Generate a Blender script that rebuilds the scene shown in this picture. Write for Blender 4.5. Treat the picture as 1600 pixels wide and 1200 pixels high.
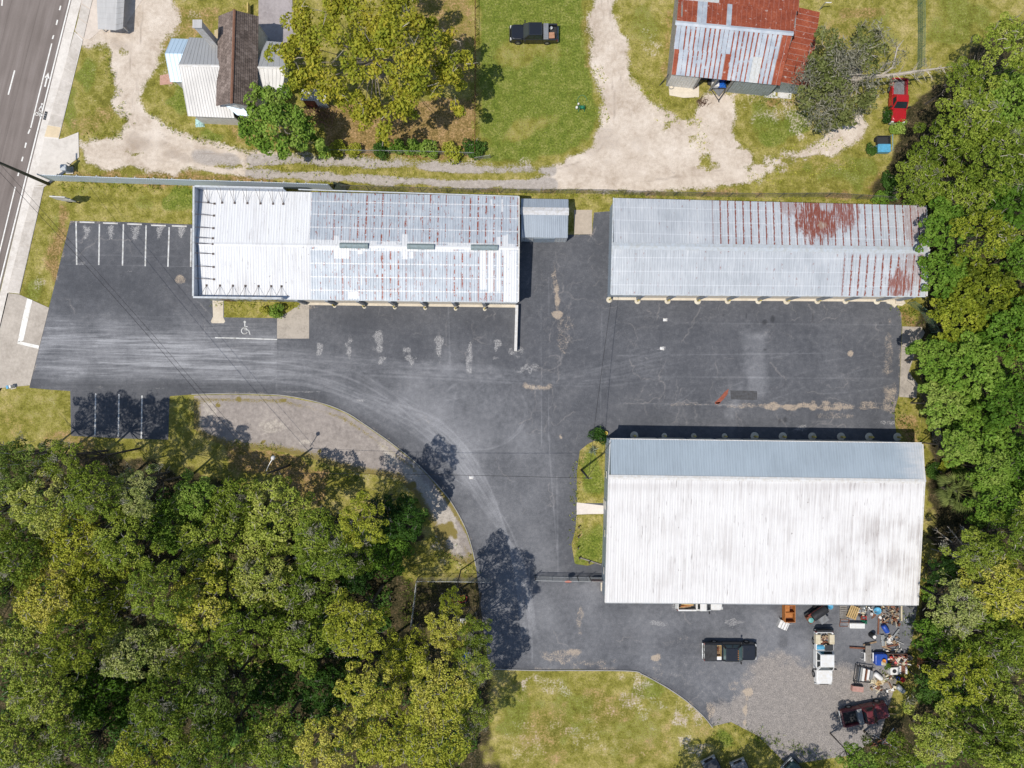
import bpy, math, random
import numpy as np
from mathutils import Vector, Matrix

rnd = random.Random(7)
nrs = np.random.RandomState(11)
for o in list(bpy.data.objects):
    bpy.data.objects.remove(o)
scene = bpy.context.scene
COL = scene.collection
H = 80.0            # drone height above the yard, metres
K = 0.075           # metres on the ground per unit of the site plan (1600 x 1200 units)

# ---------------------------------------------------------------- camera, sky, sun, exposure
cam = bpy.data.cameras.new('camera')
cam.sensor_width = 36.0
cam.lens = 24.0
cam.clip_start = 0.5
cam.clip_end = 3000.0
cam_o = bpy.data.objects.new('camera', cam)
cam_o.location = (0, 0, H)
COL.objects.link(cam_o)
scene.camera = cam_o

SUN_EL = math.radians(65.0)
SH = Vector((0.80, 0.60))                      # way the shadows fall
world = bpy.data.worlds.new('World')
scene.world = world
world.use_nodes = True
wt = world.node_tree
wt.nodes.clear()
sky = wt.nodes.new('ShaderNodeTexSky')
sky.sky_type = 'NISHITA'
sky.sun_disc = False
sky.sun_elevation = SUN_EL
sky.sun_rotation = math.atan2(-SH.x, -SH.y)
sky.air_density = 1.0
sky.dust_density = 0.6
sky.ozone_density = 1.0
wb = wt.nodes.new('ShaderNodeBackground')
wb.inputs[1].default_value = 0.125
wo = wt.nodes.new('ShaderNodeOutputWorld')
wt.links.new(sky.outputs[0], wb.inputs[0])
wt.links.new(wb.outputs[0], wo.inputs[0])

sun = bpy.data.lights.new('sun', 'SUN')
sun.energy = 4.15
sun.angle = math.radians(0.55)
sun.color = (1.0, 0.955, 0.89)
sun_o = bpy.data.objects.new('sun', sun)
sd = Vector((SH.x * math.cos(SUN_EL), SH.y * math.cos(SUN_EL), -math.sin(SUN_EL)))
sun_o.rotation_euler = sd.to_track_quat('-Z', 'Y').to_euler()
sun_o.location = (-40, -30, 90)
COL.objects.link(sun_o)

scene.view_settings.view_transform = 'Standard'
scene.view_settings.look = 'None'
scene.view_settings.exposure = 0.0
scene.view_settings.gamma = 1.0
scene.view_settings.use_curve_mapping = False
scene.render.engine = 'CYCLES'
scene.cycles.max_bounces = 6
scene.cycles.transparent_max_bounces = 8

# ---------------------------------------------------------------- helpers
def G(x, y, z=0.0):
    """site-plan position (as surveyed from above) of a point z metres up -> world point"""
    s = K * (H - z) / H
    return Vector(((x - 800.0) * s, (600.0 - y) * s, z))

def srgb(r, g, b):
    f = lambda c: ((c / 255.0) / 12.92) if c <= 10.3 else (((c / 255.0) + 0.055) / 1.055) ** 2.4
    return (f(r), f(g), f(b), 1.0)

class NT:
    """small helper to write node materials"""
    def __init__(s, name):
        s.mat = bpy.data.materials.new(name)
        s.mat.use_nodes = True
        s.t = s.mat.node_tree
        s.t.nodes.clear()
        s.out = s.t.nodes.new('ShaderNodeOutputMaterial')
    def put(s, sock, v):
        if isinstance(v, bpy.types.NodeSocket):
            s.t.links.new(v, sock)
        elif v is not None:
            try:
                sock.default_value = v
            except Exception:
                sock.default_value = (v, v, v)
    def node(s, typ, **kw):
        n = s.t.nodes.new(typ)
        for k, v in kw.items():
            setattr(n, k, v)
        return n
    def pos(s):
        return s.node('ShaderNodeNewGeometry').outputs['Position']
    def obj(s):
        return s.node('ShaderNodeTexCoord').outputs['Object']
    def attr(s, name):
        return s.node('ShaderNodeAttribute', attribute_name=name).outputs['Fac']
    def orand(s):
        return s.node('ShaderNodeObjectInfo').outputs['Random']
    def mapv(s, vec, scale=(1, 1, 1), loc=(0, 0, 0), rot=(0, 0, 0)):
        n = s.node('ShaderNodeMapping')
        s.put(n.inputs['Vector'], vec)
        n.inputs['Scale'].default_value = scale
        n.inputs['Location'].default_value = loc
        n.inputs['Rotation'].default_value = rot
        return n.outputs[0]
    def sep(s, vec):
        n = s.node('ShaderNodeSeparateXYZ')
        s.put(n.inputs[0], vec)
        return n.outputs
    def comb(s, x, y, z):
        n = s.node('ShaderNodeCombineXYZ')
        for i, v in enumerate((x, y, z)):
            s.put(n.inputs[i], v)
        return n.outputs[0]
    def noise(s, vec, scale=1.0, detail=3.0, rough=0.55, dist=0.0):
        n = s.node('ShaderNodeTexNoise')
        s.put(n.inputs['Vector'], vec)
        n.inputs['Scale'].default_value = scale
        n.inputs['Detail'].default_value = detail
        n.inputs['Roughness'].default_value = rough
        n.inputs['Distortion'].default_value = dist
        return n.outputs['Fac']
    def voro(s, vec, scale=1.0, out='Distance', feature='F1', rand=1.0):
        n = s.node('ShaderNodeTexVoronoi', feature=feature)
        s.put(n.inputs['Vector'], vec)
        n.inputs['Scale'].default_value = scale
        n.inputs['Randomness'].default_value = rand
        return n.outputs[out]
    def m(s, op, a, b=None, c=None):
        n = s.node('ShaderNodeMath', operation=op)
        s.put(n.inputs[0], a)
        if b is not None: s.put(n.inputs[1], b)
        if c is not None: s.put(n.inputs[2], c)
        return n.outputs[0]
    def sm(s, x, lo, hi, a=0.0, b=1.0):
        n = s.node('ShaderNodeMapRange', interpolation_type='SMOOTHSTEP')
        s.put(n.inputs['Value'], x)
        s.put(n.inputs['From Min'], lo); s.put(n.inputs['From Max'], hi)
        s.put(n.inputs['To Min'], a); s.put(n.inputs['To Max'], b)
        return n.outputs[0]
    def lin(s, x, lo, hi, a=0.0, b=1.0):
        n = s.node('ShaderNodeMapRange')
        s.put(n.inputs['Value'], x)
        s.put(n.inputs['From Min'], lo); s.put(n.inputs['From Max'], hi)
        s.put(n.inputs['To Min'], a); s.put(n.inputs['To Max'], b)
        return n.outputs[0]
    def mix(s, f, a, b, blend='MIX'):
        n = s.node('ShaderNodeMix', data_type='RGBA', blend_type=blend)
        s.put(n.inputs[0], f); s.put(n.inputs[6], a); s.put(n.inputs[7], b)
        return n.outputs[2]
    def ramp(s, f, stops):
        n = s.node('ShaderNodeValToRGB')
        s.put(n.inputs[0], f)
        e = n.color_ramp.elements
        while len(e) < len(stops):
            e.new(0.5)
        for i, (p, c) in enumerate(stops):
            e[i].position = p
            e[i].color = c
        return n.outputs[0]
    def scale(s, col, f):
        n = s.node('ShaderNodeMix', data_type='RGBA', blend_type='MULTIPLY')
        n.inputs[0].default_value = 1.0
        s.put(n.inputs[6], col)
        s.put(n.inputs[7], s.comb3(f))
        return n.outputs[2]
    def comb3(s, f):
        n = s.node('ShaderNodeCombineColor')
        for i in range(3):
            s.put(n.inputs[i], f)
        return n.outputs[0]
    def bump(s, h, strength=0.4, dist=0.05):
        n = s.node('ShaderNodeBump')
        n.inputs['Strength'].default_value = strength
        n.inputs['Distance'].default_value = dist
        s.put(n.inputs['Height'], h)
        return n.outputs[0]
    def done(s, col, rough=0.7, metal=0.0, spec=0.4, normal=None, coat=0.0, trans=0.0):
        b = s.node('ShaderNodeBsdfPrincipled')
        s.put(b.inputs['Base Color'], col)
        s.put(b.inputs['Roughness'], rough)
        s.put(b.inputs['Metallic'], metal)
        s.put(b.inputs['Specular IOR Level'], spec)
        b.inputs['Coat Weight'].default_value = coat
        b.inputs['Transmission Weight'].default_value = trans
        if normal is not None:
            s.put(b.inputs['Normal'], normal)
        s.t.links.new(b.outputs[0], s.out.inputs[0])
        return s.mat

_plain = {}
def paint(name, col, rough=0.5, metal=0.0, wear=0.25, spec=0.4, coat=0.0, scale=3.0):
    """simple worn paint / plastic / metal: colour with grime and slight tone variation"""
    if name in _plain:
        return _plain[name]
    t = NT(name)
    c = tuple(col) if len(col) == 4 else (*col, 1.0)
    p = t.obj()
    a = t.noise(p, scale, 4, 0.6)
    b = t.noise(p, scale * 7, 2, 0.6)
    f = t.sm(t.m('ADD', t.m('MULTIPLY', a, 0.7), t.m('MULTIPLY', b, 0.3)), 0.35, 0.72)
    d = tuple(v * (1 - wear) * (0.96, 0.9, 0.8)[i] if i < 3 else 1 for i, v in enumerate(c))
    col2 = t.mix(f, c, d)
    m = t.done(col2, t.lin(a, 0.3, 0.7, rough * 0.85, min(1, rough * 1.2)), metal, spec, t.bump(b, 0.12, 0.01), coat)
    _plain[name] = m
    return m

class MB:
    """collects simple solids, built as one mesh object"""
    def __init__(s):
        s.v = []; s.f = []; s.mi = []; s.M = None
    def add(s, vs, fs, mi=0):
        o = len(s.v)
        if s.M is not None:
            vs = [s.M @ Vector(p) for p in vs]
        s.v.extend([tuple(p) for p in vs])
        for f in fs:
            s.f.append(tuple(i + o for i in f)); s.mi.append(mi)
        return s
    def box(s, x0, y0, z0, x1, y1, z1, mi=0):
        v = [(x0, y0, z0), (x1, y0, z0), (x1, y1, z0), (x0, y1, z0), (x0, y0, z1), (x1, y0, z1), (x1, y1, z1), (x0, y1, z1)]
        return s.add(v, [(3, 2, 1, 0), (4, 5, 6, 7), (0, 1, 5, 4), (1, 2, 6, 5), (2, 3, 7, 6), (3, 0, 4, 7)], mi)
    def cbox(s, c, size, rz=0.0, mi=0, rx=0.0, ry=0.0):
        M0 = s.M
        T = Matrix.Translation(Vector(c)) @ Matrix.Rotation(rz, 4, 'Z') @ Matrix.Rotation(ry, 4, 'Y') @ Matrix.Rotation(rx, 4, 'X')
        s.M = T if M0 is None else M0 @ T
        a, b, d = size[0] / 2, size[1] / 2, size[2] / 2
        s.box(-a, -b, -d, a, b, d, mi)
        s.M = M0
        return s
    def poly(s, pts, mi=0):
        return s.add(pts, [tuple(range(len(pts)))], mi)
    def prism(s, pts, z0, z1, mi=0, mi_side=None):
        """pts: xy outline; vertical prism"""
        n = len(pts)
        ar = sum(pts[i][0] * pts[(i + 1) % n][1] - pts[(i + 1) % n][0] * pts[i][1] for i in range(n))
        if ar < 0:
            pts = list(pts)[::-1]
        v = [(p[0], p[1], z0) for p in pts] + [(p[0], p[1], z1) for p in pts]
        s.add(v, [tuple(range(n, 2 * n)), tuple(range(n - 1, -1, -1))], mi)
        s.add(v, [(i, (i + 1) % n, n + (i + 1) % n, n + i) for i in range(n)], mi if mi_side is None else mi_side)
        return s
    def loft(s, rings, mi=0, caps=True):
        n = len(rings[0])
        v = [p for r in rings for p in r]
        f = []
        for k in range(len(rings) - 1):
            for i in range(n):
                j = (i + 1) % n
                f.append((k * n + i, k * n + j, (k + 1) * n + j, (k + 1) * n + i))
        if caps:
            f.append(tuple(range(n - 1, -1, -1)))
            f.append(tuple((len(rings) - 1) * n + i for i in range(n)))
        return s.add(v, f, mi)
    def tube(s, pts, radii, n=6, mi=0, caps=True):
        pts = [Vector(p) for p in pts]
        if not hasattr(radii, '__len__'):
            radii = [radii] * len(pts)
        rings = []
        for i, p in enumerate(pts):
            d = (pts[min(i + 1, len(pts) - 1)] - pts[max(i - 1, 0)])
            if d.length < 1e-6: d = Vector((0, 0, 1))
            d.normalize()
            up = Vector((0, 0, 1)) if abs(d.z) < 0.9 else Vector((1, 0, 0))
            a = d.cross(up).normalized(); b = d.cross(a).normalized()
            rings.append([p + (a * math.cos(2 * math.pi * k / n) - b * math.sin(2 * math.pi * k / n)) * radii[i] for k in range(n)])
        return s.loft(rings, mi, caps)
    def lathe(s, prof, n=12, c=(0, 0, 0), mi=0, axis='z'):
        rings = []
        for r, z in prof:
            ring = []
            for k in range(n):
                a = 2 * math.pi * k / n
                x, y = r * math.cos(a), r * math.sin(a)
                if axis == 'z': q = (x, y, z)
                elif axis == 'y': q = (x, -z, y)
                else: q = (z, x, y)
                ring.append((q[0] + c[0], q[1] + c[1], q[2] + c[2]))
            rings.append(ring)
        return s.loft(rings, mi)
    def rbox(s, x0, y0, z0, x1, y1, z1, rc=0.1, rt=0.05, mi=0, inset_top=(0, 0, 0, 0), k=4):
        """box with rounded plan corners and a softened top; inset_top = x0,x1,y0,y1 insets at the top"""
        def ring(a0, b0, a1, b1, r, z):
            r = max(0.002, min(r, (a1 - a0) / 2.01, (b1 - b0) / 2.01))
            out = []
            for cx, cy, st in ((a1 - r, b1 - r, 0), (a0 + r, b1 - r, 90), (a0 + r, b0 + r, 180), (a1 - r, b0 + r, 270)):
                for q in range(k + 1):
                    an = math.radians(st + 90.0 * q / k)
                    out.append((cx + r * math.cos(an), cy + r * math.sin(an), z))
            return out
        i0, i1, j0, j1 = inset_top
        rings = [ring(x0, y0, x1, y1, rc, z0)]
        if rt > 0:
            zt = z1 - rt
            t = (zt - z0) / (z1 - z0)
            rings.append(ring(x0 + i0 * t, y0 + j0 * t, x1 - i1 * t, y1 - j1 * t, rc, zt))
            rings.append(ring(x0 + i0 + rt * .35, y0 + j0 + rt * .35, x1 - i1 - rt * .35, y1 - j1 - rt * .35, rc, z1 - rt * .3))
            rings.append(ring(x0 + i0 + rt, y0 + j0 + rt, x1 - i1 - rt, y1 - j1 - rt, max(rc - rt, .01), z1))
        else:
            rings.append(ring(x0 + i0, y0 + j0, x1 - i1, y1 - j1, rc, z1))
        return s.loft(rings, mi)
    def build(s, name, mats, parent=None, smooth=False, loc=None):
        """vertices are world points when the parent Empty is unrotated; they are re-based on its location"""
        me = bpy.data.meshes.new(name)
        off = Vector((0, 0, 0))
        if loc is not None: off = Vector(loc)
        me.from_pydata([(p[0] - off.x, p[1] - off.y, p[2] - off.z) for p in s.v], [], s.f)
        if not isinstance(mats, (list, tuple)): mats = [mats]
        for m_ in mats: me.materials.append(m_)
        me.polygons.foreach_set('material_index', s.mi)
        if smooth:
            me.polygons.foreach_set('use_smooth', [True] * len(me.polygons))
        me.update()
        o = bpy.data.objects.new(name, me)
        COL.objects.link(o)
        if parent is not None: o.parent = parent
        if loc is not None and parent is None: o.location = off
        return o

def thing(name, label, cat, loc=(0, 0, 0), rz=0.0, group=None):
    o = bpy.data.objects.new(name, None)
    o.empty_display_size = 0.5
    COL.objects.link(o)
    o.location = loc; o.rotation_euler = (0, 0, rz)
    o['label'] = label; o['category'] = cat
    if group: o['group'] = group
    return o

def tag(o, label, cat, group=None):
    o['label'] = label; o['category'] = cat
    if group: o['group'] = group
    return o

def struct(o, label=None):
    o['kind'] = 'structure'
    if label: o['label'] = label
    return o

def dup(root, loc, rz=0.0, label=None, group=None, scale=None):
    r = root.copy(); COL.objects.link(r)
    r.location = loc; r.rotation_euler = (0, 0, rz)
    if scale: r.scale = scale
    if label: r['label'] = label
    if group: r['group'] = group
    for ch in list(root.children):
        c = ch.copy(); COL.objects.link(c); c.parent = r
        for g in list(ch.children):
            d = g.copy(); COL.objects.link(d); d.parent = c
    return r

def copies(o, parent, mats4):
    """alike pieces sharing one mesh: o is the first, the others are copied"""
    out = []
    for i, M4 in enumerate(mats4):
        c = o if i == 0 else o.copy()
        if i: COL.objects.link(c)
        c.parent = parent
        c.matrix_basis = M4
        out.append(c)
    return out

# ---- plan painting: distance fields and soft noise on the plan ----
def sdist(poly, X, Y):
    P = np.asarray(poly, float); n = len(P)
    d = np.full(X.shape, 1e18); ins = np.zeros(X.shape, bool)
    for i in range(n):
        a = P[i]; b = P[(i + 1) % n]; e = b - a
        wx = X - a[0]; wy = Y - a[1]
        t = np.clip((wx * e[0] + wy * e[1]) / (e @ e + 1e-12), 0, 1)
        d = np.minimum(d, (wx - e[0] * t) ** 2 + (wy - e[1] * t) ** 2)
        c = ((a[1] <= Y) & (b[1] > Y)) | ((b[1] <= Y) & (a[1] > Y))
        with np.errstate(divide='ignore', invalid='ignore'):
            xi = a[0] + (Y - a[1]) * e[0] / (e[1] if e[1] != 0 else 1e-9)
        ins ^= c & (X < xi)
    d = np.sqrt(d)
    return np.where(ins, -d, d)

def pdist(line, X, Y):
    P = np.asarray(line, float)
    d = np.full(X.shape, 1e18)
    for i in range(len(P) - 1):
        a = P[i]; e = P[i + 1] - a
        wx = X - a[0]; wy = Y - a[1]
        t = np.clip((wx * e[0] + wy * e[1]) / (e @ e + 1e-12), 0, 1)
        d = np.minimum(d, (wx - e[0] * t) ** 2 + (wy - e[1] * t) ** 2)
    return np.sqrt(d)

def vnoise(X, Y, scale, seed):
    r = np.random.RandomState(seed)
    N = 256
    L = r.rand(N, N)
    u = X / scale + 1000; v = Y / scale + 1000
    i = np.floor(u).astype(int); j = np.floor(v).astype(int)
    fu = u - i; fv = v - j
    fu = fu * fu * (3 - 2 * fu); fv = fv * fv * (3 - 2 * fv)
    g = lambda a, b: L[a % N, b % N]
    return (g(i, j) * (1 - fu) + g(i + 1, j) * fu) * (1 - fv) + (g(i, j + 1) * (1 - fu) + g(i + 1, j + 1) * fu) * fv

def sstep(x, a, b):
    t = np.clip((x - a) / (b - a), 0, 1)
    return t * t * (3 - 2 * t)

def soft(poly, X, Y, s, amp=0.0, sc=25.0, seed=1):
    d = sdist(poly, X, Y)
    if amp: d = d + (vnoise(X, Y, sc, seed) - .5) * 2 * amp + (vnoise(X, Y, sc / 3, seed + 1) - .5) * amp
    return 1 - sstep(d, -s, s)

def blob(cx, cy, rx, ry, X, Y, rot=0.0, amp=0.35, sc=18, seed=3):
    c, s_ = math.cos(rot), math.sin(rot)
    u = ((X - cx) * c + (Y - cy) * s_) / rx; v = (-(X - cx) * s_ + (Y - cy) * c) / ry
    d = np.sqrt(u * u + v * v) + (vnoise(X, Y, sc, seed) - .5) * 2 * amp
    return 1 - sstep(d, 0.45, 1.15)

def np_mesh(name, V, F, mat, attrs=None, parent=None, tri=False):
    me = bpy.data.meshes.new(name)
    k = F.shape[1]
    me.vertices.add(len(V)); me.vertices.foreach_set('co', np.ascontiguousarray(V, np.float32).ravel())
    me.loops.add(len(F) * k); me.loops.foreach_set('vertex_index', np.ascontiguousarray(F, np.int32).ravel())
    me.polygons.add(len(F))
    me.polygons.foreach_set('loop_start', np.arange(0, len(F) * k, k, dtype=np.int32))
    me.update(calc_edges=True)
    me.validate()
    for nm, val in (attrs or {}).items():
        a = me.attributes.new(nm, 'FLOAT', 'POINT')
        a.data.foreach_set('value', np.ascontiguousarray(val, np.float32))
    for m_ in (mat if isinstance(mat, (list, tuple)) else [mat]):
        me.materials.append(m_)
    o = bpy.data.objects.new(name, me)
    COL.objects.link(o)
    if parent: o.parent = parent
    return o

def sheet(name, poly, z, res, mat, fields=None):
    """flat ground sheet inside a plan outline, gridded so that wear can be painted on it"""
    P = np.asarray(poly, float)
    st = res / K
    xs = np.arange(P[:, 0].min() - st, P[:, 0].max() + 2 * st, st)
    ys = np.arange(P[:, 1].min() - st, P[:, 1].max() + 2 * st, st)
    X, Y = np.meshgrid(xs, ys)
    cx = X[:-1, :-1] + st / 2; cy = Y[:-1, :-1] + st / 2
    inside = sdist(poly, cx, cy) < 0
    ny, nx = X.shape
    idx = np.arange(nx * ny).reshape(ny, nx)
    jj, ii = np.nonzero(inside)
    F = np.stack([idx[jj + 1, ii], idx[jj + 1, ii + 1], idx[jj, ii + 1], idx[jj, ii]], 1)
    cnt = np.bincount(F.ravel(), minlength=nx * ny)
    used = cnt > 0
    edge = used & (cnt < 4)
    Xf = X.ravel().copy(); Yf = Y.ravel().copy()
    e = np.nonzero(edge)[0]
    bx = Xf[e]; by = Yf[e]
    best = np.full(len(e), 1e18); qx = bx.copy(); qy = by.copy()
    for i in range(len(P)):
        a = P[i]; d = P[(i + 1) % len(P)] - a
        t = np.clip(((bx - a[0]) * d[0] + (by - a[1]) * d[1]) / (d @ d + 1e-12), 0, 1)
        px_ = a[0] + d[0] * t; py_ = a[1] + d[1] * t
        dd = (px_ - bx) ** 2 + (py_ - by) ** 2
        m_ = dd < best
        best[m_] = dd[m_]; qx[m_] = px_[m_]; qy[m_] = py_[m_]
    ok = best < (st * 1.6) ** 2
    Xf[e[ok]] = qx[ok]; Yf[e[ok]] = qy[ok]
    remap = -np.ones(nx * ny, int); remap[used] = np.arange(used.sum())
    F = remap[F]
    Xu = Xf[used]; Yu = Yf[used]
    V = np.stack([(Xu - 800) * K, (600 - Yu) * K, np.full(len(Xu), z)], 1)
    at = fields(Xu, Yu) if fields else None
    return np_mesh(name, V, F, mat, at)

def smooth_line(pts, n=8):
    """Catmull-Rom through plan points"""
    P = [np.array(p, float) for p in pts]
    P = [2 * P[0] - P[1]] + P + [2 * P[-1] - P[-2]]
    out = []
    for i in range(1, len(P) - 2):
        for k in range(n):
            t = k / n
            a, b, c, d = P[i - 1], P[i], P[i + 1], P[i + 2]
            out.append(tuple(.5 * (2 * b + (c - a) * t + (2 * a - 5 * b + 4 * c - d) * t * t + (3 * b - 3 * c + d - a) * t ** 3)))
    out.append(tuple(P[-2]))
    return out
# ================================================================ GROUND
def m_terrain():
    t = NT('grass_and_sand')
    p = t.pos()
    dirt = t.attr('dirt'); dry = t.attr('dry'); lush = t.attr('lush'); grav = t.attr('grav'); litter = t.attr('litter')
    n1 = t.noise(p, 0.16, 4, 0.6)
    n2 = t.noise(p, 0.9, 4, 0.65)
    n3 = t.noise(p, 4.5, 3, 0.7)
    n4 = t.noise(p, 13.0, 2, 0.7)
    base = t.ramp(t.m('ADD', t.m('MULTIPLY', n2, .6), t.m('MULTIPLY', n1, .4)),
                  [(.34, (.125, .118, .018, 1)), (.46, (.215, .198, .036, 1)), (.55, (.32, .275, .078, 1)), (.66, (.44, .355, .15, 1))])
    lushc = t.ramp(t.m('ADD', t.m('MULTIPLY', n2, .55), t.m('MULTIPLY', n3, .45)),
                   [(.34, (.080, .118, .014, 1)), (.5, (.150, .182, .026, 1)), (.64, (.245, .245, .06, 1))])
    dryc = t.ramp(t.m('ADD', t.m('MULTIPLY', n2, .5), t.m('MULTIPLY', n3, .5)),
                  [(.35, (.11, .085, .022, 1)), (.5, (.26, .175, .062, 1)), (.62, (.40, .255, .125, 1))])
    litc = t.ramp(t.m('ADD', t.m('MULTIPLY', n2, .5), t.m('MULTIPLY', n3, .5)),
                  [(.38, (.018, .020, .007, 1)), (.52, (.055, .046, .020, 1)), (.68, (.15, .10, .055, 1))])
    jit = t.m('MULTIPLY', t.m('SUBTRACT', t.m('ADD', t.m('MULTIPLY', n2, .45), t.m('MULTIPLY', n3, .55)), .5), 1.7)
    lf = t.sm(t.m('ADD', lush, jit), .3, .75)
    df = t.sm(t.m('ADD', dry, jit), .35, .8)
    tf = t.sm(t.m('ADD', litter, jit), .35, .8)
    c = t.mix(lf, base, lushc)
    c = t.mix(df, c, dryc)
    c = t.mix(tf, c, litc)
    # blade-scale light and dark, fallen leaves
    c = t.scale(c, t.lin(t.m('ADD', t.m('MULTIPLY', n3, .45), t.m('MULTIPLY', n4, .55)), .33, .67, .42, 1.62))
    spk = t.m('MULTIPLY', t.sm(t.noise(p, 7.0, 2, .6), .62, .68), t.sm(n2, .4, .6))
    c = t.mix(t.m('MULTIPLY', spk, .7), c, (.42, .34, .21, 1))
    # sand and gravel
    pd = t.mapv(p, (1, 1, 1))
    s1 = t.noise(pd, 0.35, 4, .6); s2 = t.noise(pd, 2.2, 4, .65)
    sand = t.ramp(t.m('ADD', t.m('MULTIPLY', s1, .6), t.m('MULTIPLY', s2, .4)),
                  [(.34, (.42, .335, .255, 1)), (.50, (.585, .495, .40, 1)), (.66, (.72, .63, .53, 1))])
    gv = t.ramp(t.m('ADD', t.m('MULTIPLY', s2, .6), t.m('MULTIPLY', n4, .4)),
                [(.35, (.31, .27, .235, 1)), (.55, (.44, .39, .345, 1)), (.7, (.55, .50, .45, 1))])
    sand = t.mix(t.sm(grav, .2, .8), sand, gv)
    sand = t.scale(sand, t.lin(n4, .3, .7, .86, 1.12))
    jit2 = t.m('MULTIPLY', t.m('SUBTRACT', t.m('ADD', t.m('MULTIPLY', n2, .35), t.m('MULTIPLY', n3, .65)), .5), 1.9)
    mud = t.attr('mud')
    sand = t.mix(t.m('MULTIPLY', t.sm(t.m('ADD', mud, t.m('MULTIPLY', t.m('SUBTRACT', s2, .5), 1.0)), .2, .9), .75), sand, (.27, .21, .165, 1))
    sf = t.sm(t.m('ADD', dirt, jit2), .36, .70)
    sf = t.m('MULTIPLY', sf, t.sm(dirt, .05, .2))
    c = t.mix(sf, c, sand)
    h = t.m('ADD', t.m('MULTIPLY', n3, t.m('SUBTRACT', 1.15, sf)), t.m('MULTIPLY', n4, .5))
    return t.done(c, .95, 0, .15, t.bump(h, .9, .12))
M_TERRAIN = m_terrain()

D_WEST = [(195,-60),(262,-60),(268,0),(280,25),(262,60),(245,95),(232,130),(222,150),(236,180),(262,202),(305,216),(360,230),(405,242),(520,247),(640,252.5),(760,260),(860,256),(940,250),(940,274),(860,276),(760,271),(640,264),(520,257),(405,257),(350,262),(270,268),(200,266),(130,262),(122,222),(150,212),(185,206),(198,192),(178,160),(172,110),(165,85),(150,72),(120,62),(118,-60)]
D_LOW = [(300,258),(400,264.5),(480,269),(600,275),(720,280),(830,275),(900,268),(1120,270),(1180,286),(1100,291),(980,298),(880,296),(800,296),(720,293),(640,290),(520,283),(400,277),(330,270)]
D_NS = [(916,-60),(964,-60),(968,40),(975,80),(985,115),(1000,150),(1025,172),(1055,190),(1080,176),(1092,152),(1112,136),(1146,148),(1148,178),(1140,205),(1158,228),(1185,238),(1215,241),(1270,226),(1312,202),(1345,180),(1356,198),(1326,228),(1266,256),(1205,272),(1170,284),(1100,290),(980,297),(880,292),(840,282),(850,266),(893,249),(925,228),(941,200),(940,160),(931,105),(922,60)]
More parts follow.
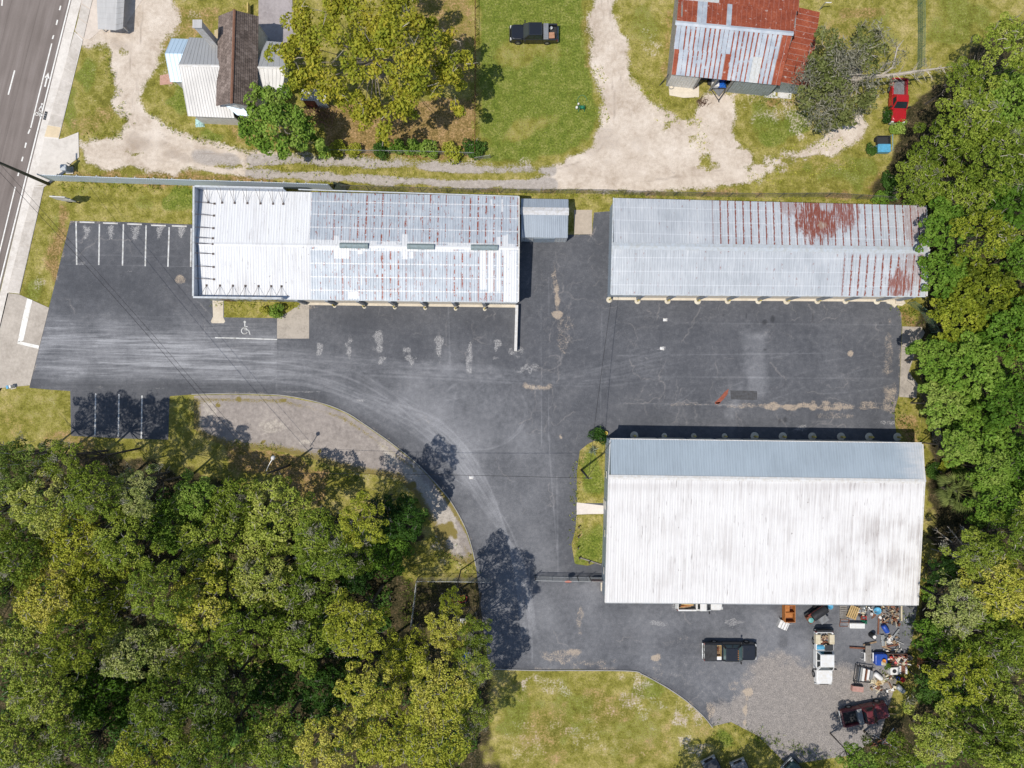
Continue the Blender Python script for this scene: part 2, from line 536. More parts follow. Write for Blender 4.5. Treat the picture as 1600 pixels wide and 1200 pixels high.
def terrain_fields(X, Y):
    dirt = np.zeros(X.shape)
    mx = lambda a, b: np.maximum(a, b)
    dirt = mx(dirt, soft(D_WEST, X, Y, 15, 9, 34, 21))
    dirt = mx(dirt, soft(D_LOW, X, Y, 8, 4, 30, 22))
    dirt = mx(dirt, soft(D_NS, X, Y, 16, 10, 36, 23))
    # grass left between the two wheel tracks, islands of weeds
    strip = [(395,259),(520,259.5),(640,266.5),(760,273.5),(835,276),(835,279),(760,281),(640,275),(520,268.5),(400,262)]
    dirt *= 1 - .95 * soft(strip, X, Y, 2.5, 1.5, 24, 24)
    for cx, cy, rx, ry in ((1230,258,90,9),(1245,248,60,5),(1110,262,16,8),(1080,218,10,10),(1040,200,10,8),(195,85,10,12),(185,190,12,10),(210,240,16,5),(1170,225,25,14),(1100,250,12,10)):
        dirt *= 1 - .5 * blob(cx, cy, rx, ry, X, Y, 0, .9, 9, int(cx))
    for cx, cy, rx, ry, w in ((275,40,26,30,.55),(262,110,16,30,.5),(160,120,14,40,.35),(1015,70,14,22,.5),(1040,120,14,25,.35),(1240,180,60,26,.55),(1300,262,60,10,.35),(1180,160,30,20,.45),(1000,298,30,5,.5),
                              (720,1048,20,10,.5),(985,1085,26,26,.55),(1005,1110,30,20,.5),(1075,1120,22,20,.62),(865,1075,28,14,.5),(1075,1165,24,14,.6),(900,1150,40,18,.45),(815,1160,30,25,.42),(960,1170,34,16,.4),(930,1120,24,24,.35),(825,1060,10,12,.7),(640,760,26,40,.55),(690,850,20,24,.6),(560,742,30,8,.5),(408,730,14,10,.5),(1430,0,30,4,.3),(1240,15,60,22,.3),
                              (60,435,10,22,.5),(85,640,24,20,.3),(55,620,20,12,.3),(700,880,30,12,.4)):
        dirt = mx(dirt, w * .8 * blob(cx, cy, rx * 1.2, ry * 1.2, X, Y, .3, .8, 12, int(cx + cy)))
    mud = np.zeros(X.shape)
    for cx, cy, rx, ry, w in ((945,220,30,34,.45),(900,262,30,14,.35),(235,225,40,18,.5),(190,70,20,14,.5),(280,245,40,10,.55),(1000,230,20,30,.35),(1010,275,60,8,.3),(180,215,14,20,.3),(960,150,14,40,.3),(1240,250,60,14,.4)):
        mud = mx(mud, w * blob(cx, cy, rx, ry, X, Y, .2, .5, 16, int(cx)))
    for pts in ([(940,0),(948,60),(955,120),(960,180),(930,240),(860,268)],[(950,0),(960,70),(972,130),(990,190),(1010,240),(1060,275)],[(215,0),(205,80),(205,150),(225,200),(290,235),(400,245)],[(225,0),(218,80),(216,150),(240,200),(300,228),(400,240)],[(130,245),(230,250),(330,258),(400,270)],[(1000,285),(1100,270),(1200,255),(1300,215),(1340,190)]):
        mud = mx(mud, (1 - sstep(pdist(smooth_line(pts, 6), X, Y), .5, 3.5)) * .75 * vnoise(X, Y, 20, int(pts[0][0])))
    grav = mx(1 - sstep(pdist([(395,250),(640,258),(860,266)], X, Y), 6, 14), 1 - sstep(pdist([(395,271),(640,283),(860,289)], X, Y), 8, 16))
    grav = mx(grav, .75 * blob(350, 250, 60, 14, X, Y, .1, .4))
    lush = np.zeros(X.shape)
    lawn = [(748,-60),(905,-60),(915,60),(926,120),(934,180),(920,215),(880,244),(800,256),(755,252),(748,200)]
    stripes = .5 + .22 * np.sin((X - 748) / 21.0 * 2 * math.pi)
    lush = mx(lush, soft(lawn, X, Y, 10, 5) * (.62 + .35 * stripes))
    lush *= 1 - .45 * blob(825, 85, 60, 24, X, Y, 0, .6, 30, 5)
    lush *= 1 - .5 * blob(815, 205, 60, 16, X, Y, -.3, .6, 30, 6)
    for cx, cy, rx, ry, w in ((285,310,40,22,.85),(230,320,30,16,.5),(120,300,40,14,.5),(135,120,18,60,.65),(110,170,16,40,.6),(300,150,40,45,.8),(335,215,26,14,.75),(1010,30,30,40,.5),(1060,195,20,20,.25),
                              (1210,195,60,40,.75),(1330,270,80,30,.6),(1300,90,40,60,.35),(1380,70,30,60,.5),(880,1110,60,50,.5),(1130,1150,20,22,.9),(800,1120,30,60,.55),(1020,1075,40,24,.6),(1000,1140,80,60,.45),(60,640,60,40,.35),(285,650,24,40,.45),(470,745,40,20,.3),
                              (925,740,22,50,.75),(922,850,26,44,.9),(385,485,60,10,.5),(350,490,24,10,.8),(1500,20,70,60,.55),(720,870,30,20,.4),(90,385,14,50,.5),(50,455,20,24,.55),(330,300,30,8,.4)):
        lush = mx(lush, w * blob(cx, cy, rx, ry, X, Y, 0, .5, 20, int(cx + 2 * cy)))
    dry = np.zeros(X.shape)
    for poly, w in (([(505,165),(742,150),(742,245),(505,245)], .95), ([(100,264),(330,268),(530,292),(530,300),(90,286)], .7), ([(640,-20),(740,-20),(742,130),(650,120)], .6),
                    ([(530,294),(940,300),(1440,314),(1440,303),(940,296),(700,296),(530,288)], .8), ([(95,320),(110,330),(90,440),(60,420)], .75), ([(332,466),(470,470),(480,480),(460,490),(330,478)], .8),
                    ([(1395,480),(1420,480),(1435,520),(1410,510)], .8), ([(1398,655),(1440,640),(1440,700),(1412,700)], .7), ([(1035,30),(1052,0),(1045,125),(1035,125)], .6), ([(250,10),(400,6),(400,20),(345,30),(330,60),(250,90)], .55), ([(300,180),(400,190),(500,240),(400,238)], .55),
                    ([(900,700),(914,700),(908,880),(894,870)], .5), ([(1340,300),(1380,250),(1400,310)], .8), ([(355,698),(440,703),(520,735),(500,790),(420,750),(350,740)], .75), ([(1412,940),(1440,940),(1450,1100),(1410,1060)], .45), ([(1175,150),(1245,155),(1245,166),(1180,165)], .7)):
        dry = mx(dry, w * soft(poly, X, Y, 10, 8, 22, int(poly[0][0])))
    for cx, cy, rx, ry, w in ((1305,60,60,40,.45),(920,50,14,60,.5),(160,180,30,30,.5),(140,200,40,20,.5),(1340,20,40,14,.6),(1500,50,50,40,.3),(1260,255,90,14,.4),(960,1100,80,40,.5),(1080,1130,60,50,.45),(850,1150,60,50,.5),(800,1080,40,30,.4),(1000,1170,70,30,.45),(110,690,60,20,.6),(30,660,40,30,.4)):
        dry = mx(dry, w * blob(cx, cy, rx, ry, X, Y, 0, .5, 20, int(2 * cx + cy)))
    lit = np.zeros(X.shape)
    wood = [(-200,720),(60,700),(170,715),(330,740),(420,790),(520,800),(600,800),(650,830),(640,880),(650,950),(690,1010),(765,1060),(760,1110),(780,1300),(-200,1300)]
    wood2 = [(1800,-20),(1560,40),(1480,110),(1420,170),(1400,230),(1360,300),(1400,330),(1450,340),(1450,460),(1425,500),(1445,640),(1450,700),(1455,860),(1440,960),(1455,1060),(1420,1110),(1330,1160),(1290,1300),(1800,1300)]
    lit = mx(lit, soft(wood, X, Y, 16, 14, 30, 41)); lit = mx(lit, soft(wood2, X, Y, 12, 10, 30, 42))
    lit = mx(lit, .8 * soft([(650,900),(770,905),(770,1040),(690,1040),(640,960)], X, Y, 12, 10))
    return {'dirt': dirt, 'dry': dry, 'lush': lush, 'grav': grav, 'litter': lit, 'mud': mud}

st = 0.25 / K
xs = np.arange(-90, 1690 + st, st); ys = np.arange(-80, 1280 + st, st)
X, Y = np.meshgrid(xs, ys)
ny, nx = X.shape
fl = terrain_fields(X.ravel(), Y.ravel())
idx = np.arange(nx * ny).reshape(ny, nx)
F = np.stack([idx[1:, :-1], idx[1:, 1:], idx[:-1, 1:], idx[:-1, :-1]], -1).reshape(-1, 4)
V = np.stack([(X.ravel() - 800) * K, (600 - Y.ravel()) * K, np.zeros(nx * ny)], 1)
# the same ground carried on to the horizon: a skirt joined to the edge of the fine grid
ring = np.concatenate([idx[0, :], idx[1:, -1], idx[-1, -2::-1], idx[-2:0:-1, 0]])
far = V[ring].copy(); far[:, :2] *= 30.0
nb = len(V); V2 = np.concatenate([V, far])
k = len(ring); ar = np.arange(k); nxt = (ar + 1) % k
F2 = np.concatenate([F, np.stack([ring[ar], ring[nxt], nb + nxt, nb + ar], 1)])
fl2 = {a: np.concatenate([v, v[ring]]) for a, v in fl.items()}
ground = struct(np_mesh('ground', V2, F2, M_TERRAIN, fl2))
# sandy drive and gravel lane: own sheets, same earth, cut where sand takes over from grass
msk = (fl['dirt'].reshape(ny, nx) > .22)
cellm = msk[:-1, :-1] & msk[1:, 1:] & msk[1:, :-1] & msk[:-1, 1:]
Yc = Y[:-1, :-1]; 
north = (Yc < 300)
fm = (cellm & north).reshape(-1)
Fd = F[fm]; us = np.unique(Fd); rm = -np.ones(nx * ny, int); rm[us] = np.arange(len(us))
Vd = V[us].copy(); Vd[:, 2] = .004
struct(np_mesh('sandy_driveway', Vd, rm[Fd], M_TERRAIN, {a: v[us] for a, v in fl.items()}))

# ---------------------------------------------------------------- street on the west side
def m_road():
    t = NT('street_asphalt')
    p = t.mapv(t.pos(), (1, 1, 1), rot=(0, 0, math.radians(14)))
    a = t.noise(p, .25, 4, .6); b = t.noise(t.mapv(p, (1, .06, 1)), 1.4, 3, .6); c = t.noise(p, 12, 2, .7)
    f = t.m('ADD', t.m('MULTIPLY', a, .3), t.m('MULTIPLY', b, .7))
    col = t.ramp(f, [(.35, (.155, .128, .112, 1)), (.55, (.205, .172, .152, 1)), (.7, (.245, .21, .19, 1))])
    seam = t.sm(t.m('ABSOLUTE', t.m('SUBTRACT', t.m('FRACT', t.m('MULTIPLY', t.sep(p)[0], .31)), .5)), .485, .497)
    col = t.mix(t.m('MULTIPLY', seam, .45), col, (.09, .075, .065, 1))
    col = t.scale(col, t.lin(c, .3, .7, .9, 1.1))
    return t.done(col, .9, 0, .25, t.bump(c, .3, .02))
M_ROAD = m_road()
def flat(name, poly, z, mat, kind=True, thick=None, parent=None):
    pts = [G(x, y, 0) for x, y in poly]
    mb = MB()
    if thick:
        mb.prism([(q.x, q.y) for q in pts], z - thick, z)
    else:
        ar = sum(pts[i].x * pts[(i + 1) % len(pts)].y - pts[(i + 1) % len(pts)].x * pts[i].y for i in range(len(pts)))
        if ar < 0: pts = pts[::-1]
        mb.poly([(q.x, q.y, z) for q in pts])
    o = mb.build(name, mat, parent)
    if kind and parent is None: struct(o)
    return o
road = flat('road', [(-260,-300),(186,-300),(112,0),(38,300),(-30,577),(-200,1266),(-650,1266)], .008, M_ROAD)
M_LINE = paint('road_paint', (.78, .77, .73, 1), .6, wear=.22)
M_LINE_OLD = paint('worn_road_paint', (.60, .59, .56, 1), .6, wear=.45)
def stripe(parent, name, a, b, w, z, mat):
    A = G(*a); B = G(*b); d = (B - A).normalized(); n = Vector((-d.y, d.x, 0)) * (w * K / 2)
    mb = MB(); mb.poly([(A - n).to_tuple()[:2] + (z,), (B - n).to_tuple()[:2] + (z,), (B + n).to_tuple()[:2] + (z,), (A + n).to_tuple()[:2] + (z,)])
    return mb.build(name, mat, parent)
stripe(road, 'edge_line', (184,-300), (-200,1245), 2.1, .012, M_LINE)
stripe(road, 'bike_lane_line', (81,68), (48,200), 1.9, .012, M_LINE)
stripe(road, 'bike_lane_line', (24,292), (-60,640), 1.9, .012, M_LINE)
for a, b in (((95,9),(93,16)),((90,31),(88,39)),((84,55),(82,61)),((47,202),(44,209)),((41,223),(39,231)),((36,245),(34,252)),((30,268),(28,275)),((100,-12),(98,-6))):
    stripe(road, 'bike_lane_dash', a, b, 2.2, .012, M_LINE)
for a, b in (((23,110),(13,148)),((6,-30),(3,9)),((-8,230),(-18,268))):
    stripe(road, 'lane_dash', a, b, 2.2, .012, M_LINE)
# bike-lane arrow and cyclist stencil
def road_mark(name, shapes, c, rot, z=.012):
    mb = MB()
    for pts in shapes:
        q = []
        for x, y in pts:
            X_ = c[0] + x * math.cos(rot) - y * math.sin(rot); Y_ = c[1] + x * math.sin(rot) + y * math.cos(rot)
            q.append(G(X_, Y_).to_tuple()[:2] + (z,))
        if sum(q[i][0] * q[(i + 1) % len(q)][1] - q[(i + 1) % len(q)][0] * q[i][1] for i in range(len(q))) < 0: q = q[::-1]
        mb.poly(q)
    return mb.build(name, M_LINE, road)
rt = math.radians(13.8)
road_mark('arrow_marking', [[(-1.2,14),(1.2,14),(1.2,-1),(-1.2,-1)], [(-4,0),(4,0),(0,-9)]], (73.5,122), rt)
def ringseg(cx, cy, r, w, n=10):
    return [[(cx + rr * math.cos(a), cy + rr * math.sin(a)) for rr, a in ((r, 2 * math.pi * i / n), (r, 2 * math.pi * (i + 1) / n), (r - w, 2 * math.pi * (i + 1) / n), (r - w, 2 * math.pi * i / n))] for i in range(n)]
bike = ringseg(-2.6, 7, 3.0, .9) + ringseg(3.6, 7, 3.0, .9) + ringseg(1.4, -10, 1.5, 1.4, 8)
for (x0, y0), (x1, y1), w in (((-2.6,7),(0,1.5),.8),((0,1.5),(3.6,7),.8),((-2.6,7),(.8,6.5),.8),((.8,6.5),(2.4,-1),.8),((1.2,-7.5),(-1.2,-1),1.4),((-1.2,-1),(1.2,3.2),1.2),((1.2,-6),(3.6,-2.6),.9)):
    L_ = math.hypot(x1 - x0, y1 - y0); nx_, ny_ = -(y1 - y0) / L_ * w / 2, (x1 - x0) / L_ * w / 2
    bike.append([(x0 + nx_, y0 + ny_), (x1 + nx_, y1 + ny_), (x1 - nx_, y1 - ny_), (x0 - nx_, y0 - ny_)])
road_mark('cyclist_stencil', bike, (62,172), rt)

# ---------------------------------------------------------------- concrete
def m_conc(name, base, dark, warm=0.0, grooves=False, sc=1.0):
    t = NT(name)
    p = t.pos()
    a = t.noise(p, .5 * sc, 5, .65); b = t.noise(p, 3 * sc, 4, .65); c = t.noise(p, 14, 2, .7)
    f = t.m('ADD', t.m('ADD', t.m('MULTIPLY', a, .5), t.m('MULTIPLY', b, .35)), t.m('MULTIPLY', t.orand(), .12))
    col = t.ramp(f, [(.34, dark), (.52, base), (.72, tuple(min(1, v * 1.15) for v in base[:3]) + (1,))])
    col = t.scale(col, t.lin(c, .3, .7, .92, 1.07))
    h = c
    if grooves:
        q = t.sep(t.mapv(p, (1, 1, 1), rot=(0, 0, math.radians(14))))
        gx = t.m('ABSOLUTE', t.m('SUBTRACT', t.m('FRACT', t.m('MULTIPLY', q[0], 2.4)), .5))
        g = t.m('MULTIPLY', t.sm(gx, .40, .47), t.sm(t.noise(p, 2.0, 3, .6), .42, .55))
        col = t.mix(t.m('MULTIPLY', g, .35), col, dark)
    return t.done(col, .9, 0, .25, t.bump(h, .25, .02))
M_WALK = m_conc('sidewalk_concrete', (.55, .50, .44, 1), (.40, .355, .30, 1))
M_GUTTER = m_conc('gutter_concrete', (.66, .61, .545, 1), (.5, .45, .39, 1))
M_APRON = m_conc('apron_concrete', (.47, .415, .35, 1), (.34, .295, .245, 1), grooves=True)
M_APRON_PALE = m_conc('pale_apron_concrete', (.60, .55, .485, 1), (.46, .41, .355, 1))
M_YELLOWSLAB = m_conc('yellowed_concrete', (.62, .50, .33, 1), (.5, .40, .27, 1))
M_CREAM = m_conc('cream_concrete', (.62, .545, .43, 1), (.50, .43, .33, 1))
M_OLDC = m_conc('old_tan_concrete', (.40, .35, .29, 1), (.24, .21, .175, 1), sc=1.6)
M_PURP = m_conc('grey_slab_concrete', (.36, .32, .31, 1), (.25, .22, .215, 1))

gutter = flat('gutter', [(190,-300),(203,-300),(125,12),(118,40),(53,300),(17,445),(-40,680),(-200,1330),(-214,1330),(-30,585),(38.5,300),(112.5,0)], .05, M_GUTTER, thick=.05)
walk = bpy.data.objects.new('sidewalk', None); COL.objects.link(walk); walk['kind'] = 'structure'
flat('sidewalk_bed', [(117,50),(70,216),(92,218),(130,62)], .07, M_GUTTER, thick=.06); flat('sidewalk_bed', [(54,290),(12,457),(31,459),(69.5,291)], .07, M_GUTTER, thick=.06)
def walk_run(a0, a1, b0, b1, n, mat, z=.09):
    """slabs between the edges a0->a1 and b0->b1"""
    for i in range(n):
        u0, u1 = i / n + .0016, (i + 1) / n - .0016
        q = [(a0[0] + (a1[0] - a0[0]) * u, a0[1] + (a1[1] - a0[1]) * u) for u in (u0, u1)] + [(b0[0] + (b1[0] - b0[0]) * u, b0[1] + (b1[1] - b0[1]) * u) for u in (u1, u0)]
        mm = MB(); pts = [G(x, y) for x, y in q]
        mm.prism([(p_.x, p_.y) for p_ in pts], 0, z + rnd.uniform(-.006, .006))
        mm.build('slab', M_YELLOWSLAB if mat == 'mix' and i == n - 1 else (M_WALK if mat == 'mix' else mat), walk)
walk_run((117,52), (70,214), (128,64), (92,216), 9, 'mix')
walk_run((54,292), (12,455), (69,292), (31,458), 9, M_WALK)
walk_run((200,-300), (118,50), (214,-300), (131,60), 16, M_WALK)
flat('driveway_apron', [(70,216),(92,218),(100,216),(123,207),(124,246),(112,255),(101,270),(66,290),(55,290)], .075, M_APRON_PALE, thick=.075)
flat('walk_corner', [(52,293),(70,292),(101,271),(80,277),(66,291)], .06, M_WALK, thick=.06)
apron = flat('lot_apron', [(30,460),(77,481),(47,602),(3,606),(-60,620),(-60,690),(-40,680),(12,458)], .05, M_APRON, thick=.05)
for q, nm in (([(43,466),(51,469),(44,500),(37,532),(28,535),(35,500)], 'white_line'), ([(30,533),(61.5,540),(60.5,545),(27,537)], 'white_line')):
    flat(nm, q, .056, M_LINE, False, parent=apron)
flat('sand_apron', [(131,-300),(240,-300),(222,0),(190,50),(160,45),(140,62),(120,58),(127,10)], .03, m_conc('sandy_concrete', (.60, .52, .44, 1), (.48, .41, .34, 1)), thick=.03)

# ---------------------------------------------------------------- the asphalt lot
LOT = [(110,345),(200,347),(330,352),(330,400),(812,400),(812,368),(925,366),(928,332),(953,330),(960,430),(1398,440),(1400,474),(1408,490),(1409,512),(1405,615),(1398,640),(1398,660),(1404,700),(1436,740),(1436,930),(1425,1000),(1405,1050),
       (1375,1150),(1330,1180),(1230,1195),(1185,1150),(1142,1128),(1112,1135),(1100,1119),(1075,1096),(1050,1078),(1030,1066),(1005,1053),(985,1047),(900,1045.5),(835,1046),(770,1044),(764,1042),(755,985),(749,930),(743,880),(738,857),(727,823),(708,788),(690,764),(650,722),(610,690),(570,662),(540,643),(500,628),(470,621),(440,617),(360,615),(305,616),(265,619),(263,687),(190,685),(111,681),(110,611),(80,609),(46,606),(62,540)]
_R = random.Random(5)
def wobble(pts, amp, n=6):
    ln = smooth_line(pts, n)
    return ln
TRACKS = []
def arc(pts, w=1.0, s=.5):
    TRACKS.append((smooth_line(pts, 10), w, s))
# sweeping tyre paths from the entrance round into the south lane
for i in range(24):
    o = _R.uniform(-1, 1); q = _R.uniform(-1, 1)
    arc([(60 + _R.uniform(-20, 150), 560 + 28 * o), (300, 566 + 26 * o), (470, 580 + 22 * o), (580, 615 + 24 * o), (690, 690 + 30 * q), (760, 780 + 30 * q), (810 + 8 * q, 880), (830 + 14 * q, 1000)], _R.uniform(.8, 2.2), _R.uniform(.15, .5))
for i in range(16):
    o = _R.uniform(-1, 1)
    arc([(430, 560 + 24 * o), (600, 572 + 16 * o), (760, 582 + 14 * o), (900 + 30 * o, 590 + 14 * o), (1050, 560 + 30 * o)], _R.uniform(.8, 2.0), _R.uniform(.15, .45))
for i in range(22):
    cx, cy = _R.choice([(745, 640), (300, 500), (1010, 560), (780, 655), (690, 560), (860, 640)])
    r = _R.uniform(35, 160); a0 = _R.uniform(0, 6.28); da = _R.uniform(.8, 2.2)
    arc([(cx + r * math.cos(a0 + da * k / 5), cy + r * .8 * math.sin(a0 + da * k / 5)) for k in range(6)], _R.uniform(.5, 1.0), _R.uniform(.1, .3))
for i in range(26):
    x0 = _R.uniform(950, 1330); y0 = _R.uniform(490, 640); a = _R.uniform(-.5, .3); L_ = _R.uniform(40, 160)
    arc([(x0, y0), (x0 + L_ * .5, y0 + L_ * .5 * a + _R.uniform(-6, 6)), (x0 + L_, y0 + L_ * a)], .9, _R.uniform(.1, .35))
for i in range(30):
    x0 = _R.uniform(70, 400); y0 = _R.gauss(545, 26); L_ = _R.uniform(40, 130)
    arc([(x0, y0), (x0 + L_ * .5, y0 + _R.uniform(-3, 3)), (x0 + L_, y0 + _R.uniform(-5, 8))], _R.uniform(.8, 2.2), _R.uniform(.12, .4))
for i in range(12):
    r = 60 + i * 6
    arc([(270 + r * math.cos(a) * 1.1, 520 - r * math.sin(a)) for a in np.linspace(.15, 2.0, 6)], 1.0, _R.uniform(.06, .25))
for pts in ([(857,430),(858,560),(858,690),(872,880)],[(431,505),(432,612)],[(950,588),(1180,590),(1400,592)],[(960,630),(1180,634)],[(100,398),(310,402)],[(95,413),(300,417)],[(845,470),(846,700)],[(940,480),(938,690)],[(826,880),(832,1040)],[(1060,505),(1400,508)],[(700,470),(704,600)],[(870,740),(872,900)],[(690,735),(780,800),(826,900)],[(960,556),(1300,552)]):
    for k_ in range(3): TRACKS.append((smooth_line(pts, 10), .5, .42))
CRACKS = []
def crack(x, y, ang, L, s=.7, br=.10):
    n = int(L / 3); pts = [(x, y)]
    for i in range(n):
        if _R.random() < .06: ang += _R.choice((-1, 1)) * _R.uniform(.5, 1.4)
        t_ = ang + _R.gauss(0, .55)
        x += 3 * math.cos(t_); y += 3 * math.sin(t_)
        pts.append((x, y))
        if _R.random() < br: crack(x, y, ang + _R.choice((-1, 1)) * _R.uniform(.9, 1.6), L * .3, s * .8, 0)
    CRACKS.append((pts, s))
for x, y, a, L_ in ((865,390,1.5,90),(860,440,1.6,150),(868,480,1.5,80),(890,470,1.2,100),(845,480,1.6,60),(915,345,1.2,60),(935,350,2,40),(865,520,1.5,120),(860,600,1.55,120),(900,640,2.2,60),(880,690,.9,40),(820,420,1.4,40),
                    (960,500,.2,60),(1010,480,1.4,50),(1030,470,1.5,40),(1100,470,1.5,60),(1130,470,1.7,60),(1260,470,1.3,50),(1230,500,.1,120),(1000,540,3.0,60),(1060,540,.1,60),(970,630,.05,140),(1020,632,0,160),(1210,640,0,150),(1350,540,1.5,80),(1310,580,.3,80),(980,560,1,60),(1370,500,1.4,60),(1320,520,2.0,70),(1200,560,.8,60),
                    (700,495,1.45,60),(690,480,1.5,70),(770,480,1.4,90),(740,500,1.5,60),(590,470,1.5,60),(470,470,.3,40),(640,520,0,50),(820,560,.7,60),(850,560,0,70),(835,600,1.6,90),(720,560,.2,70),(1000,590,.3,50),
                    (100,380,0,60),(130,378,0,90),(110,412,0,60),(95,465,0,50),(310,470,1.2,30),(320,500,1.5,40),(350,545,0,60),(640,640,.6,70),(700,700,.7,60),(780,700,1.5,80),(860,750,1.6,70),(800,760,.9,60),(860,980,0,60),(960,1000,.2,60),(1060,960,.5,40),(1200,1000,1.2,60),(1100,1060,.8,50),(1040,1050,.6,60),(1180,960,1.5,50),(1120,560,1.5,60),(1250,610,.1,90),(1370,620,1.5,40),(1280,660,.2,60),(1150,640,1.4,50)):
    crack(x, y, a, L_)
for i in range(75):
    crack(_R.uniform(955, 1400), _R.uniform(475, 660), _R.uniform(0, 6.28), _R.uniform(12, 45), .45, .1)
for i in range(35):
    crack(_R.uniform(820, 950), _R.uniform(400, 700), _R.uniform(0, 6.28), _R.uniform(12, 50), .5, .1)
for i in range(25):
    crack(_R.uniform(450, 820), _R.uniform(480, 620), _R.uniform(0, 6.28), _R.uniform(10, 40), .35, .1)

def splat(lines, X, Y, st_px, jit=.25, seed=0):
    """paint thin broken lines into a field sampled at the points (X, Y)"""
    x0, y0 = X.min(), Y.min()
    nx_, ny_ = int((X.max() - x0) / st_px) + 4, int((Y.max() - y0) / st_px) + 4
    A = np.zeros((ny_, nx_))
    r = np.random.RandomState(seed)
    for pts, w, s in lines:
        P = np.array(pts); d = np.hypot(*np.diff(P, axis=0).T); L_ = d.sum()
        if L_ < 1: continue
        n = int(L_ / .5) + 2
        cum = np.concatenate([[0], np.cumsum(d)]); tt = np.linspace(0, L_, n)
        px_ = np.interp(tt, cum, P[:, 0]); py_ = np.interp(tt, cum, P[:, 1])
        am = s * (.25 + .75 * vnoise(tt, tt * 0 + r.rand() * 900, 14, seed + 3)) * np.minimum(1, np.minimum(tt, L_ - tt) / 8)
        B = {}
        for o in np.arange(-w / 2, w / 2 + .01, .6):
            k0 = np.gradient(px_); k1 = np.gradient(py_); ln = np.hypot(k0, k1) + 1e-9
            ix = (px_ - k1 / ln * o - x0) / st_px; iy = (py_ + k0 / ln * o - y0) / st_px
            i = np.floor(ix).astype(int); j = np.floor(iy).astype(int); fx = ix - i; fy = iy - j
            ok = (i >= 0) & (j >= 0) & (i < nx_ - 1) & (j < ny_ - 1)
            for di, dj, ww in ((0, 0, (1 - fx) * (1 - fy)), (1, 0, fx * (1 - fy)), (0, 1, (1 - fx) * fy), (1, 1, fx * fy)):
                np.maximum.at(A, (j[ok] + dj, i[ok] + di), (am * ww)[ok])
    i = np.clip(np.round((X - x0) / st_px).astype(int), 0, nx_ - 1); j = np.clip(np.round((Y - y0) / st_px).astype(int), 0, ny_ - 1)
    return A[j, i]

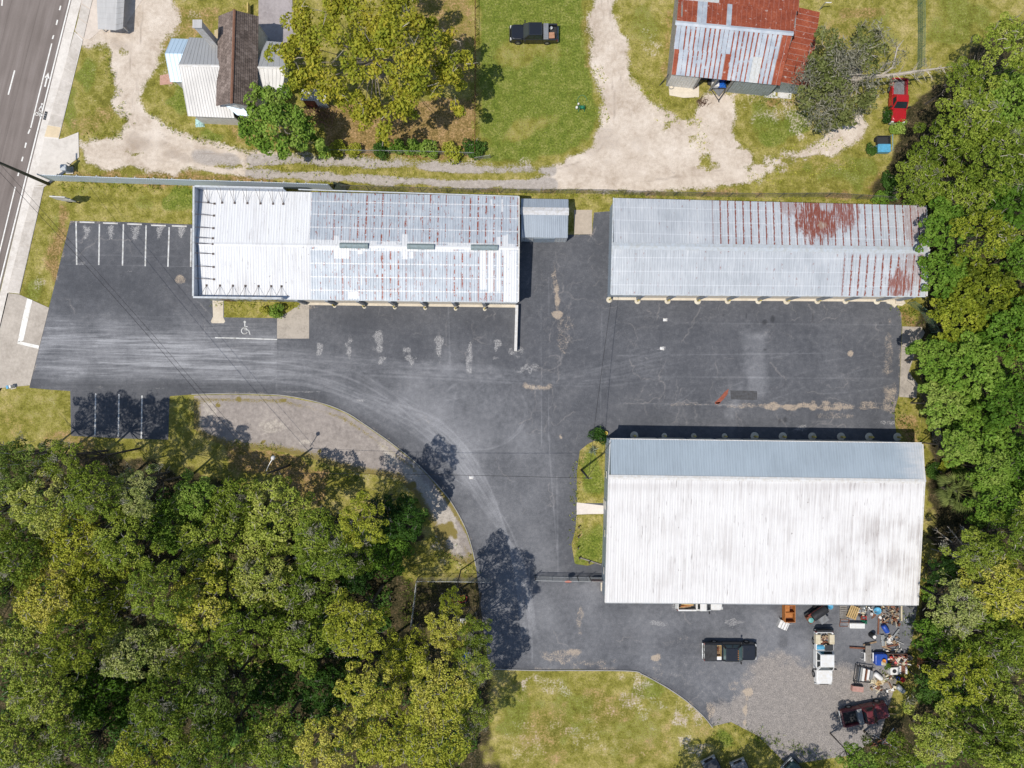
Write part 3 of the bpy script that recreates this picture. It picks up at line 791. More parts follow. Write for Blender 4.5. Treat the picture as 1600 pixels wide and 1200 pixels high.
def lot_fields(X, Y):
    st_px = .12 / K
    pale = np.zeros(X.shape)
    mx = np.maximum
    bl = lambda *a, **k: blob(a[0], a[1], a[2], a[3], X, Y, *a[4:], **k)
    west = 1 - sstep(X, 428, 433)
    band = np.exp(-((Y - (532 + .06 * (X - 60))) / 46.0) ** 2)
    pale += west * band * (.21 + .13 * np.exp(-((X - 110) / 70.0) ** 2)) * (.55 + .9 * vnoise(X, Y * 9, 60, 3) * .8)
    pale += .10 * west * sstep(Y, 470, 560)
    east = 1 - west
    pale += east * .17 * np.exp(-((Y - (590 + .25 * np.maximum(X - 430, 0))) / 70.0) ** 2) * (1 - sstep(X, 800, 950))
    lane = soft([(560,600),(700,560),(830,640),(870,700),(880,900),(900,1000),(830,1040),(760,900),(700,740)], X, Y, 40, 10)
    pale = mx(pale, .25 * lane)
    yard = soft([(760,905),(945,905),(945,945),(1430,950),(1430,1040),(1150,1100),(1000,1050),(760,1040)], X, Y, 20, 10)
    pale = mx(pale, .20 * yard)
    right = soft([(955,470),(1410,470),(1410,665),(860,690),(860,560)], X, Y, 25, 10)
    pale -= .05 * right
    pale = mx(pale, .26 * soft([(1160,520),(1198,520),(1198,625),(1165,625)], X, Y, 10, 4))
    pale = mx(pale, .20 * soft([(1128,650),(1150,600),(1165,600),(1145,668)], X, Y, 8, 4))
    # streaky wear along the traffic, mottle elsewhere
    pale *= .55 + .9 * vnoise(X, Y, 46, 8)
    pale += .07 * (vnoise(X, Y, 90, 12) - .5) + .07 * (vnoise(X, Y, 22, 13) - .5)
    pale += splat(TRACKS, X, Y, st_px, seed=4) * .62
    # dust puddles in front of the doors
    chips = np.zeros(X.shape)
    for cx, cy, rx, ry in ((499,547,7,13),(546,540,9,22),(593,545,10,26),(640,555,9,20),(686,540,7,22),(735,562,6,26),(775,545,8,14)):
        chips = mx(chips, .9 * bl(cx, cy, rx, ry, 0, .7, 7, int(cx)))
    for cx in (136, 173, 211, 249, 283):
        d = soft([(cx - 8, 352), (cx + 8, 352), (cx + 3, 375), (cx - 3, 375)], X, Y, 4, 3, 6, cx)
        chips = mx(chips, .95 * d)
    for cx, cy, rx, ry in ((1035,545,8,4),(1042,498,5,4),(1080,528,4,3),(835,605,10,5),(738,745,4,3),(805,550,14,10),(826,575,20,8),(565,626,8,4),(668,628,3,2),(160,605,18,2),(245,607,12,2),(470,612,60,1.4),(205,424,6,2),(129,412,8,3),(1250,668,10,6),(1010,560,4,3),(1390,660,20,4),(1345,950,20,6),(1055,942,10,12),(1148,972,16,8),(1025,975,16,6)):
        chips = mx(chips, .8 * bl(cx, cy, rx, ry, 0, .6, 6, int(cx)))
    sand = np.zeros(X.shape)
    for cx, cy, rx, ry, w in ((870,465,5,26,.9),(872,492,12,8,1),(880,520,16,40,.45),(866,440,5,30,.6),(838,604,22,7,.8),(1240,635,80,7,.9),(1310,632,60,8,.7),(1180,634,60,4,.6),(1390,625,14,26,.7),(1365,636,50,6,.6),(1110,632,90,3,.45),(1327,552,6,5,.9),(282,436,8,7,.8),(1025,1028,9,6,1),(1030,1045,10,14,.35),(870,1025,30,14,.6),(900,1018,16,8,.8),(906,960,6,30,.6),(930,1036,50,6,.5),(1110,1108,14,14,.7),(1150,1070,14,22,.5),(877,683,4,6,.9),(1060,632,40,3,.5),(1388,560,8,60,.5),(1300,650,40,6,.5),(1120,1010,40,20,.2),(1165,1110,5,24,1),(1168,1080,10,8,1),(1060,1000,30,14,.3),(487,480,7,4,.6),(340,600,30,2,.3),(1215,1010,20,40,.25)):
        sand = mx(sand, w * bl(cx, cy, rx, ry, 0, .55, 10, int(cx + cy)))
    CR = [(p_, .3, s) for p_, s in CRACKS]
    cr = splat(CR, X, Y, st_px, seed=9)
    dark = np.zeros(X.shape)
    for cx, cy, rx, ry, w in ((1130,493,2,4,1),(1166,494,1.5,4,1),(1195,503,4,6,1),(1207,499,3.5,6,1),(1270,497,1.5,8,.9),(1207,500,4,5,.9),(1218,658,3,6,.8),(1227,656,3,5,.8),(1196,546,3,2,.8),(1225,1000,10,16,.5),(1000,1000,60,20,.15),(600,500,90,20,.25),(760,505,40,20,.25),(200,440,120,60,.25),(1050,500,90,24,.12),(1376,505,4,3,.6)):
        dark = mx(dark, w * bl(cx, cy, rx, ry, 0, .4, 8, int(cx)))
    grv = soft([(1108,1138),(1118,1108),(1150,1082),(1172,1050),(1190,1025),(1225,1022),(1270,1036),(1330,1046),(1420,1040),(1440,1100),(1380,1200),(1150,1260)], X, Y, 16, 8, 20, 77)
    grv = mx(grv, .18 * soft([(1020,1055),(1070,1020),(1150,1030),(1110,1120)], X, Y, 26, 14))
    edge = 1 - sstep(sdist(LOT, X, Y), -7, -1)
    edge = 1 - edge
    sand = mx(sand, .55 * edge * sstep(vnoise(X, Y, 12, 71), .4, .8))
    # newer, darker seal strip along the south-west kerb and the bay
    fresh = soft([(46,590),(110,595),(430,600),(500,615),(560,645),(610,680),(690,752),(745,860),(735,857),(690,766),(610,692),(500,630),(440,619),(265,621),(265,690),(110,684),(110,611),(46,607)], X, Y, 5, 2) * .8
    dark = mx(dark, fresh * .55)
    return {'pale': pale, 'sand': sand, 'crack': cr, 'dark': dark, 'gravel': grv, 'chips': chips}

def m_lot():
    t = NT('lot_asphalt')
    p = t.pos()
    pale = t.attr('pale'); sand = t.attr('sand'); cr = t.attr('crack'); dk = t.attr('dark'); gv = t.attr('gravel'); ch = t.attr('chips')
    n1 = t.noise(p, .22, 4, .6); n2 = t.noise(p, 1.7, 4, .65); n3 = t.noise(p, 9, 3, .7); n4 = t.noise(p, 26, 2, .7)
    base = t.ramp(t.m('ADD', t.m('MULTIPLY', n1, .5), t.m('MULTIPLY', n2, .5)), [(.36, (.066, .069, .077, 1)), (.52, (.092, .094, .102, 1)), (.68, (.122, .122, .128, 1))])
    strk = t.noise(t.mapv(p, (.16, 3.2, 1)), 1.0, 4, .7)
    f = t.m('ADD', t.m('MULTIPLY', pale, t.m('ADD', 1.0, t.m('MULTIPLY', t.lin(strk, .32, .68, -.6, .5), t.sm(t.sep(p)[0], G(520, 0).x, G(400, 0).x)))), t.m('MULTIPLY', t.m('SUBTRACT', t.m('ADD', t.m('MULTIPLY', n2, .6), t.m('MULTIPLY', n1, .4)), .5), .42))
    col = t.mix(t.sm(f, -.05, .85), base, (.34, .34, .35, 1))
    # scattered pale aggregate and chipped coating
    sp = t.sm(t.noise(p, 7.5, 2, .6), .66, .72)
    col = t.mix(t.m('MULTIPLY', sp, .22), col, (.33, .32, .31, 1))
    n34 = t.m('ADD', t.m('MULTIPLY', n3, .5), t.m('MULTIPLY', n4, .5)); n23 = t.m('ADD', t.m('MULTIPLY', n2, .4), t.m('MULTIPLY', n3, .6))
    lo = t.m('SUBTRACT', .68, t.m('MULTIPLY', ch, .27)); chm = t.sm(n34, lo, t.m('ADD', lo, .12)) if True else t.sm(t.m('ADD', ch, t.m('MULTIPLY', t.m('SUBTRACT', t.m('ADD', t.m('MULTIPLY', n3, .5), t.m('MULTIPLY', n4, .5)), .5), 3.0)), .45, 1.0)
    col = t.mix(t.m('MULTIPLY', t.m('MULTIPLY', chm, t.sm(ch, .03, .4)), .6), col, (.50, .48, .455, 1))
    g = t.ramp(t.m('ADD', t.m('MULTIPLY', n2, .35), t.m('MULTIPLY', n3, .65)), [(.36, (.165, .15, .137, 1)), (.52, (.255, .228, .205, 1)), (.66, (.36, .322, .285, 1))])
    col = t.mix(t.sm(t.m('ADD', gv, t.m('MULTIPLY', t.m('SUBTRACT', n23, .5), 2.2)), .2, .9), col, g)
    lo2 = t.m('SUBTRACT', .63, t.m('MULTIPLY', sand, .33)); sf = t.m('MULTIPLY', t.sm(n23, lo2, t.m('ADD', lo2, .2)), t.sm(sand, .02, .3)) if True else t.m('MULTIPLY', t.sm(t.m('ADD', sand, t.m('MULTIPLY', t.m('SUBTRACT', t.m('ADD', t.m('MULTIPLY', n2, .5), t.m('MULTIPLY', n3, .5)), .5), 2.2)), .25, 1.15), t.sm(sand, .02, .6))
    col = t.mix(t.m('MULTIPLY', sf, .72), col, (.44, .35, .255, 1))
    col = t.mix(t.m('MULTIPLY', t.sm(cr, .05, .6), .30), col, (.42, .38, .345, 1))
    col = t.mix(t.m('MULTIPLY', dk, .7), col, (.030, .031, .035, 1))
    col = t.scale(col, t.lin(t.m('ADD', t.m('MULTIPLY', n4, .6), t.m('MULTIPLY', n3, .4)), .32, .68, .66, 1.36))
    return t.done(col, t.lin(n2, .3, .7, .75, .95), 0, .3, t.bump(t.m('ADD', n3, n4), .35, .02))
lot = struct(sheet('parking_lot', LOT, .014, .12, m_lot(), lot_fields))

# faded stall lines
M_STALL = paint('stall_paint', (.62, .62, .60, 1), .7, wear=.55, scale=2.0)
for (x0, y0), (x1, y1) in (((119,346),(120,414)),((155.5,350),(154.5,414)),((193,350),(191.5,415)),((228.5,352),(227,416)),((264.5,355),(262.5,417)),((299,357),(298,417)),
                           ((149.5,615),(148.5,680)),((186,616),(185,682)),((222,618),(221,685))):
    stripe(lot, 'parking_stripe', (x0, y0), (x1, y1), 2.2, .019, M_STALL)
stripe(lot, 'parking_stripe', (336,527.5), (433,530.5), 1.8, .019, M_STALL)
# faded wheelchair symbol in the bay by the office
def flat_marks(parent, name, shapes, c, mat, z=.019, s=1.0):
    mb = MB()
    for pts in shapes:
        q = [G(c[0] + x * s, c[1] + y * s).to_tuple()[:2] + (z,) for x, y in pts]
        if sum(q[i][0] * q[(i + 1) % len(q)][1] - q[(i + 1) % len(q)][0] * q[i][1] for i in range(len(q))) < 0: q = q[::-1]
        mb.poly(q)
    return mb.build(name, mat, parent)
def bar(x0, y0, x1, y1, w):
    L_ = math.hypot(x1 - x0, y1 - y0); a, b = -(y1 - y0) / L_ * w / 2, (x1 - x0) / L_ * w / 2
    return [(x0 + a, y0 + b), (x1 + a, y1 + b), (x1 - a, y1 - b), (x0 - a, y0 - b)]
wc = ringseg(0, 2, 5.5, 1.3, 14)[1:13] + ringseg(.5, -12, 2, 2, 8) + [bar(.5, -10, .8, 0, 1.6), bar(.8, -5, 5, -4.5, 1.2), bar(.8, 0, 6.5, 1, 1.3), bar(6.5, 1, 8.8, 8, 1.3)]
flat_marks(lot, 'wheelchair_symbol', wc, (382, 515), M_STALL)
# a red paint mark sprayed on the right-hand yard and a dark patch outline
M_REDMARK = paint('red_spray_paint', (.34, .10, .06, 1), .85, wear=.6, scale=6)
flat_marks(lot, 'red_paint_mark', [[(-13,12),(-8,8),(-2,2),(6,-8),(14,-14),(12,-4),(4,6),(-2,12),(-6,16)], bar(-12, 14, -2, 12, 3)], (1127, 619), M_REDMARK, s=.82)
flat_marks(lot, 'asphalt_patch', [[(0,0),(42,1),(42,15),(1,14)]], (1141, 610), paint('patch_asphalt', (.082, .083, .088, 1), .9, wear=.3))

# kerbs along the grass
M_KERB = m_conc('kerb_concrete', (.30, .285, .265, 1), (.19, .18, .17, 1))
def kerb(name, pts, w=1.8, h=.12, n=6):
    ln = smooth_line(pts, n)
    mb = MB(); rings = []
    for i, p_ in enumerate(ln):
        A = G(*p_); d = (G(*ln[min(i + 1, len(ln) - 1)]) - G(*ln[max(i - 1, 0)])).normalized(); nn = Vector((-d.y, d.x, 0)) * (w * K / 2)
        rings.append([(A - nn).to_tuple()[:2] + (0,), (A - nn * .8).to_tuple()[:2] + (h,), (A + nn * .8).to_tuple()[:2] + (h,), (A + nn).to_tuple()[:2] + (0,)])
    mb.loft(rings)
    return struct(mb.build(name, M_KERB))
kerb('kerb', [(300,616),(360,615),(440,617.5),(500,629),(540,644),(570,663),(610,691),(650,723),(690,765),(708,789),(727,824),(738,858),(744,885)])
kerb('kerb', [(768,1045),(835,1047),(900,1047),(985,1048),(1005,1054),(1030,1067),(1050,1079),(1075,1097),(1100,1120),(1113,1136)])

# rough crushed gravel between the kerb and the wood
def m_crush():
    t = NT('crushed_gravel')
    p = t.pos()
    a = t.noise(p, .3, 4, .6); b = t.noise(p, 2, 4, .65); c = t.noise(p, 9, 3, .7); d = t.noise(p, 24, 2, .7)
    pale = t.attr('pale'); dirt = t.attr('weeds')
    col = t.ramp(t.m('ADD', t.m('MULTIPLY', a, .4), t.m('MULTIPLY', b, .6)), [(.36, (.23, .20, .178, 1)), (.52, (.315, .275, .245, 1)), (.67, (.40, .35, .305, 1))])
    sand = t.ramp(t.m('ADD', t.m('MULTIPLY', b, .4), t.m('MULTIPLY', c, .6)), [(.36, (.27, .235, .195, 1)), (.6, (.50, .445, .38, 1))])
    col = t.mix(t.sm(t.m('ADD', pale, t.m('MULTIPLY', t.m('SUBTRACT', b, .5), 1.2)), .35, .75), col, sand)
    wd = t.mix(c, (.11, .105, .02, 1), (.30, .22, .08, 1))
    j = t.m('MULTIPLY', t.m('SUBTRACT', t.m('ADD', t.m('MULTIPLY', b, .4), t.m('MULTIPLY', c, .6)), .5), 1.9)
    col = t.mix(t.m('MULTIPLY', t.sm(t.m('ADD', dirt, j), .4, .7), t.sm(dirt, .02, .25)), col, wd)
    col = t.scale(col, t.lin(d, .3, .7, .82, 1.18))
    return t.done(col, .95, 0, .2, t.bump(t.m('ADD', c, d), .5, .04))
CRUSH = [(303,618),(360,616.5),(440,619),(500,630.5),(540,646),(570,665),(610,693),(650,725),(690,767),(708,791),(726,826),(737,860),(741,882),(722,880),(700,872),(688,850),(672,815),(650,775),(622,748),(585,742),(560,738),(520,728),(480,714),(440,706),(400,702),(355,697),(320,685),(303,670)]
def crush_fields(X, Y):
    pale = .9 * soft([(590,690),(650,730),(720,820),(740,880),(690,860),(640,770)], X, Y, 14, 10)
    for cx, cy, rx, ry in ((330,640,14,18),(420,665,30,16),(310,660,12,8),(480,690,20,8)):
        pale = np.maximum(pale, .6 * blob(cx, cy, rx, ry, X, Y, 0, .5))
    w = 1 - sstep(-sdist(CRUSH, X, Y), 2, 22)
    near_k = 1 - sstep(pdist([(300,616),(440,618),(540,645),(650,724),(738,860)], X, Y), 3, 8)
    w = w * (1 - .7 * near_k) * .75
    for cx, cy, rx, ry in ((341,634,4,5),(373,624,5,5),(445,625,9,4),(412,690,4,3),(500,705,3,4),(700,830,20,20),(640,760,14,10)):
        w = np.maximum(w, .85 * blob(cx, cy, rx, ry, X, Y, 0, .4, 8, int(cx)))
    return {'pale': pale, 'weeds': w}
struct(sheet('gravel_patch', CRUSH, .009, .2, m_crush(), crush_fields))

# small concrete flats round the buildings
flat('office_walk', [(332,464),(349,464),(349,496),(352,502),(350,505),(331,505),(329.5,502),(333,495)], .03, M_CREAM, thick=.03)
flat('office_slab', [(433,497),(452,487),(466,477),(473,470),(483,470),(483,529),(433,529)], .024, M_OLDC, thick=.024)
flat('office_lawn', [(350,466),(473,470),(466,477),(452,487),(432,497),(350,496)], .018, M_TERRAIN)
flat('shed_slab', [(897,328),(925,328),(925,366),(897,366)], .024, m_conc('tan_concrete', (.46, .385, .30, 1), (.36, .30, .235, 1)), thick=.024)
flat('yard_slab', [(1410,510),(1440,511),(1445,520),(1432,545),(1420,580),(1426,590),(1434,600),(1432,622),(1405,620)], .024, M_OLDC, thick=.024)
flat('north_path', [(901,785),(943,790),(943,803),(920,803),(901,804)], .03, m_conc('white_path_concrete', (.68, .61, .54, 1), (.58, .52, .45, 1)), thick=.03)
flat('grey_slab', [(404,-60),(455,-60),(458,40),(470,66),(404,70)], .03, M_PURP, thick=.03)
bed = [(906,704),(918,694),(930,688),(946,690),(946,786),(902,786),(901,740)]
bed2 = [(901,804),(946,803),(946,880),(930,880),(918,884),(898,881),(893,850),(899,828)]
ALLF = {}
for nm, poly in (('planting_bed', bed), ('planting_bed', bed2)):
    struct(sheet(nm, poly, .022, .25, M_TERRAIN, lambda X, Y: terrain_fields(X, Y)))
# ================================================================ BUILDINGS
def rib_panel(name, w, L, mat, ribs=3, rh=.04, gap=.004):
    """one ribbed roofing sheet lying in x (width) and y (up the slope)"""
    pr = []
    bw, tw = .10, .04
    for k in range(ribs):
        c = w * (k + .5) / ribs
        pr += [(c - bw / 2, 0), (c - tw / 2, rh), (c + tw / 2, rh), (c + bw / 2, 0)]
    pr = [(gap, 0)] + pr + [(w - gap, 0)]
    n = len(pr)
    v = [(x, 0, z) for x, z in pr] + [(x, L, z) for x, z in pr] + [(gap, 0, -.015), (w - gap, 0, -.015), (gap, L, -.015), (w - gap, L, -.015)]
    f = [(i, i + 1, n + i + 1, n + i) for i in range(n - 1)]
    b0 = 2 * n
    f += [(b0, b0 + 2, b0 + 3, b0 + 1), tuple([b0, b0 + 1] + list(range(n - 1, -1, -1))), tuple([b0 + 3, b0 + 2] + list(range(n, 2 * n)))]
    f += [(0, n, b0 + 2, b0), (n - 1, b0 + 1, b0 + 3, 2 * n - 1)]
    mb = MB(); mb.add(v, f)
    return mb.build(name, mat)

def slope_frame(A, B, D, C):
    """A->B along the eave, D->C along the ridge"""
    x = ((B - A) + (C - D)) / 2
    x.normalize()
    y = ((D + C) / 2 - (A + B) / 2)
    z = x.cross(y).normalized(); y2 = z.cross(x).normalized()
    return x, y2, z
def lay_panels(parent, A, B, D, C, n, mats, name='roof_panel', ribs=3, pick=None, over=.05, rows=1, rh=.04):
    """cover the slope with n sheets a row; mats: one material, or a list that pick(i, row) indexes"""
    x, y, z = slope_frame(A, B, D, C)
    w = (B - A).length / n
    L = abs(((D + C) / 2 - (A + B) / 2).dot(y)) + over
    if not isinstance(mats, (list, tuple)): mats = [mats]
    proto = {}
    org = parent.location
    e = (B - A) / n
    out = []
    for r in range(rows):
        for i in range(n):
            k = pick(i, r) if pick else 0
            key = k
            if key not in proto:
                proto[key] = rib_panel(name, w, L / rows + (.03 if rows > 1 else 0), mats[k], ribs, rh); o = proto[key]
            else:
                o = proto[key].copy(); COL.objects.link(o)
            P = A + e * i - y * over + y * (r * L / rows) + z * (.02 * r)
            M4 = Matrix(((x.x, y.x, z.x, P.x - org.x), (x.y, y.y, z.y, P.y - org.y), (x.z, y.z, z.z, P.z - org.z), (0, 0, 0, 1)))
            o.parent = parent; o.matrix_basis = M4
            out.append(o)
    return out

def in_rect(t, q, x0, x1, y0, y1, e=.06):
    """mask of a plan rectangle (world metres) from separated position q"""
    a = t.m('MULTIPLY', t.sm(q[0], x0 - e, x0 + e), t.sm(q[0], x1 + e, x1 - e))
    b = t.m('MULTIPLY', t.sm(q[1], y0 - e, y0 + e), t.sm(q[1], y1 + e, y1 - e))
    return t.m('MULTIPLY', a, b)
def px_rect(t, q, x0, y0, x1, y1, z, e=.06):
    a = G(x0, y1, z); b = G(x1, y0, z)
    return in_rect(t, q, a.x, b.x, a.y, b.y, e)
def ell(t, q, cx, cy, rx, ry, z):
    c = G(cx, cy, z)
    u = t.m('DIVIDE', t.m('SUBTRACT', q[0], c.x), rx * K); v = t.m('DIVIDE', t.m('SUBTRACT', q[1], c.y), ry * K)
    return t.m('SQRT', t.m('ADD', t.m('MULTIPLY', u, u), t.m('MULTIPLY', v, v)))
RUST = ((.20, .035, .014, 1), (.30, .065, .025, 1))

def m_whiteroof(name, base=(.70, .69, .675, 1), grime=.5, right=None):
    t = NT(name)
    p = t.pos(); q = t.sep(p)
    st1 = t.noise(t.mapv(p, (4.5, .14, 1)), 1.0, 4, .7)
    st2 = t.noise(t.mapv(p, (7.0, .50, 1)), 1.0, 2, .6)
    bl = t.noise(p, .30, 4, .6)
    g = t.m('ADD', t.m('MULTIPLY', st1, .65), t.m('MULTIPLY', bl, .35))
    f = t.m('MULTIPLY', t.sm(g, .46, .66), .6)
    if right is not None:
        f = t.m('ADD', f, t.m('MULTIPLY', t.sm(q[0], right[0], right[1]), t.sm(t.m('ADD', st1, bl), .85, 1.25, 0.0, .6)))
        yr_ = G(0, 752, 5.2).y
        f = t.m('ADD', f, t.m('MULTIPLY', t.m('MULTIPLY', t.sm(q[1], yr_ - 1.6, yr_ - .5), t.sm(q[1], yr_ - .1, yr_ - .4)), .25))
    col = t.mix(t.m('MULTIPLY', f, grime), base, (.36, .325, .305, 1))
    dk = t.m('MULTIPLY', t.sm(st2, .63, .70), t.sm(t.noise(p, .45, 4, .65), .44, .60))
    col = t.mix(t.m('MULTIPLY', dk, .62), col, (.17, .14, .125, 1))
    spot = t.m('MULTIPLY', t.sm(t.noise(p, 2.2, 2, .5), .73, .76), t.sm(t.noise(p, .3, 2, .5), .48, .56))
    col = t.mix(t.m('MULTIPLY', spot, .8), col, (.12, .085, .07, 1))
    return t.done(col, .6, 0, .35, t.bump(st2, .1, .01))

def m_patched():
    """blue-grey sheets, purlin lines sealed in white, rust on the laps"""
    t = NT('patched_grey_roofing')
    p = t.pos(); q = t.sep(p); o = t.sep(t.obj())
    n1 = t.noise(p, .5, 4, .6); n2 = t.noise(p, 5, 3, .6); ns = t.noise(t.mapv(p, (9, .8, 1)), 1.0, 3, .6)
    col = t.ramp(t.m('ADD', t.m('MULTIPLY', n1, .5), t.m('MULTIPLY', ns, .5)), [(.36, (.33, .365, .40, 1)), (.52, (.415, .45, .485, 1)), (.68, (.52, .545, .565, 1))])
    # rust creeping out of every lap, patchy
    ed = t.m('ABSOLUTE', t.m('SUBTRACT', o[0], .45))
    lap = t.sm(t.m('ADD', ed, t.m('MULTIPLY', t.m('SUBTRACT', n2, .5), .2)), .345, .41)
    rs = t.sm(t.noise(t.mapv(p, (1.2, 1.5, 1)), 1.0, 4, .75), .45, .52)
    east = t.sm(q[0], G(486, 0).x, G(580, 0).x, .45, 1.0)
    r = t.m('MULTIPLY', t.m('MULTIPLY', t.m('MULTIPLY', lap, rs), east), t.sm(t.orand(), .12, .55))
    rp = t.m('MULTIPLY', t.sm(t.noise(t.mapv(p, (3.5, 1.1, 1)), 1.0, 3, .7), .62, .68), .8)
    r = t.m('MAXIMUM', r, rp)
    col = t.mix(r, col, t.mix(n2, RUST[0], RUST[1]))
    # white sealant on the screw lines
    fy = t.m('FRACT', t.m('ADD', t.m('DIVIDE', o[1], 1.48), .80))
    ln = t.sm(t.m('ABSOLUTE', t.m('SUBTRACT', fy, .5)), .055, .030)
    brk = t.sm(t.noise(t.mapv(p, (6, 6, 1)), 1.0, 2, .5), .36, .50)
    ridge = t.sm(o[1], 5.35, 5.5)
    w = t.m('MAXIMUM', t.m('MULTIPLY', ln, t.m('ADD', t.m('MULTIPLY', brk, .8), .15)), t.m('MULTIPLY', ridge, t.sm(t.noise(p, .8, 2, .5), .35, .5)))
    z = 4.2
    for rc in ((522,368,530,404),(524,388,546,404),(559,391,567,397),(543,455,559,466),(628,366,637,405),(640,394,646,404),(750,392,760,452),(763,392,771,456),(776,370,782,455),(787,392,807,474),(791,366,794,390),(783,310,786,330),(766,310,769,320),(564,430,565,445),(785,368,792,400)):
        w = t.m('MAXIMUM', w, px_rect(t, q, *rc, z, .05))
    w = t.m('MULTIPLY', w, t.sm(t.noise(p, 3.0, 3, .6), .25, .42))
    col = t.mix(t.m('MULTIPLY', w, .92), col, (.64, .64, .635, 1))
    return t.done(col, .5, .15, .4, t.bump(n2, .1, .01))

def m_roof2():
    t = NT('rusting_pale_roofing')
    p = t.pos(); q = t.sep(p); o = t.sep(t.obj())
    n1 = t.noise(p, .4, 4, .6); n2 = t.noise(p, 4, 3, .6); ns = t.noise(t.mapv(p, (9, .6, 1)), 1.0, 3, .6)
    col = t.ramp(t.m('ADD', t.m('MULTIPLY', n1, .45), t.m('MULTIPLY', ns, .55)), [(.36, (.38, .40, .415, 1)), (.52, (.47, .49, .505, 1)), (.68, (.57, .58, .58, 1))])
    wr = t.sm(q[0], G(1380, 0).x, G(1445, 0).x)
    col = t.mix(t.m('MULTIPLY', wr, .6), col, (.58, .575, .57, 1))
    fy = t.m('FRACT', t.m('ADD', t.m('DIVIDE', o[1], 1.5), .8))
    ln = t.sm(t.m('ABSOLUTE', t.m('SUBTRACT', fy, .5)), .045, .025)
    col = t.mix(t.m('MULTIPLY', ln, .35), col, (.7, .71, .72, 1))
    ed = t.m('ABSOLUTE', t.m('SUBTRACT', o[0], .45))
    lap = t.sm(t.m('ADD', ed, t.m('MULTIPLY', t.m('SUBTRACT', n2, .5), .26)), .325, .385)
    yr = G(0, 388, 4.4).y
    northm = t.sm(q[1], yr - .1, yr + .1)
    rn = t.m('MULTIPLY', t.sm(q[0], G(1085, 0).x, G(1115, 0).x), t.sm(q[0], G(1440, 0).x, G(1395, 0).x, .35, 1.0))
    rsouth = t.m('MULTIPLY', t.sm(q[0], G(1284, 0).x, G(1296, 0).x), t.sm(q[1], yr - .5, yr - .9))
    strength = t.m('ADD', t.m('MULTIPLY', northm, rn), t.m('MULTIPLY', t.m('SUBTRACT', 1.0, northm), rsouth))
    brk = t.sm(t.noise(t.mapv(p, (1, 1.2, 1)), 1.3, 4, .75), .34, .44)
    weak = t.m('MULTIPLY', t.sm(t.noise(t.mapv(p, (2, 1.4, 1)), 1.3, 4, .75), .58, .64), .8)
    r = t.m('MULTIPLY', lap, t.m('MAXIMUM', t.m('MULTIPLY', strength, brk), t.m('MULTIPLY', weak, .75)))
    e1 = ell(t, q, 1276, 338, 34, 40, 4.1); e2 = ell(t, q, 1322, 326, 20, 32, 4.1); e3 = ell(t, q, 1405, 443, 16, 22, 4.0); e4 = ell(t, q, 1432, 350, 20, 36, 4.0); e5 = ell(t, q, 1425, 420, 18, 36, 4.0); e6 = ell(t, q, 1240, 322, 26, 16, 4.0)
    col_ = t.noise(t.mapv(t.comb(t.m('SNAP', q[0], .30), q[1], 0.0), (3.0, .12, 1)), 1.0, 2, .6)
    jag = t.m('MULTIPLY', t.m('SUBTRACT', t.m('ADD', t.m('MULTIPLY', col_, .55), t.m('ADD', t.m('MULTIPLY', t.noise(t.mapv(p, (8, .8, 1)), 1.0, 4, .75), .3), t.m('MULTIPLY', n2, .2))), .52), 3.2)
    pat = None
    for e_, k_ in ((e1, 1.0), (e2, .9), (e3, .9), (e4, .42), (e5, .38), (e6, .45)):
        m_ = t.m('MULTIPLY', t.sm(t.m('ADD', e_, jag), 1.1, .75), k_)
        pat = m_ if pat is None else t.m('MAXIMUM', pat, m_)
    # worn pale hole above the big stain
    hole = t.sm(t.m('ADD', ell(t, q, 1294, 318, 11, 13, 4.1), jag), 1.0, .7)
    pat = t.m('MULTIPLY', pat, t.m('SUBTRACT', 1.0, t.m('MULTIPLY', hole, .6)))
    pat = t.m('MULTIPLY', pat, t.sm(t.noise(t.mapv(p, (8, 1.0, 1)), 1.0, 4, .75), .36, .50, .12, 1.0))
    r = t.m('MAXIMUM', r, pat)
    col = t.mix(t.m('MULTIPLY', r, .95), col, t.mix(n2, (.17, .032, .014, 1), (.27, .062, .026, 1)))
    pat = t.m('MULTIPLY', pat, 1.0)
    tan = t.sm(t.m('ADD', ell(t, q, 1285, 352, 9, 6, 4.1), jag), 1.0, .6)
    col = t.mix(t.m('MULTIPLY', tan, .6), col, (.38, .28, .2, 1))
    return t.done(col, .45, .15, .45, t.bump(n2, .1, .01))

def m_steel(name, base, rough=.35, metal=.25, streak=.25, painted_sheen=None):
    t = NT(name)
    p = t.pos()
    n1 = t.noise(p, .3, 4, .6); ns = t.noise(t.mapv(p, (8, .5, 1)), 1.0, 4, .65)
    d = tuple(v * (1 - streak) for v in base[:3]) + (1,)
    l = tuple(min(1, v * (1 + streak * .8)) for v in base[:3]) + (1,)
    col = t.ramp(t.m('ADD', t.m('MULTIPLY', n1, .5), t.m('MULTIPLY', ns, .5)), [(.34, d), (.5, base), (.68, l)])
    if painted_sheen:  # glossy sheen on the east end, whitened into the base colour
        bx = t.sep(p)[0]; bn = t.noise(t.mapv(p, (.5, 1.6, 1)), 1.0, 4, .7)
        col = t.mix(t.sm(t.m('ADD', t.sm(bx, painted_sheen[0], painted_sheen[1]), t.m('MULTIPLY', t.m('SUBTRACT', bn, .5), 1.1)), .3, .95), col, (.58, .58, .575, 1))
    return t.done(col, rough, metal, .45, t.bump(ns, .06, .01))

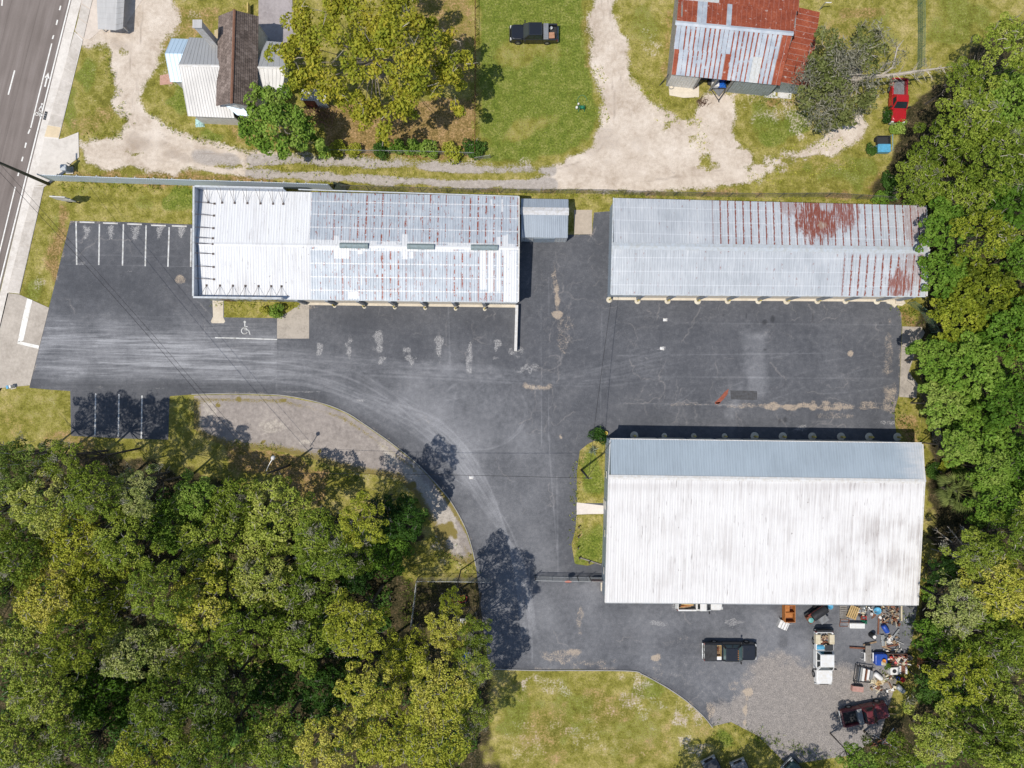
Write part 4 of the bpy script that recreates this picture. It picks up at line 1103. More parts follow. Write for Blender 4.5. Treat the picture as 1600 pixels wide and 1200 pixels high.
M_WHITE1 = m_whiteroof('white_coated_roofing', (.68, .68, .675, 1), .55)
M_WHITE3 = m_whiteroof('stained_white_roofing', (.66, .645, .625, 1), .7, (G(1180, 0).x, G(1440, 0).x))
M_PATCH = m_patched()
M_ROOF2 = m_roof2()
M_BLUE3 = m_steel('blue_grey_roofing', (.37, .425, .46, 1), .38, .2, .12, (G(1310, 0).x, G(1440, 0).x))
M_SHED = m_steel('grey_shed_roofing', (.33, .37, .41, 1), .4, .2, .15)
M_TRIM = paint('pale_trim', (.52, .55, .57, 1), .5, wear=.25)
M_TRIMW = paint('white_trim', (.64, .63, .61, 1), .5, wear=.2)
M_WALLBL = paint('blue_grey_siding', (.30, .36, .42, 1), .5, wear=.2)
M_WALLST = paint('pale_siding', (.50, .53, .55, 1), .5, wear=.2)
M_DOOR = paint('pale_rolling_door', (.55, .50, .42, 1), .5, wear=.2)
M_PIL = paint('grey_pilaster', (.24, .27, .31, 1), .5, wear=.2)
M_DARKST = paint('dark_steel', (.05, .052, .056, 1), .5, .3, wear=.2)
M_RUSTY = paint('rusty_steel', (.22, .085, .045, 1), .8, .1, wear=.4)
M_YELLOW = paint('yellow_bollard_paint', (.62, .50, .12, 1), .5, wear=.3)
M_FENCEST = m_steel('fence_sheet_steel', (.66, .73, .80, 1), .5, 0, .08)
M_GALV = paint('galvanised_pipe', (.42, .44, .45, 1), .45, .5, wear=.25)

def wall_run(mb, P0, P1, z0, z1a, z1b, ribs=0, th=.12, mi=0, rib_h=.03, out=1):
    """wall from P0 to P1 (plan, world), top height z1a at P0 and z1b at P1, ribs on its outer face (right-hand side)"""
    d = (P1 - P0); L_ = d.length; d.normalize(); nn = Vector((d.y, -d.x, 0)) * out
    a, b = P0, P1
    v = []
    for P in (a, b):
        for o_ in (0, -th):
            v.append((P.x + nn.x * o_, P.y + nn.y * o_))
    A0, A1, B0, B1 = v
    pts = [(A0[0], A0[1], z0), (B0[0], B0[1], z0), (B0[0], B0[1], z1b), (A0[0], A0[1], z1a), (A1[0], A1[1], z0), (B1[0], B1[1], z0), (B1[0], B1[1], z1b), (A1[0], A1[1], z1a)]
    mb.add(pts, [(0, 1, 2, 3), (5, 4, 7, 6), (1, 5, 6, 2), (4, 0, 3, 7), (3, 2, 6, 7)], mi)
    for i in range(ribs):
        u = (i + .5) / ribs; c = a + d * (L_ * u); zt = z1a + (z1b - z1a) * u - .02
        s_ = d * .035
        q = [(c - s_ * 1.6), (c - s_ * .6 + nn * rib_h), (c + s_ * .6 + nn * rib_h), (c + s_ * 1.6)]
        w = [(p_.x, p_.y, z0 + .02) for p_ in q] + [(p_.x, p_.y, zt) for p_ in q]
        mb.add(w, [(0, 1, 5, 4), (1, 2, 6, 5), (2, 3, 7, 6), (4, 5, 6, 7)], mi)

def flatv(p, z=0):
    return Vector((p.x, p.y, z))

def gable(name, label, NW, NE, SE, SW, RW, RE, zn, zs, zr, wall_mat, cat='storage building'):
    """Empty plus the four walls of a gabled shed from its surveyed roof corners"""
    e = dict(NW=G(*NW, zn), NE=G(*NE, zn), SE=G(*SE, zs), SW=G(*SW, zs), RW=G(*RW, zr), RE=G(*RE, zr))
    c = (e['NW'] + e['NE'] + e['SE'] + e['SW']) / 4
    t = thing(name, label, cat, (c.x, c.y, 0))
    ins = .10
    def pull(p, q1, q2):
        return flatv(p + (q1 - p).normalized() * ins + (q2 - p).normalized() * ins)
    nw = pull(e['NW'], e['NE'], e['SW']); ne = pull(e['NE'], e['NW'], e['SE']); se = pull(e['SE'], e['SW'], e['NE']); sw = pull(e['SW'], e['SE'], e['NW'])
    rw = flatv(e['RW']) + (nw - flatv(e['NW'])) * Vector((1, 0, 0)).x * 0 ; re = flatv(e['RE'])
    # ridge feet on the gable walls
    def onseg(a, b, p):
        d = b - a; u = max(0.05, min(.95, (p - a).dot(d) / d.dot(d))); return a + d * u
    rw = onseg(nw, sw, flatv(e['RW'])); re = onseg(ne, se, flatv(e['RE']))
    gap = .05
    for nm, runs in (('wall', [(sw, se, zs, zs)]), ('wall', [(ne, nw, zn, zn)]), ('wall', [(nw, rw, zn, zr), (rw, sw, zr, zs)]), ('wall', [(se, re, zs, zr), (re, ne, zr, zn)])):
        mb = MB()
        for a, b, h0, h1 in runs:
            L_ = (b - a).length
            wall_run(mb, a, b, 0, h0 - gap, h1 - gap, max(2, int(L_ / .31)))
        mb.build(nm, wall_mat, t).matrix_basis = Matrix.Translation(-t.location)
    e['foot'] = (sw, se, ne, nw)
    return t, e
def put(mb, name, mats, t, smooth=False):
    """mesh written in world points, hung on thing t (unrotated)"""
    o = mb.build(name, mats, t, smooth)
    o.matrix_basis = Matrix.Translation(-t.location)
    return o
def cap_strip(t, name, A, B, w, h, mat, wz=0.0):
    """folded strip (ridge cap, fascia) from A to B"""
    d = (B - A).normalized(); n = Vector((-d.y, d.x, 0)).normalized() * w / 2
    mb = MB()
    r = []
    for P in (A - d * .06, B + d * .06):
        r.append([P - n + Vector((0, 0, -wz)), P + Vector((0, 0, h)), P + n + Vector((0, 0, -wz)), P + Vector((0, 0, -wz - .04))])
    mb.loft(r)
    return put(mb, name, mat, t)
def beam(t, name, A, B, w, h, mat):
    """square-section trim from A to B"""
    d = (B - A).normalized(); n = Vector((-d.y, d.x, 0)).normalized() * w / 2; u = Vector((0, 0, h / 2))
    mb = MB()
    mb.loft([[P - n - u, P + n - u, P + n + u, P - n + u] for P in (A, B)])
    return put(mb, name, mat, t)

# ---- bollards
M_PAD = m_conc('bollard_concrete', (.62, .56, .44, 1), (.48, .41, .30, 1), sc=2)
def make_bollard(pad=.30):
    t = thing('bollard', 'x', 'bollard')
    mb = MB(); mb.lathe([(.085, 0), (.085, .95), (.07, 1.0), (.03, 1.03), (.005, 1.035)], 12); mb.build('post', M_YELLOW, t, True)
    mb = MB(); mb.lathe([(pad, 0), (pad * .97, .05), (pad * .75, .09), (.10, .11)], 14); mb.build('concrete_base', M_PAD, t)
    return t
EAST_ORD = ['first', 'second', 'third', 'fourth', 'fifth', 'sixth', 'seventh', 'eighth', 'ninth', 'tenth', 'eleventh']

# ---------------------------------------------------------------- building 1: office and storage units, north-west
b1, e1 = gable('storage_building', 'long storage building with white and patched grey roof, parapet around its west end', (312,297), (810,308), (809,471), (311,465), (311,381), (810,388), 3.8, 3.8, 4.35, M_WALLST)
def lerp(a, b, u): return a + (b - a) * u
u0 = (487 - 312) / 498.0
S0, S1, N0, N1, R0, R1 = e1['SW'], e1['SE'], e1['NW'], e1['NE'], e1['RW'], e1['RE']
Sm, Nm, Rm = lerp(S0, S1, u0), lerp(N0, N1, u0), lerp(R0, R1, u0)
nW, nE = 14, 26
lay_panels(b1, S0, Sm, R0, Rm, nW, M_WHITE1, rh=.028)
lay_panels(b1, Nm, N0, Rm, R0, nW, M_WHITE1, rh=.028)
lay_panels(b1, Sm, S1, Rm, R1, nE, M_PATCH)
lay_panels(b1, N1, Nm, R1, Rm, nE, M_PATCH)
cap_strip(b1, 'ridge_cap', R0 + Vector((0, 0, .045)), R1 + Vector((0, 0, .045)), .42, .03, M_WHITE1, .05)
beam(b1, 'gutter', S0 + Vector((2.6, -.09, -.1)), S1 + Vector((0, -.09, -.1)), .12, .14, M_TRIM)
beam(b1, 'gutter', N0 + Vector((11, .09, -.1)), N1 + Vector((0, .09, -.1)), .12, .14, M_TRIM)
beam(b1, 'verge_trim', S1 + Vector((.06, -.06, -.03)), R1 + Vector((.06, 0, -.03)), .14, .22, M_TRIMW)
beam(b1, 'verge_trim', R1 + Vector((.06, 0.06, -.03)), N1 + Vector((.06, .06, -.03)), .14, .22, M_TRIMW)
# ridge vents
M_VENT = paint('grey_green_vent', (.24, .30, .31, 1), .5, .2, wear=.2)
for a, b in ((532, 576), (637, 679), (736, 778)):
    mb = MB(); A = lerp(R0, R1, (a - 312) / 498.0); B = lerp(R0, R1, (b - 312) / 498.0); d = (B - A).normalized(); n = Vector((-d.y, d.x, 0))
    prof = [(-.28, .06), (-.30, .22), (-.12, .36), (.12, .36), (.30, .22), (.28, .06)]
    mb.loft([[P + n * y_ + Vector((0, 0, z_)) for y_, z_ in prof[::-1]] for P in (A, B)])
    v = put(mb, 'ridge_vent', M_VENT, b1)
    mb2 = MB()
    for k in range(6):
        P = lerp(A, B, (k + .5) / 6); mb2.loft([[Q + n * y_ * 1.03 + Vector((0, 0, z_ * 1.03)) for y_, z_ in prof[::-1]] for Q in (P - d * .02, P + d * .02)])
    j = mb2.build('rib', M_VENT, v)
# parapet round the office end
M_PARA = m_steel('parapet_sheet', (.40, .44, .50, 1), .5, .2, .12)
PZ = 4.95
def parapet(A, B, th=.07):
    mb = MB(); wall_run(mb, flatv(A), flatv(B), 3.55, PZ, PZ, max(3, int((B - A).length / .6)), th); return put(mb, 'parapet', M_PARA, b1)
xr = lerp(S0, S1, (448 - 312) / 498.0); xn = lerp(N0, N1, (448 - 312) / 498.0)
oS = Vector((0, -.10, 0)); oN = Vector((0, .10, 0)); oW = Vector((-.12, 0, 0))
parapet(N0 + oW + oN, S0 + oW + oS); parapet(S0 + oW + oS, xr + oS); parapet(xn + oN, N0 + oW + oN)
for A, B in ((N0 + oW + oN, S0 + oW + oS), (S0 + oW + oS, xr + oS), (xn + oN, N0 + oW + oN)):
    a = Vector((A.x, A.y, PZ + .03)); b = Vector((B.x, B.y, PZ + .03)); d = (b - a).normalized()
    beam(b1, 'coping', a, b - d * .11, .20, .05, M_TRIM)
M_BRACE = paint('brace_steel', (.13, .10, .09, 1), .7, .2, wear=.4)
def brace_and_shadow(P, Q, spread):
    mb = MB()
    for s_ in (-1, 1):  # one strut is the brace, its twin is modelled for the shadow beside it
        mb.tube([P + spread * s_, Q], .02, 5)
    mb.cbox(Q, (.22, .22, .03), 0)
    return put(mb, 'brace_and_shadow', M_BRACE, b1)
for x in (326, 347.5, 367, 387, 407.5, 427, 443):
    u = (x - 312) / 498.0; P = lerp(N0, N1, u); brace_and_shadow(Vector((P.x, P.y - .02, PZ - .12)), lerp(P, lerp(R0, R1, u), .23) + Vector((0, 0, .06)), Vector((.22, 0, 0)))
for x in (324, 345, 365, 384.5, 405, 425, 441):
    u = (x - 312) / 498.0; P = lerp(S0, S1, u); brace_and_shadow(Vector((P.x, P.y + .02, PZ - .12)), lerp(P, lerp(R0, R1, u), .23) + Vector((0, 0, .06)), Vector((.28, 0, 0)))
for y in (319, 338, 358, 374, 383, 398, 418, 437):
    v_ = (y - 297) / 168.0
    P = lerp(N0, S0, v_); zz = 3.8 + .55 * (1 - abs(v_ - .5) * 2)
    brace_and_shadow(Vector((P.x, P.y, PZ - .12)), Vector((P.x + 1.75, P.y, zz + .07)), Vector((0, .06, 0)))
# doors, pilasters and sill on the south face
B1X = (478, 523, 569.5, 617, 664.5, 712, 757.5)
B1Y = (474, 478, 479.5, 480.5, 481.5, 482.5, 483)
def south_front(t, SWf, SEf, xs_, zs, sill, first, last, dz=2.75, side=1):
    """pilasters at the plan positions xs_, a rolling door in each bay, a concrete sill along the foot"""
    d = (SEf - SWf).normalized(); nn = Vector((d.y, -d.x, 0))
    def at(x): 
        u = (G(x, 0).x - SWf.x) / (SEf.x - SWf.x); return lerp(SWf, SEf, u)
    pil = None; door = None
    for i, x in enumerate(xs_):
        P = at(x)
        mb = MB(); mb.box(-.17, -.30, 0, .17, .0, zs - .1); mb.box(-.30, -.12, zs - .75, .30, 0, zs - .1)
        if pil is None: pil = mb.build('pilaster', M_PIL, t); o = pil
        else: o = pil.copy(); COL.objects.link(o); o.parent = t
        o.matrix_basis = Matrix.Translation(P + nn * .04 - t.location) @ Matrix.Rotation(math.atan2(d.y, d.x), 4, 'Z')
    for i in range(len(xs_) - 1):
        P = at((xs_[i] + xs_[i + 1]) / 2)
        w = abs(G(xs_[i + 1], 0).x - G(xs_[i], 0).x) - .55
        if door is None:
            mb = MB()
            for k in range(14):
                z0 = dz * k / 14; mb.add([(-w / 2, -.02, z0), (w / 2, -.02, z0), (w / 2, -.05, z0 + dz / 28), (-w / 2, -.05, z0 + dz / 28), (w / 2, -.02, z0 + dz / 14), (-w / 2, -.02, z0 + dz / 14)], [(0, 1, 2, 3), (3, 2, 4, 5)])
            mb.box(-w / 2, -.02, 0, w / 2, .0, dz)
            door = mb.build('rolling_door', M_DOOR, t); o = door
        else: o = door.copy(); COL.objects.link(o); o.parent = t
        o.matrix_basis = Matrix.Translation(P + nn * .035 - t.location) @ Matrix.Rotation(math.atan2(d.y, d.x), 4, 'Z')
    mb = MB()
    A = at(first); B = at(last); a = nn * .03; b = nn * sill
    mb.prism([(p_.x, p_.y) for p_ in (A + a, B + a, B + b, A + b)], .014, .06)
    put(mb, 'door_sill', M_CREAM, t)
sw, se, ne, nw = e1['foot']
south_front(b1, sw, se, B1X, 3.8, .36, 480, 806)
bol = make_bollard(.23)
for i, (x, y) in enumerate(zip(B1X, B1Y)):
    lb = ('yellow bollard beside the square concrete slab by the office lawn' if i == 0 else 'yellow bollard %s along the row south of the white and grey roof' % EAST_ORD[i])
    if i == 0: bol.location = G(x, y); bol['label'] = lb; bol['group'] = 'yellow bollards at the storage doors'
    else: dup(bol, G(x, y), rnd.uniform(0, 6), lb)
# entrance door of the office
mb = MB(); P = lerp(sw, se, (340 - 312) / 498.0); mb.box(P.x - .5, P.y - .06, .03, P.x + .5, P.y - .02, 2.15); od = put(mb, 'office_door', paint('brown_door', (.16, .10, .06, 1)), b1)
mb = MB(); mb.cbox((P.x + .38, P.y - .09, 1.05), (.05, .06, .12)); mb.build('handle', M_GALV, od)
for k, xx in enumerate((365, 390, 415)):
    P = lerp(sw, se, (xx - 312) / 498.0); mb = MB(); mb.box(P.x - .7, P.y - .05, .9, P.x + .7, P.y - .02, 2.1); wn = put(mb, 'window', M_TRIMW, b1)
    mb = MB(); mb.box(P.x - .62, P.y - .065, .97, P.x + .62, P.y - .052, 2.03); mb.build('pane', paint('window_glass', (.03, .04, .05, 1), .08, wear=.05), wn)

# low white block wall running out from the corner
lw = thing('low_wall', 'low white block wall running south from the storage building corner', 'wall', G(806, 513))
mb = MB(); A, B = G(807.5, 478), G(805.5, 549)
d = (B - A).normalized()
for k in range(10):
    P, Q = lerp(A, B, k / 10) + d * .008, lerp(A, B, (k + 1) / 10) - d * .008
    m2 = MB(); n = Vector((-d.y, d.x, 0)) * .12
    m2.prism([((p_).x, (p_).y) for p_ in (P - n, Q - n, Q + n, P + n)], 0, .92)
    put(m2, 'block', M_TRIMW, lw)
beam(lw, 'coping', Vector((A.x, A.y, .945)), Vector((B.x, B.y, .945)), .32, .05, M_TRIMW)

# ---------------------------------------------------------------- small shed between the two storage buildings
sh = thing('shed', 'small grey metal shed between the two storage buildings', 'shed', G(848, 342))
NWc, NEc, SEc, SWc = G(814,311,2.6), G(888,312,2.6), G(887,371,2.6), G(814,370,2.6)
RWc, REc = G(814,328,2.95), G(888,329,2.95)
lay_panels(sh, SWc, SEc, RWc, REc, 6, M_SHED, ribs=4); lay_panels(sh, NEc, NWc, REc, RWc, 6, M_SHED, ribs=4)
cap_strip(sh, 'ridge_cap', RWc + Vector((0, -.1, .03)), REc + Vector((0, -.1, .03)), .85, .03, paint('pale_ridge', (.55, .55, .555, 1)), .05)
for a, b in ((SWc, SEc), (SEc, NEc), (NEc, NWc), (NWc, SWc)):
    mb = MB(); wall_run(mb, flatv(a) * 1, flatv(b), 0, 2.58, 2.58, int((b - a).length / .3)); put(mb, 'wall', M_WALLST, sh)
mb = MB(); P = flatv(lerp(SWc, SEc, .5)); mb.box(P.x - 1.2, P.y - .06, .02, P.x + 1.2, P.y - .005, 2.2); put(mb, 'door', M_WALLBL, sh)

# ---------------------------------------------------------------- building 2, north-east
b2, e2 = gable('storage_building', 'long storage building with big rust patch and rust stripes on its pale roof', (959,310), (1446,322), (1447,462), (955,459), (957,384), (1450,391), 3.7, 3.7, 4.4, M_WALLBL)
n2 = 41
lay_panels(b2, e2['SW'], e2['SE'], e2['RW'], e2['RE'], n2, M_ROOF2)
lay_panels(b2, e2['NE'], e2['NW'], e2['RE'], e2['RW'], n2, M_ROOF2)
cap_strip(b2, 'ridge_cap', e2['RW'] + Vector((0, 0, .05)), e2['RE'] + Vector((0, 0, .05)), .75, .03, paint('pale_ridge_sheet', (.44, .475, .505, 1), .5, wear=.15), .06)
beam(b2, 'gutter', e2['SW'] + Vector((0, -.09, -.1)), e2['SE'] + Vector((0, -.09, -.1)), .12, .14, M_TRIM)
beam(b2, 'verge_trim', e2['SE'] + Vector((.06, -.06, -.03)), e2['RE'] + Vector((.06, 0, -.03)), .14, .2, M_TRIMW)
beam(b2, 'verge_trim', e2['RE'] + Vector((.06, .06, -.03)), e2['NE'] + Vector((.06, .06, -.03)), .14, .2, M_TRIMW)
beam(b2, 'verge_trim', e2['SW'] + Vector((-.03, -.06, -.03)), e2['RW'] + Vector((-.03, 0, -.03)), .12, .2, M_TRIM)
beam(b2, 'verge_trim', e2['RW'] + Vector((-.03, .06, -.03)), e2['NW'] + Vector((-.03, .06, -.03)), .12, .2, M_TRIM)
B2X = (952, 996, 1043, 1090, 1137, 1185, 1229, 1277, 1321, 1370, 1400)
sw, se, ne, nw = e2['foot']
south_front(b2, sw, se, B2X[1:], 3.7, .34, 958, 1408)
bol2 = make_bollard(.36)
for i, x in enumerate(B2X[:-1]):
    lb = 'yellow bollard at the south-west corner of the rusty-roofed building' if i == 0 else 'yellow bollard on a round pad, %s from the rust-striped building\'s west corner' % EAST_ORD[i]
    P = G(x, 470.5 if i else 468.5)
    if i == 0: bol2.location = P; bol2['label'] = lb; bol2['group'] = 'yellow bollards at the storage doors'
    else: dup(bol2, P, rnd.uniform(0, 6), lb, scale=(1, 1, 1) if i % 3 else (1.12, 1.12, 1))
cf = thing('concrete_footing', 'pale spilled concrete footing at the east end of the rusty-roofed building', 'footing', G(1397, 475))
mb = MB(); pp = [(1383,469),(1411,469),(1414,474),(1408,478),(1400,477),(1397,481),(1392,476),(1385,474)]
mb.prism([(G(*q).x, G(*q).y) for q in pp], 0, .16); put(mb, 'slab', M_PAD, cf)
mb = MB(); c_ = G(1404, 472); mb.rbox(c_.x - .5, c_.y - .25, .16, c_.x + .45, c_.y + .25, .42, .12, .08); put(mb, 'lump', M_CREAM, cf)

# ---------------------------------------------------------------- building 3, south-east
b3, e3 = gable('warehouse', 'big warehouse with blue-grey north slope and long stained white south slope', (953.5,687), (1440.5,693.5), (1433,945), (945.5,940.5), (951,746), (1443.5,753), 4.4, 4.0, 5.3, M_WALLBL, 'warehouse')
n3 = 40
lay_panels(b3, e3['SW'], e3['SE'], e3['RW'], e3['RE'], n3, M_WHITE3, ribs=3, rh=.055)
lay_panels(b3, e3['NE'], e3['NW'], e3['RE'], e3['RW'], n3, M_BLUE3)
cap_strip(b3, 'ridge_cap', e3['RW'] + Vector((0, .05, .05)), e3['RE'] + Vector((0, .05, .05)), .5, .03, M_TRIMW, .05)
beam(b3, 'gutter', e3['SW'] + Vector((0, -.09, -.1)), e3['SE'] + Vector((0, -.09, -.1)), .12, .14, M_GALV)
beam(b3, 'gutter', e3['NW'] + Vector((0, .09, -.1)), e3['NE'] + Vector((0, .09, -.1)), .12, .14, M_TRIMW)
for a, b in (('SE', 'RE'), ('RE', 'NE')):
    beam(b3, 'verge_trim', e3[a] + Vector((.06, -.03, -.03)), e3[b] + Vector((.06, -.03, -.03)), .14, .2, M_TRIMW)
for a, b in (('SW', 'RW'), ('RW', 'NW')):
    beam(b3, 'verge_trim', e3[a] + Vector((-.02, -.03, -.03)), e3[b] + Vector((-.02, -.03, -.03)), .08, .16, M_TRIMW)
sw, se, ne, nw = e3['foot']
B3X = (991, 1038, 1084, 1132, 1179, 1223, 1269, 1314, 1358, 1402)
south_front(b3, ne, nw, [1440 - (x - 953) for x in (953,)] + [], 4.4, .3, 1400, 990) if False else None
d = (nw - ne).normalized(); nn = Vector((d.y, -d.x, 0))
def at3(x): return lerp(nw, ne, (x - 953) / 487.0)
door = None
for i in range(len(B3X) - 1):
    P = at3((B3X[i] + B3X[i + 1]) / 2 )
    if door is None:
        mb = MB(); w = 2.9
        for k in range(14):
            z0 = 3.0 * k / 14; mb.add([(-w / 2, -.02, z0), (w / 2, -.02, z0), (w / 2, -.05, z0 + 3 / 28), (-w / 2, -.05, z0 + 3 / 28), (w / 2, -.02, z0 + 3 / 14), (-w / 2, -.02, z0 + 3 / 14)], [(0, 1, 2, 3), (3, 2, 4, 5)])
        mb.box(-w / 2, -.02, 0, w / 2, 0, 3.0)
        door = mb.build('rolling_door', M_DOOR, b3); o = door
    else: o = door.copy(); COL.objects.link(o); o.parent = b3
    o.matrix_basis = Matrix.Translation(P + nn * .035 - b3.location) @ Matrix.Rotation(math.atan2(d.y, d.x), 4, 'Z')
mb = MB(); P = lerp(sw, nw, (940 - 795) / 253.0); mb.box(P.x - .07, P.y - .5, .03, P.x - .035, P.y + .5, 2.1); put(mb, 'side_door', M_TRIMW, b3)
for y_ in (745, 840, 900):
    P = lerp(sw, nw, (940 - y_) / 253.0); mb = MB(); mb.box(P.x - .08, P.y - .4, 1.2, P.x - .035, P.y + .4, 2.0); wn = put(mb, 'window', M_TRIMW, b3)
    mb = MB(); mb.box(P.x - .09, P.y - .34, 1.26, P.x - .081, P.y + .34, 1.94); mb.build('pane', _plain['window_glass'], wn)
for i, x in enumerate(B3X):
    lb = 'bollard in the shade north of the blue-grey roof, %s from its west end' % EAST_ORD[i]
    dup(bol2, G(x, 680.5 + i * .25), rnd.uniform(0, 6), lb, scale=((.9, .9, 1) if i in (1, 2, 3) else (1.35, 1.35, 1)))

# ---------------------------------------------------------------- house, north-west
def m_shingle():
    t = NT('brown_shingles')
    p = t.pos(); q = t.sep(p)
    a = t.noise(p, .6, 4, .6); b = t.noise(p, 3, 3, .65); c = t.noise(p, 12, 2, .7)
    row = t.m('FLOOR', t.m('MULTIPLY', q[0], 3.2)); u = t.m('FRACT', t.m('ADD', t.m('MULTIPLY', q[1], 2.6), t.m('MULTIPLY', row, .5)))
    tab = t.m('MULTIPLY', t.sm(t.m('ABSOLUTE', t.m('SUBTRACT', u, .5)), .46, .36), t.sm(t.m('FRACT', t.m('MULTIPLY', q[0], 3.2)), .0, .22))
    cell = t.voro(t.comb(row, t.m('FLOOR', t.m('ADD', t.m('MULTIPLY', q[1], 2.6), t.m('MULTIPLY', row, .5))), 0.0), 1.0, 'Color')
    f = t.m('ADD', t.m('MULTIPLY', a, .45), t.m('ADD', t.m('MULTIPLY', b, .3), t.m('MULTIPLY', t.sep(cell)[0], .22)))
    col = t.ramp(f, [(.34, (.115, .088, .074, 1)), (.5, (.185, .142, .12, 1)), (.68, (.265, .21, .18, 1))])
    col = t.scale(col, t.lin(tab, 0, 1, .72, 1.05))
    col = t.scale(col, t.lin(c, .3, .7, .88, 1.12))
    return t.done(col, .95, 0, .2, t.bump(t.m('ADD', tab, c), .3, .03))
M_SHINGLE = m_shingle()
M_METALW = m_steel('white_ribbed_metal', (.47, .455, .43, 1), .5, .1, .2)
M_METALG = m_steel('grey_ribbed_metal', (.36, .36, .355, 1), .5, .2, .12)
M_SKYBLUE = m_steel('light_blue_metal', (.42, .53, .62, 1), .45, .15, .1)
M_HWALL = paint('white_clapboard', (.62, .60, .57, 1), .6, wear=.2)
hs = thing('house', 'old house with brown shingle roof and white ribbed metal wings', 'house', G(370, 95))
def ribbed_slope(t, name, A, B, C, D, mat, pitch=.32, rh=.028, th=.03):
    """one sheet of ribbed roofing over the quad A,B (eave) C,D (ridge), ribs up the slope"""
    mb = MB()
    nrm = (B - A).cross(D - A).normalized()
    if nrm.z < 0: nrm = -nrm
    ord_ = (A, B, C, D)
    lo = [p_ - nrm * th for p_ in ord_]
    flip = (B - A).cross(D - A).z < 0
    base = [0, 1, 2, 3] if not flip else [3, 2, 1, 0]
    mb.add([*ord_, *lo], [tuple(base), tuple(4 + i for i in base[::-1]), (0, 4, 5, 1), (1, 5, 6, 2), (2, 6, 7, 3), (3, 7, 4, 0)])
    n = max(2, int((B - A).length / pitch))
    for i in range(n + 1):
        u = i / n; P, Q = lerp(A, B, u), lerp(D, C, u); d = (B - A).normalized() * .04
        r = []
        for S_ in (P, Q):
            r.append([S_ - d, S_ - d * .4 + nrm * rh, S_ + d * .4 + nrm * rh, S_ + d])
        mb.loft(r, caps=False)
    return put(mb, name, mat, t)
zE, zR = 3.9, 6.0
HN_W, HN_R, HN_E = G(341.5,25,zE), G(366,15.5,zR), G(404,25.5,zE)
HS_W, HS_R, HS_E = G(337.5,166,zE), G(361.5,161,zR), G(402,167,zE)
mb = MB()
for quad in ((HS_W, HS_R, HN_R, HN_W), (HS_R, HS_E, HN_E, HN_R)):
    # shingle courses: stepped strips running along the ridge
    a0, b0, b1_, a1 = quad
    west = quad[0] is HS_W
    eS, rS, rN, eN = (HS_W, HS_R, HN_R, HN_W) if west else (HS_E, HS_R, HN_R, HN_E)
    n = 12
    for k in range(n):
        u0_, u1_ = k / n, (k + 1) / n
        p0, p1 = lerp(eS, rS, u0_), lerp(eN, rN, u0_); q0, q1 = lerp(eS, rS, u1_), lerp(eN, rN, u1_)
        up = Vector((0, 0, .035)); q_ = [p0 + up, p1 + up, q1, q0, p0 - up * .6, p1 - up * .6]
        if west: mb.add(q_, [(0, 3, 2, 1), (0, 1, 5, 4)])
        else: mb.add(q_, [(0, 1, 2, 3), (0, 4, 5, 1)])
rf = put(mb, 'shingle_roof', M_SHINGLE, hs)
cp = cap_strip(hs, 'ridge_cap', HS_R + Vector((0, 0, .02)), HN_R + Vector((0, 0, .02)), .28, .05, paint('rust_brown_ridge', (.22, .11, .07, 1), .8), .04)
cx = lambda p_: flatv(p_)
iw = .35
mb = MB()
fw = [cx(HS_W) + Vector((iw, iw, 0)), cx(HS_E) + Vector((-iw, iw, 0)), cx(HN_E) + Vector((-iw, -iw, 0)), cx(HN_W) + Vector((iw, -iw, 0))]
sr = cx(HS_R) + Vector((0, iw, 0)); nr_ = cx(HN_R) + Vector((0, -iw, 0))
for a, b, h0, h1 in ((fw[0], sr, zE, zR - .1), (sr, fw[1], zR - .1, zE), (fw[1], fw[2], zE - .05, zE - .05), (fw[2], nr_, zE, zR - .1), (nr_, fw[3], zR - .1, zE), (fw[3], fw[0], zE - .05, zE - .05)):
    wall_run(mb, a, b, 0, h0 - .06, h1 - .06, 0)
put(mb, 'wall', M_HWALL, hs)
# west wing
W = dict(a=G(296,58.5,3.1), b=G(340.5,60,3.1), c=G(342,103,4.3), d=G(279.5,102,4.3), e=G(294,181.5,3.0), f=G(366,184.5,3.0), g=G(340,110,4.25))
ribbed_slope(hs, 'metal_roof', W['b'], W['a'], W['d'], W['c'], M_METALG)
ribbed_slope(hs, 'metal_roof', W['e'], W['f'], G(347,103,4.3), W['d'], M_METALW)
cap_strip(hs, 'ridge_cap', W['d'] + Vector((0, 0, .04)), W['c'] + Vector((0, 0, .04)), .3, .04, M_TRIMW, .04)
mb = MB()
pw = [cx(W['e']) + Vector((.3, .3, 0)), cx(W['f']) + Vector((-.2, .3, 0)), cx(W['b']) + Vector((.2, -.3, 0)), cx(W['a']) + Vector((.35, -.3, 0))]
for a, b, h0, h1 in ((pw[0], pw[1], 2.9, 2.9), (pw[2], pw[3], 3.0, 3.0)):
    wall_run(mb, a, b, 0, h0, h1, 0)
m0 = Vector((cx(W['d']).x + .35, cx(W['d']).y, 0))
wall_run(mb, pw[3], m0, 0, 3.0, 4.2, 0); wall_run(mb, m0, pw[0], 0, 4.2, 2.9, 0)
put(mb, 'wall', M_HWALL, hs)
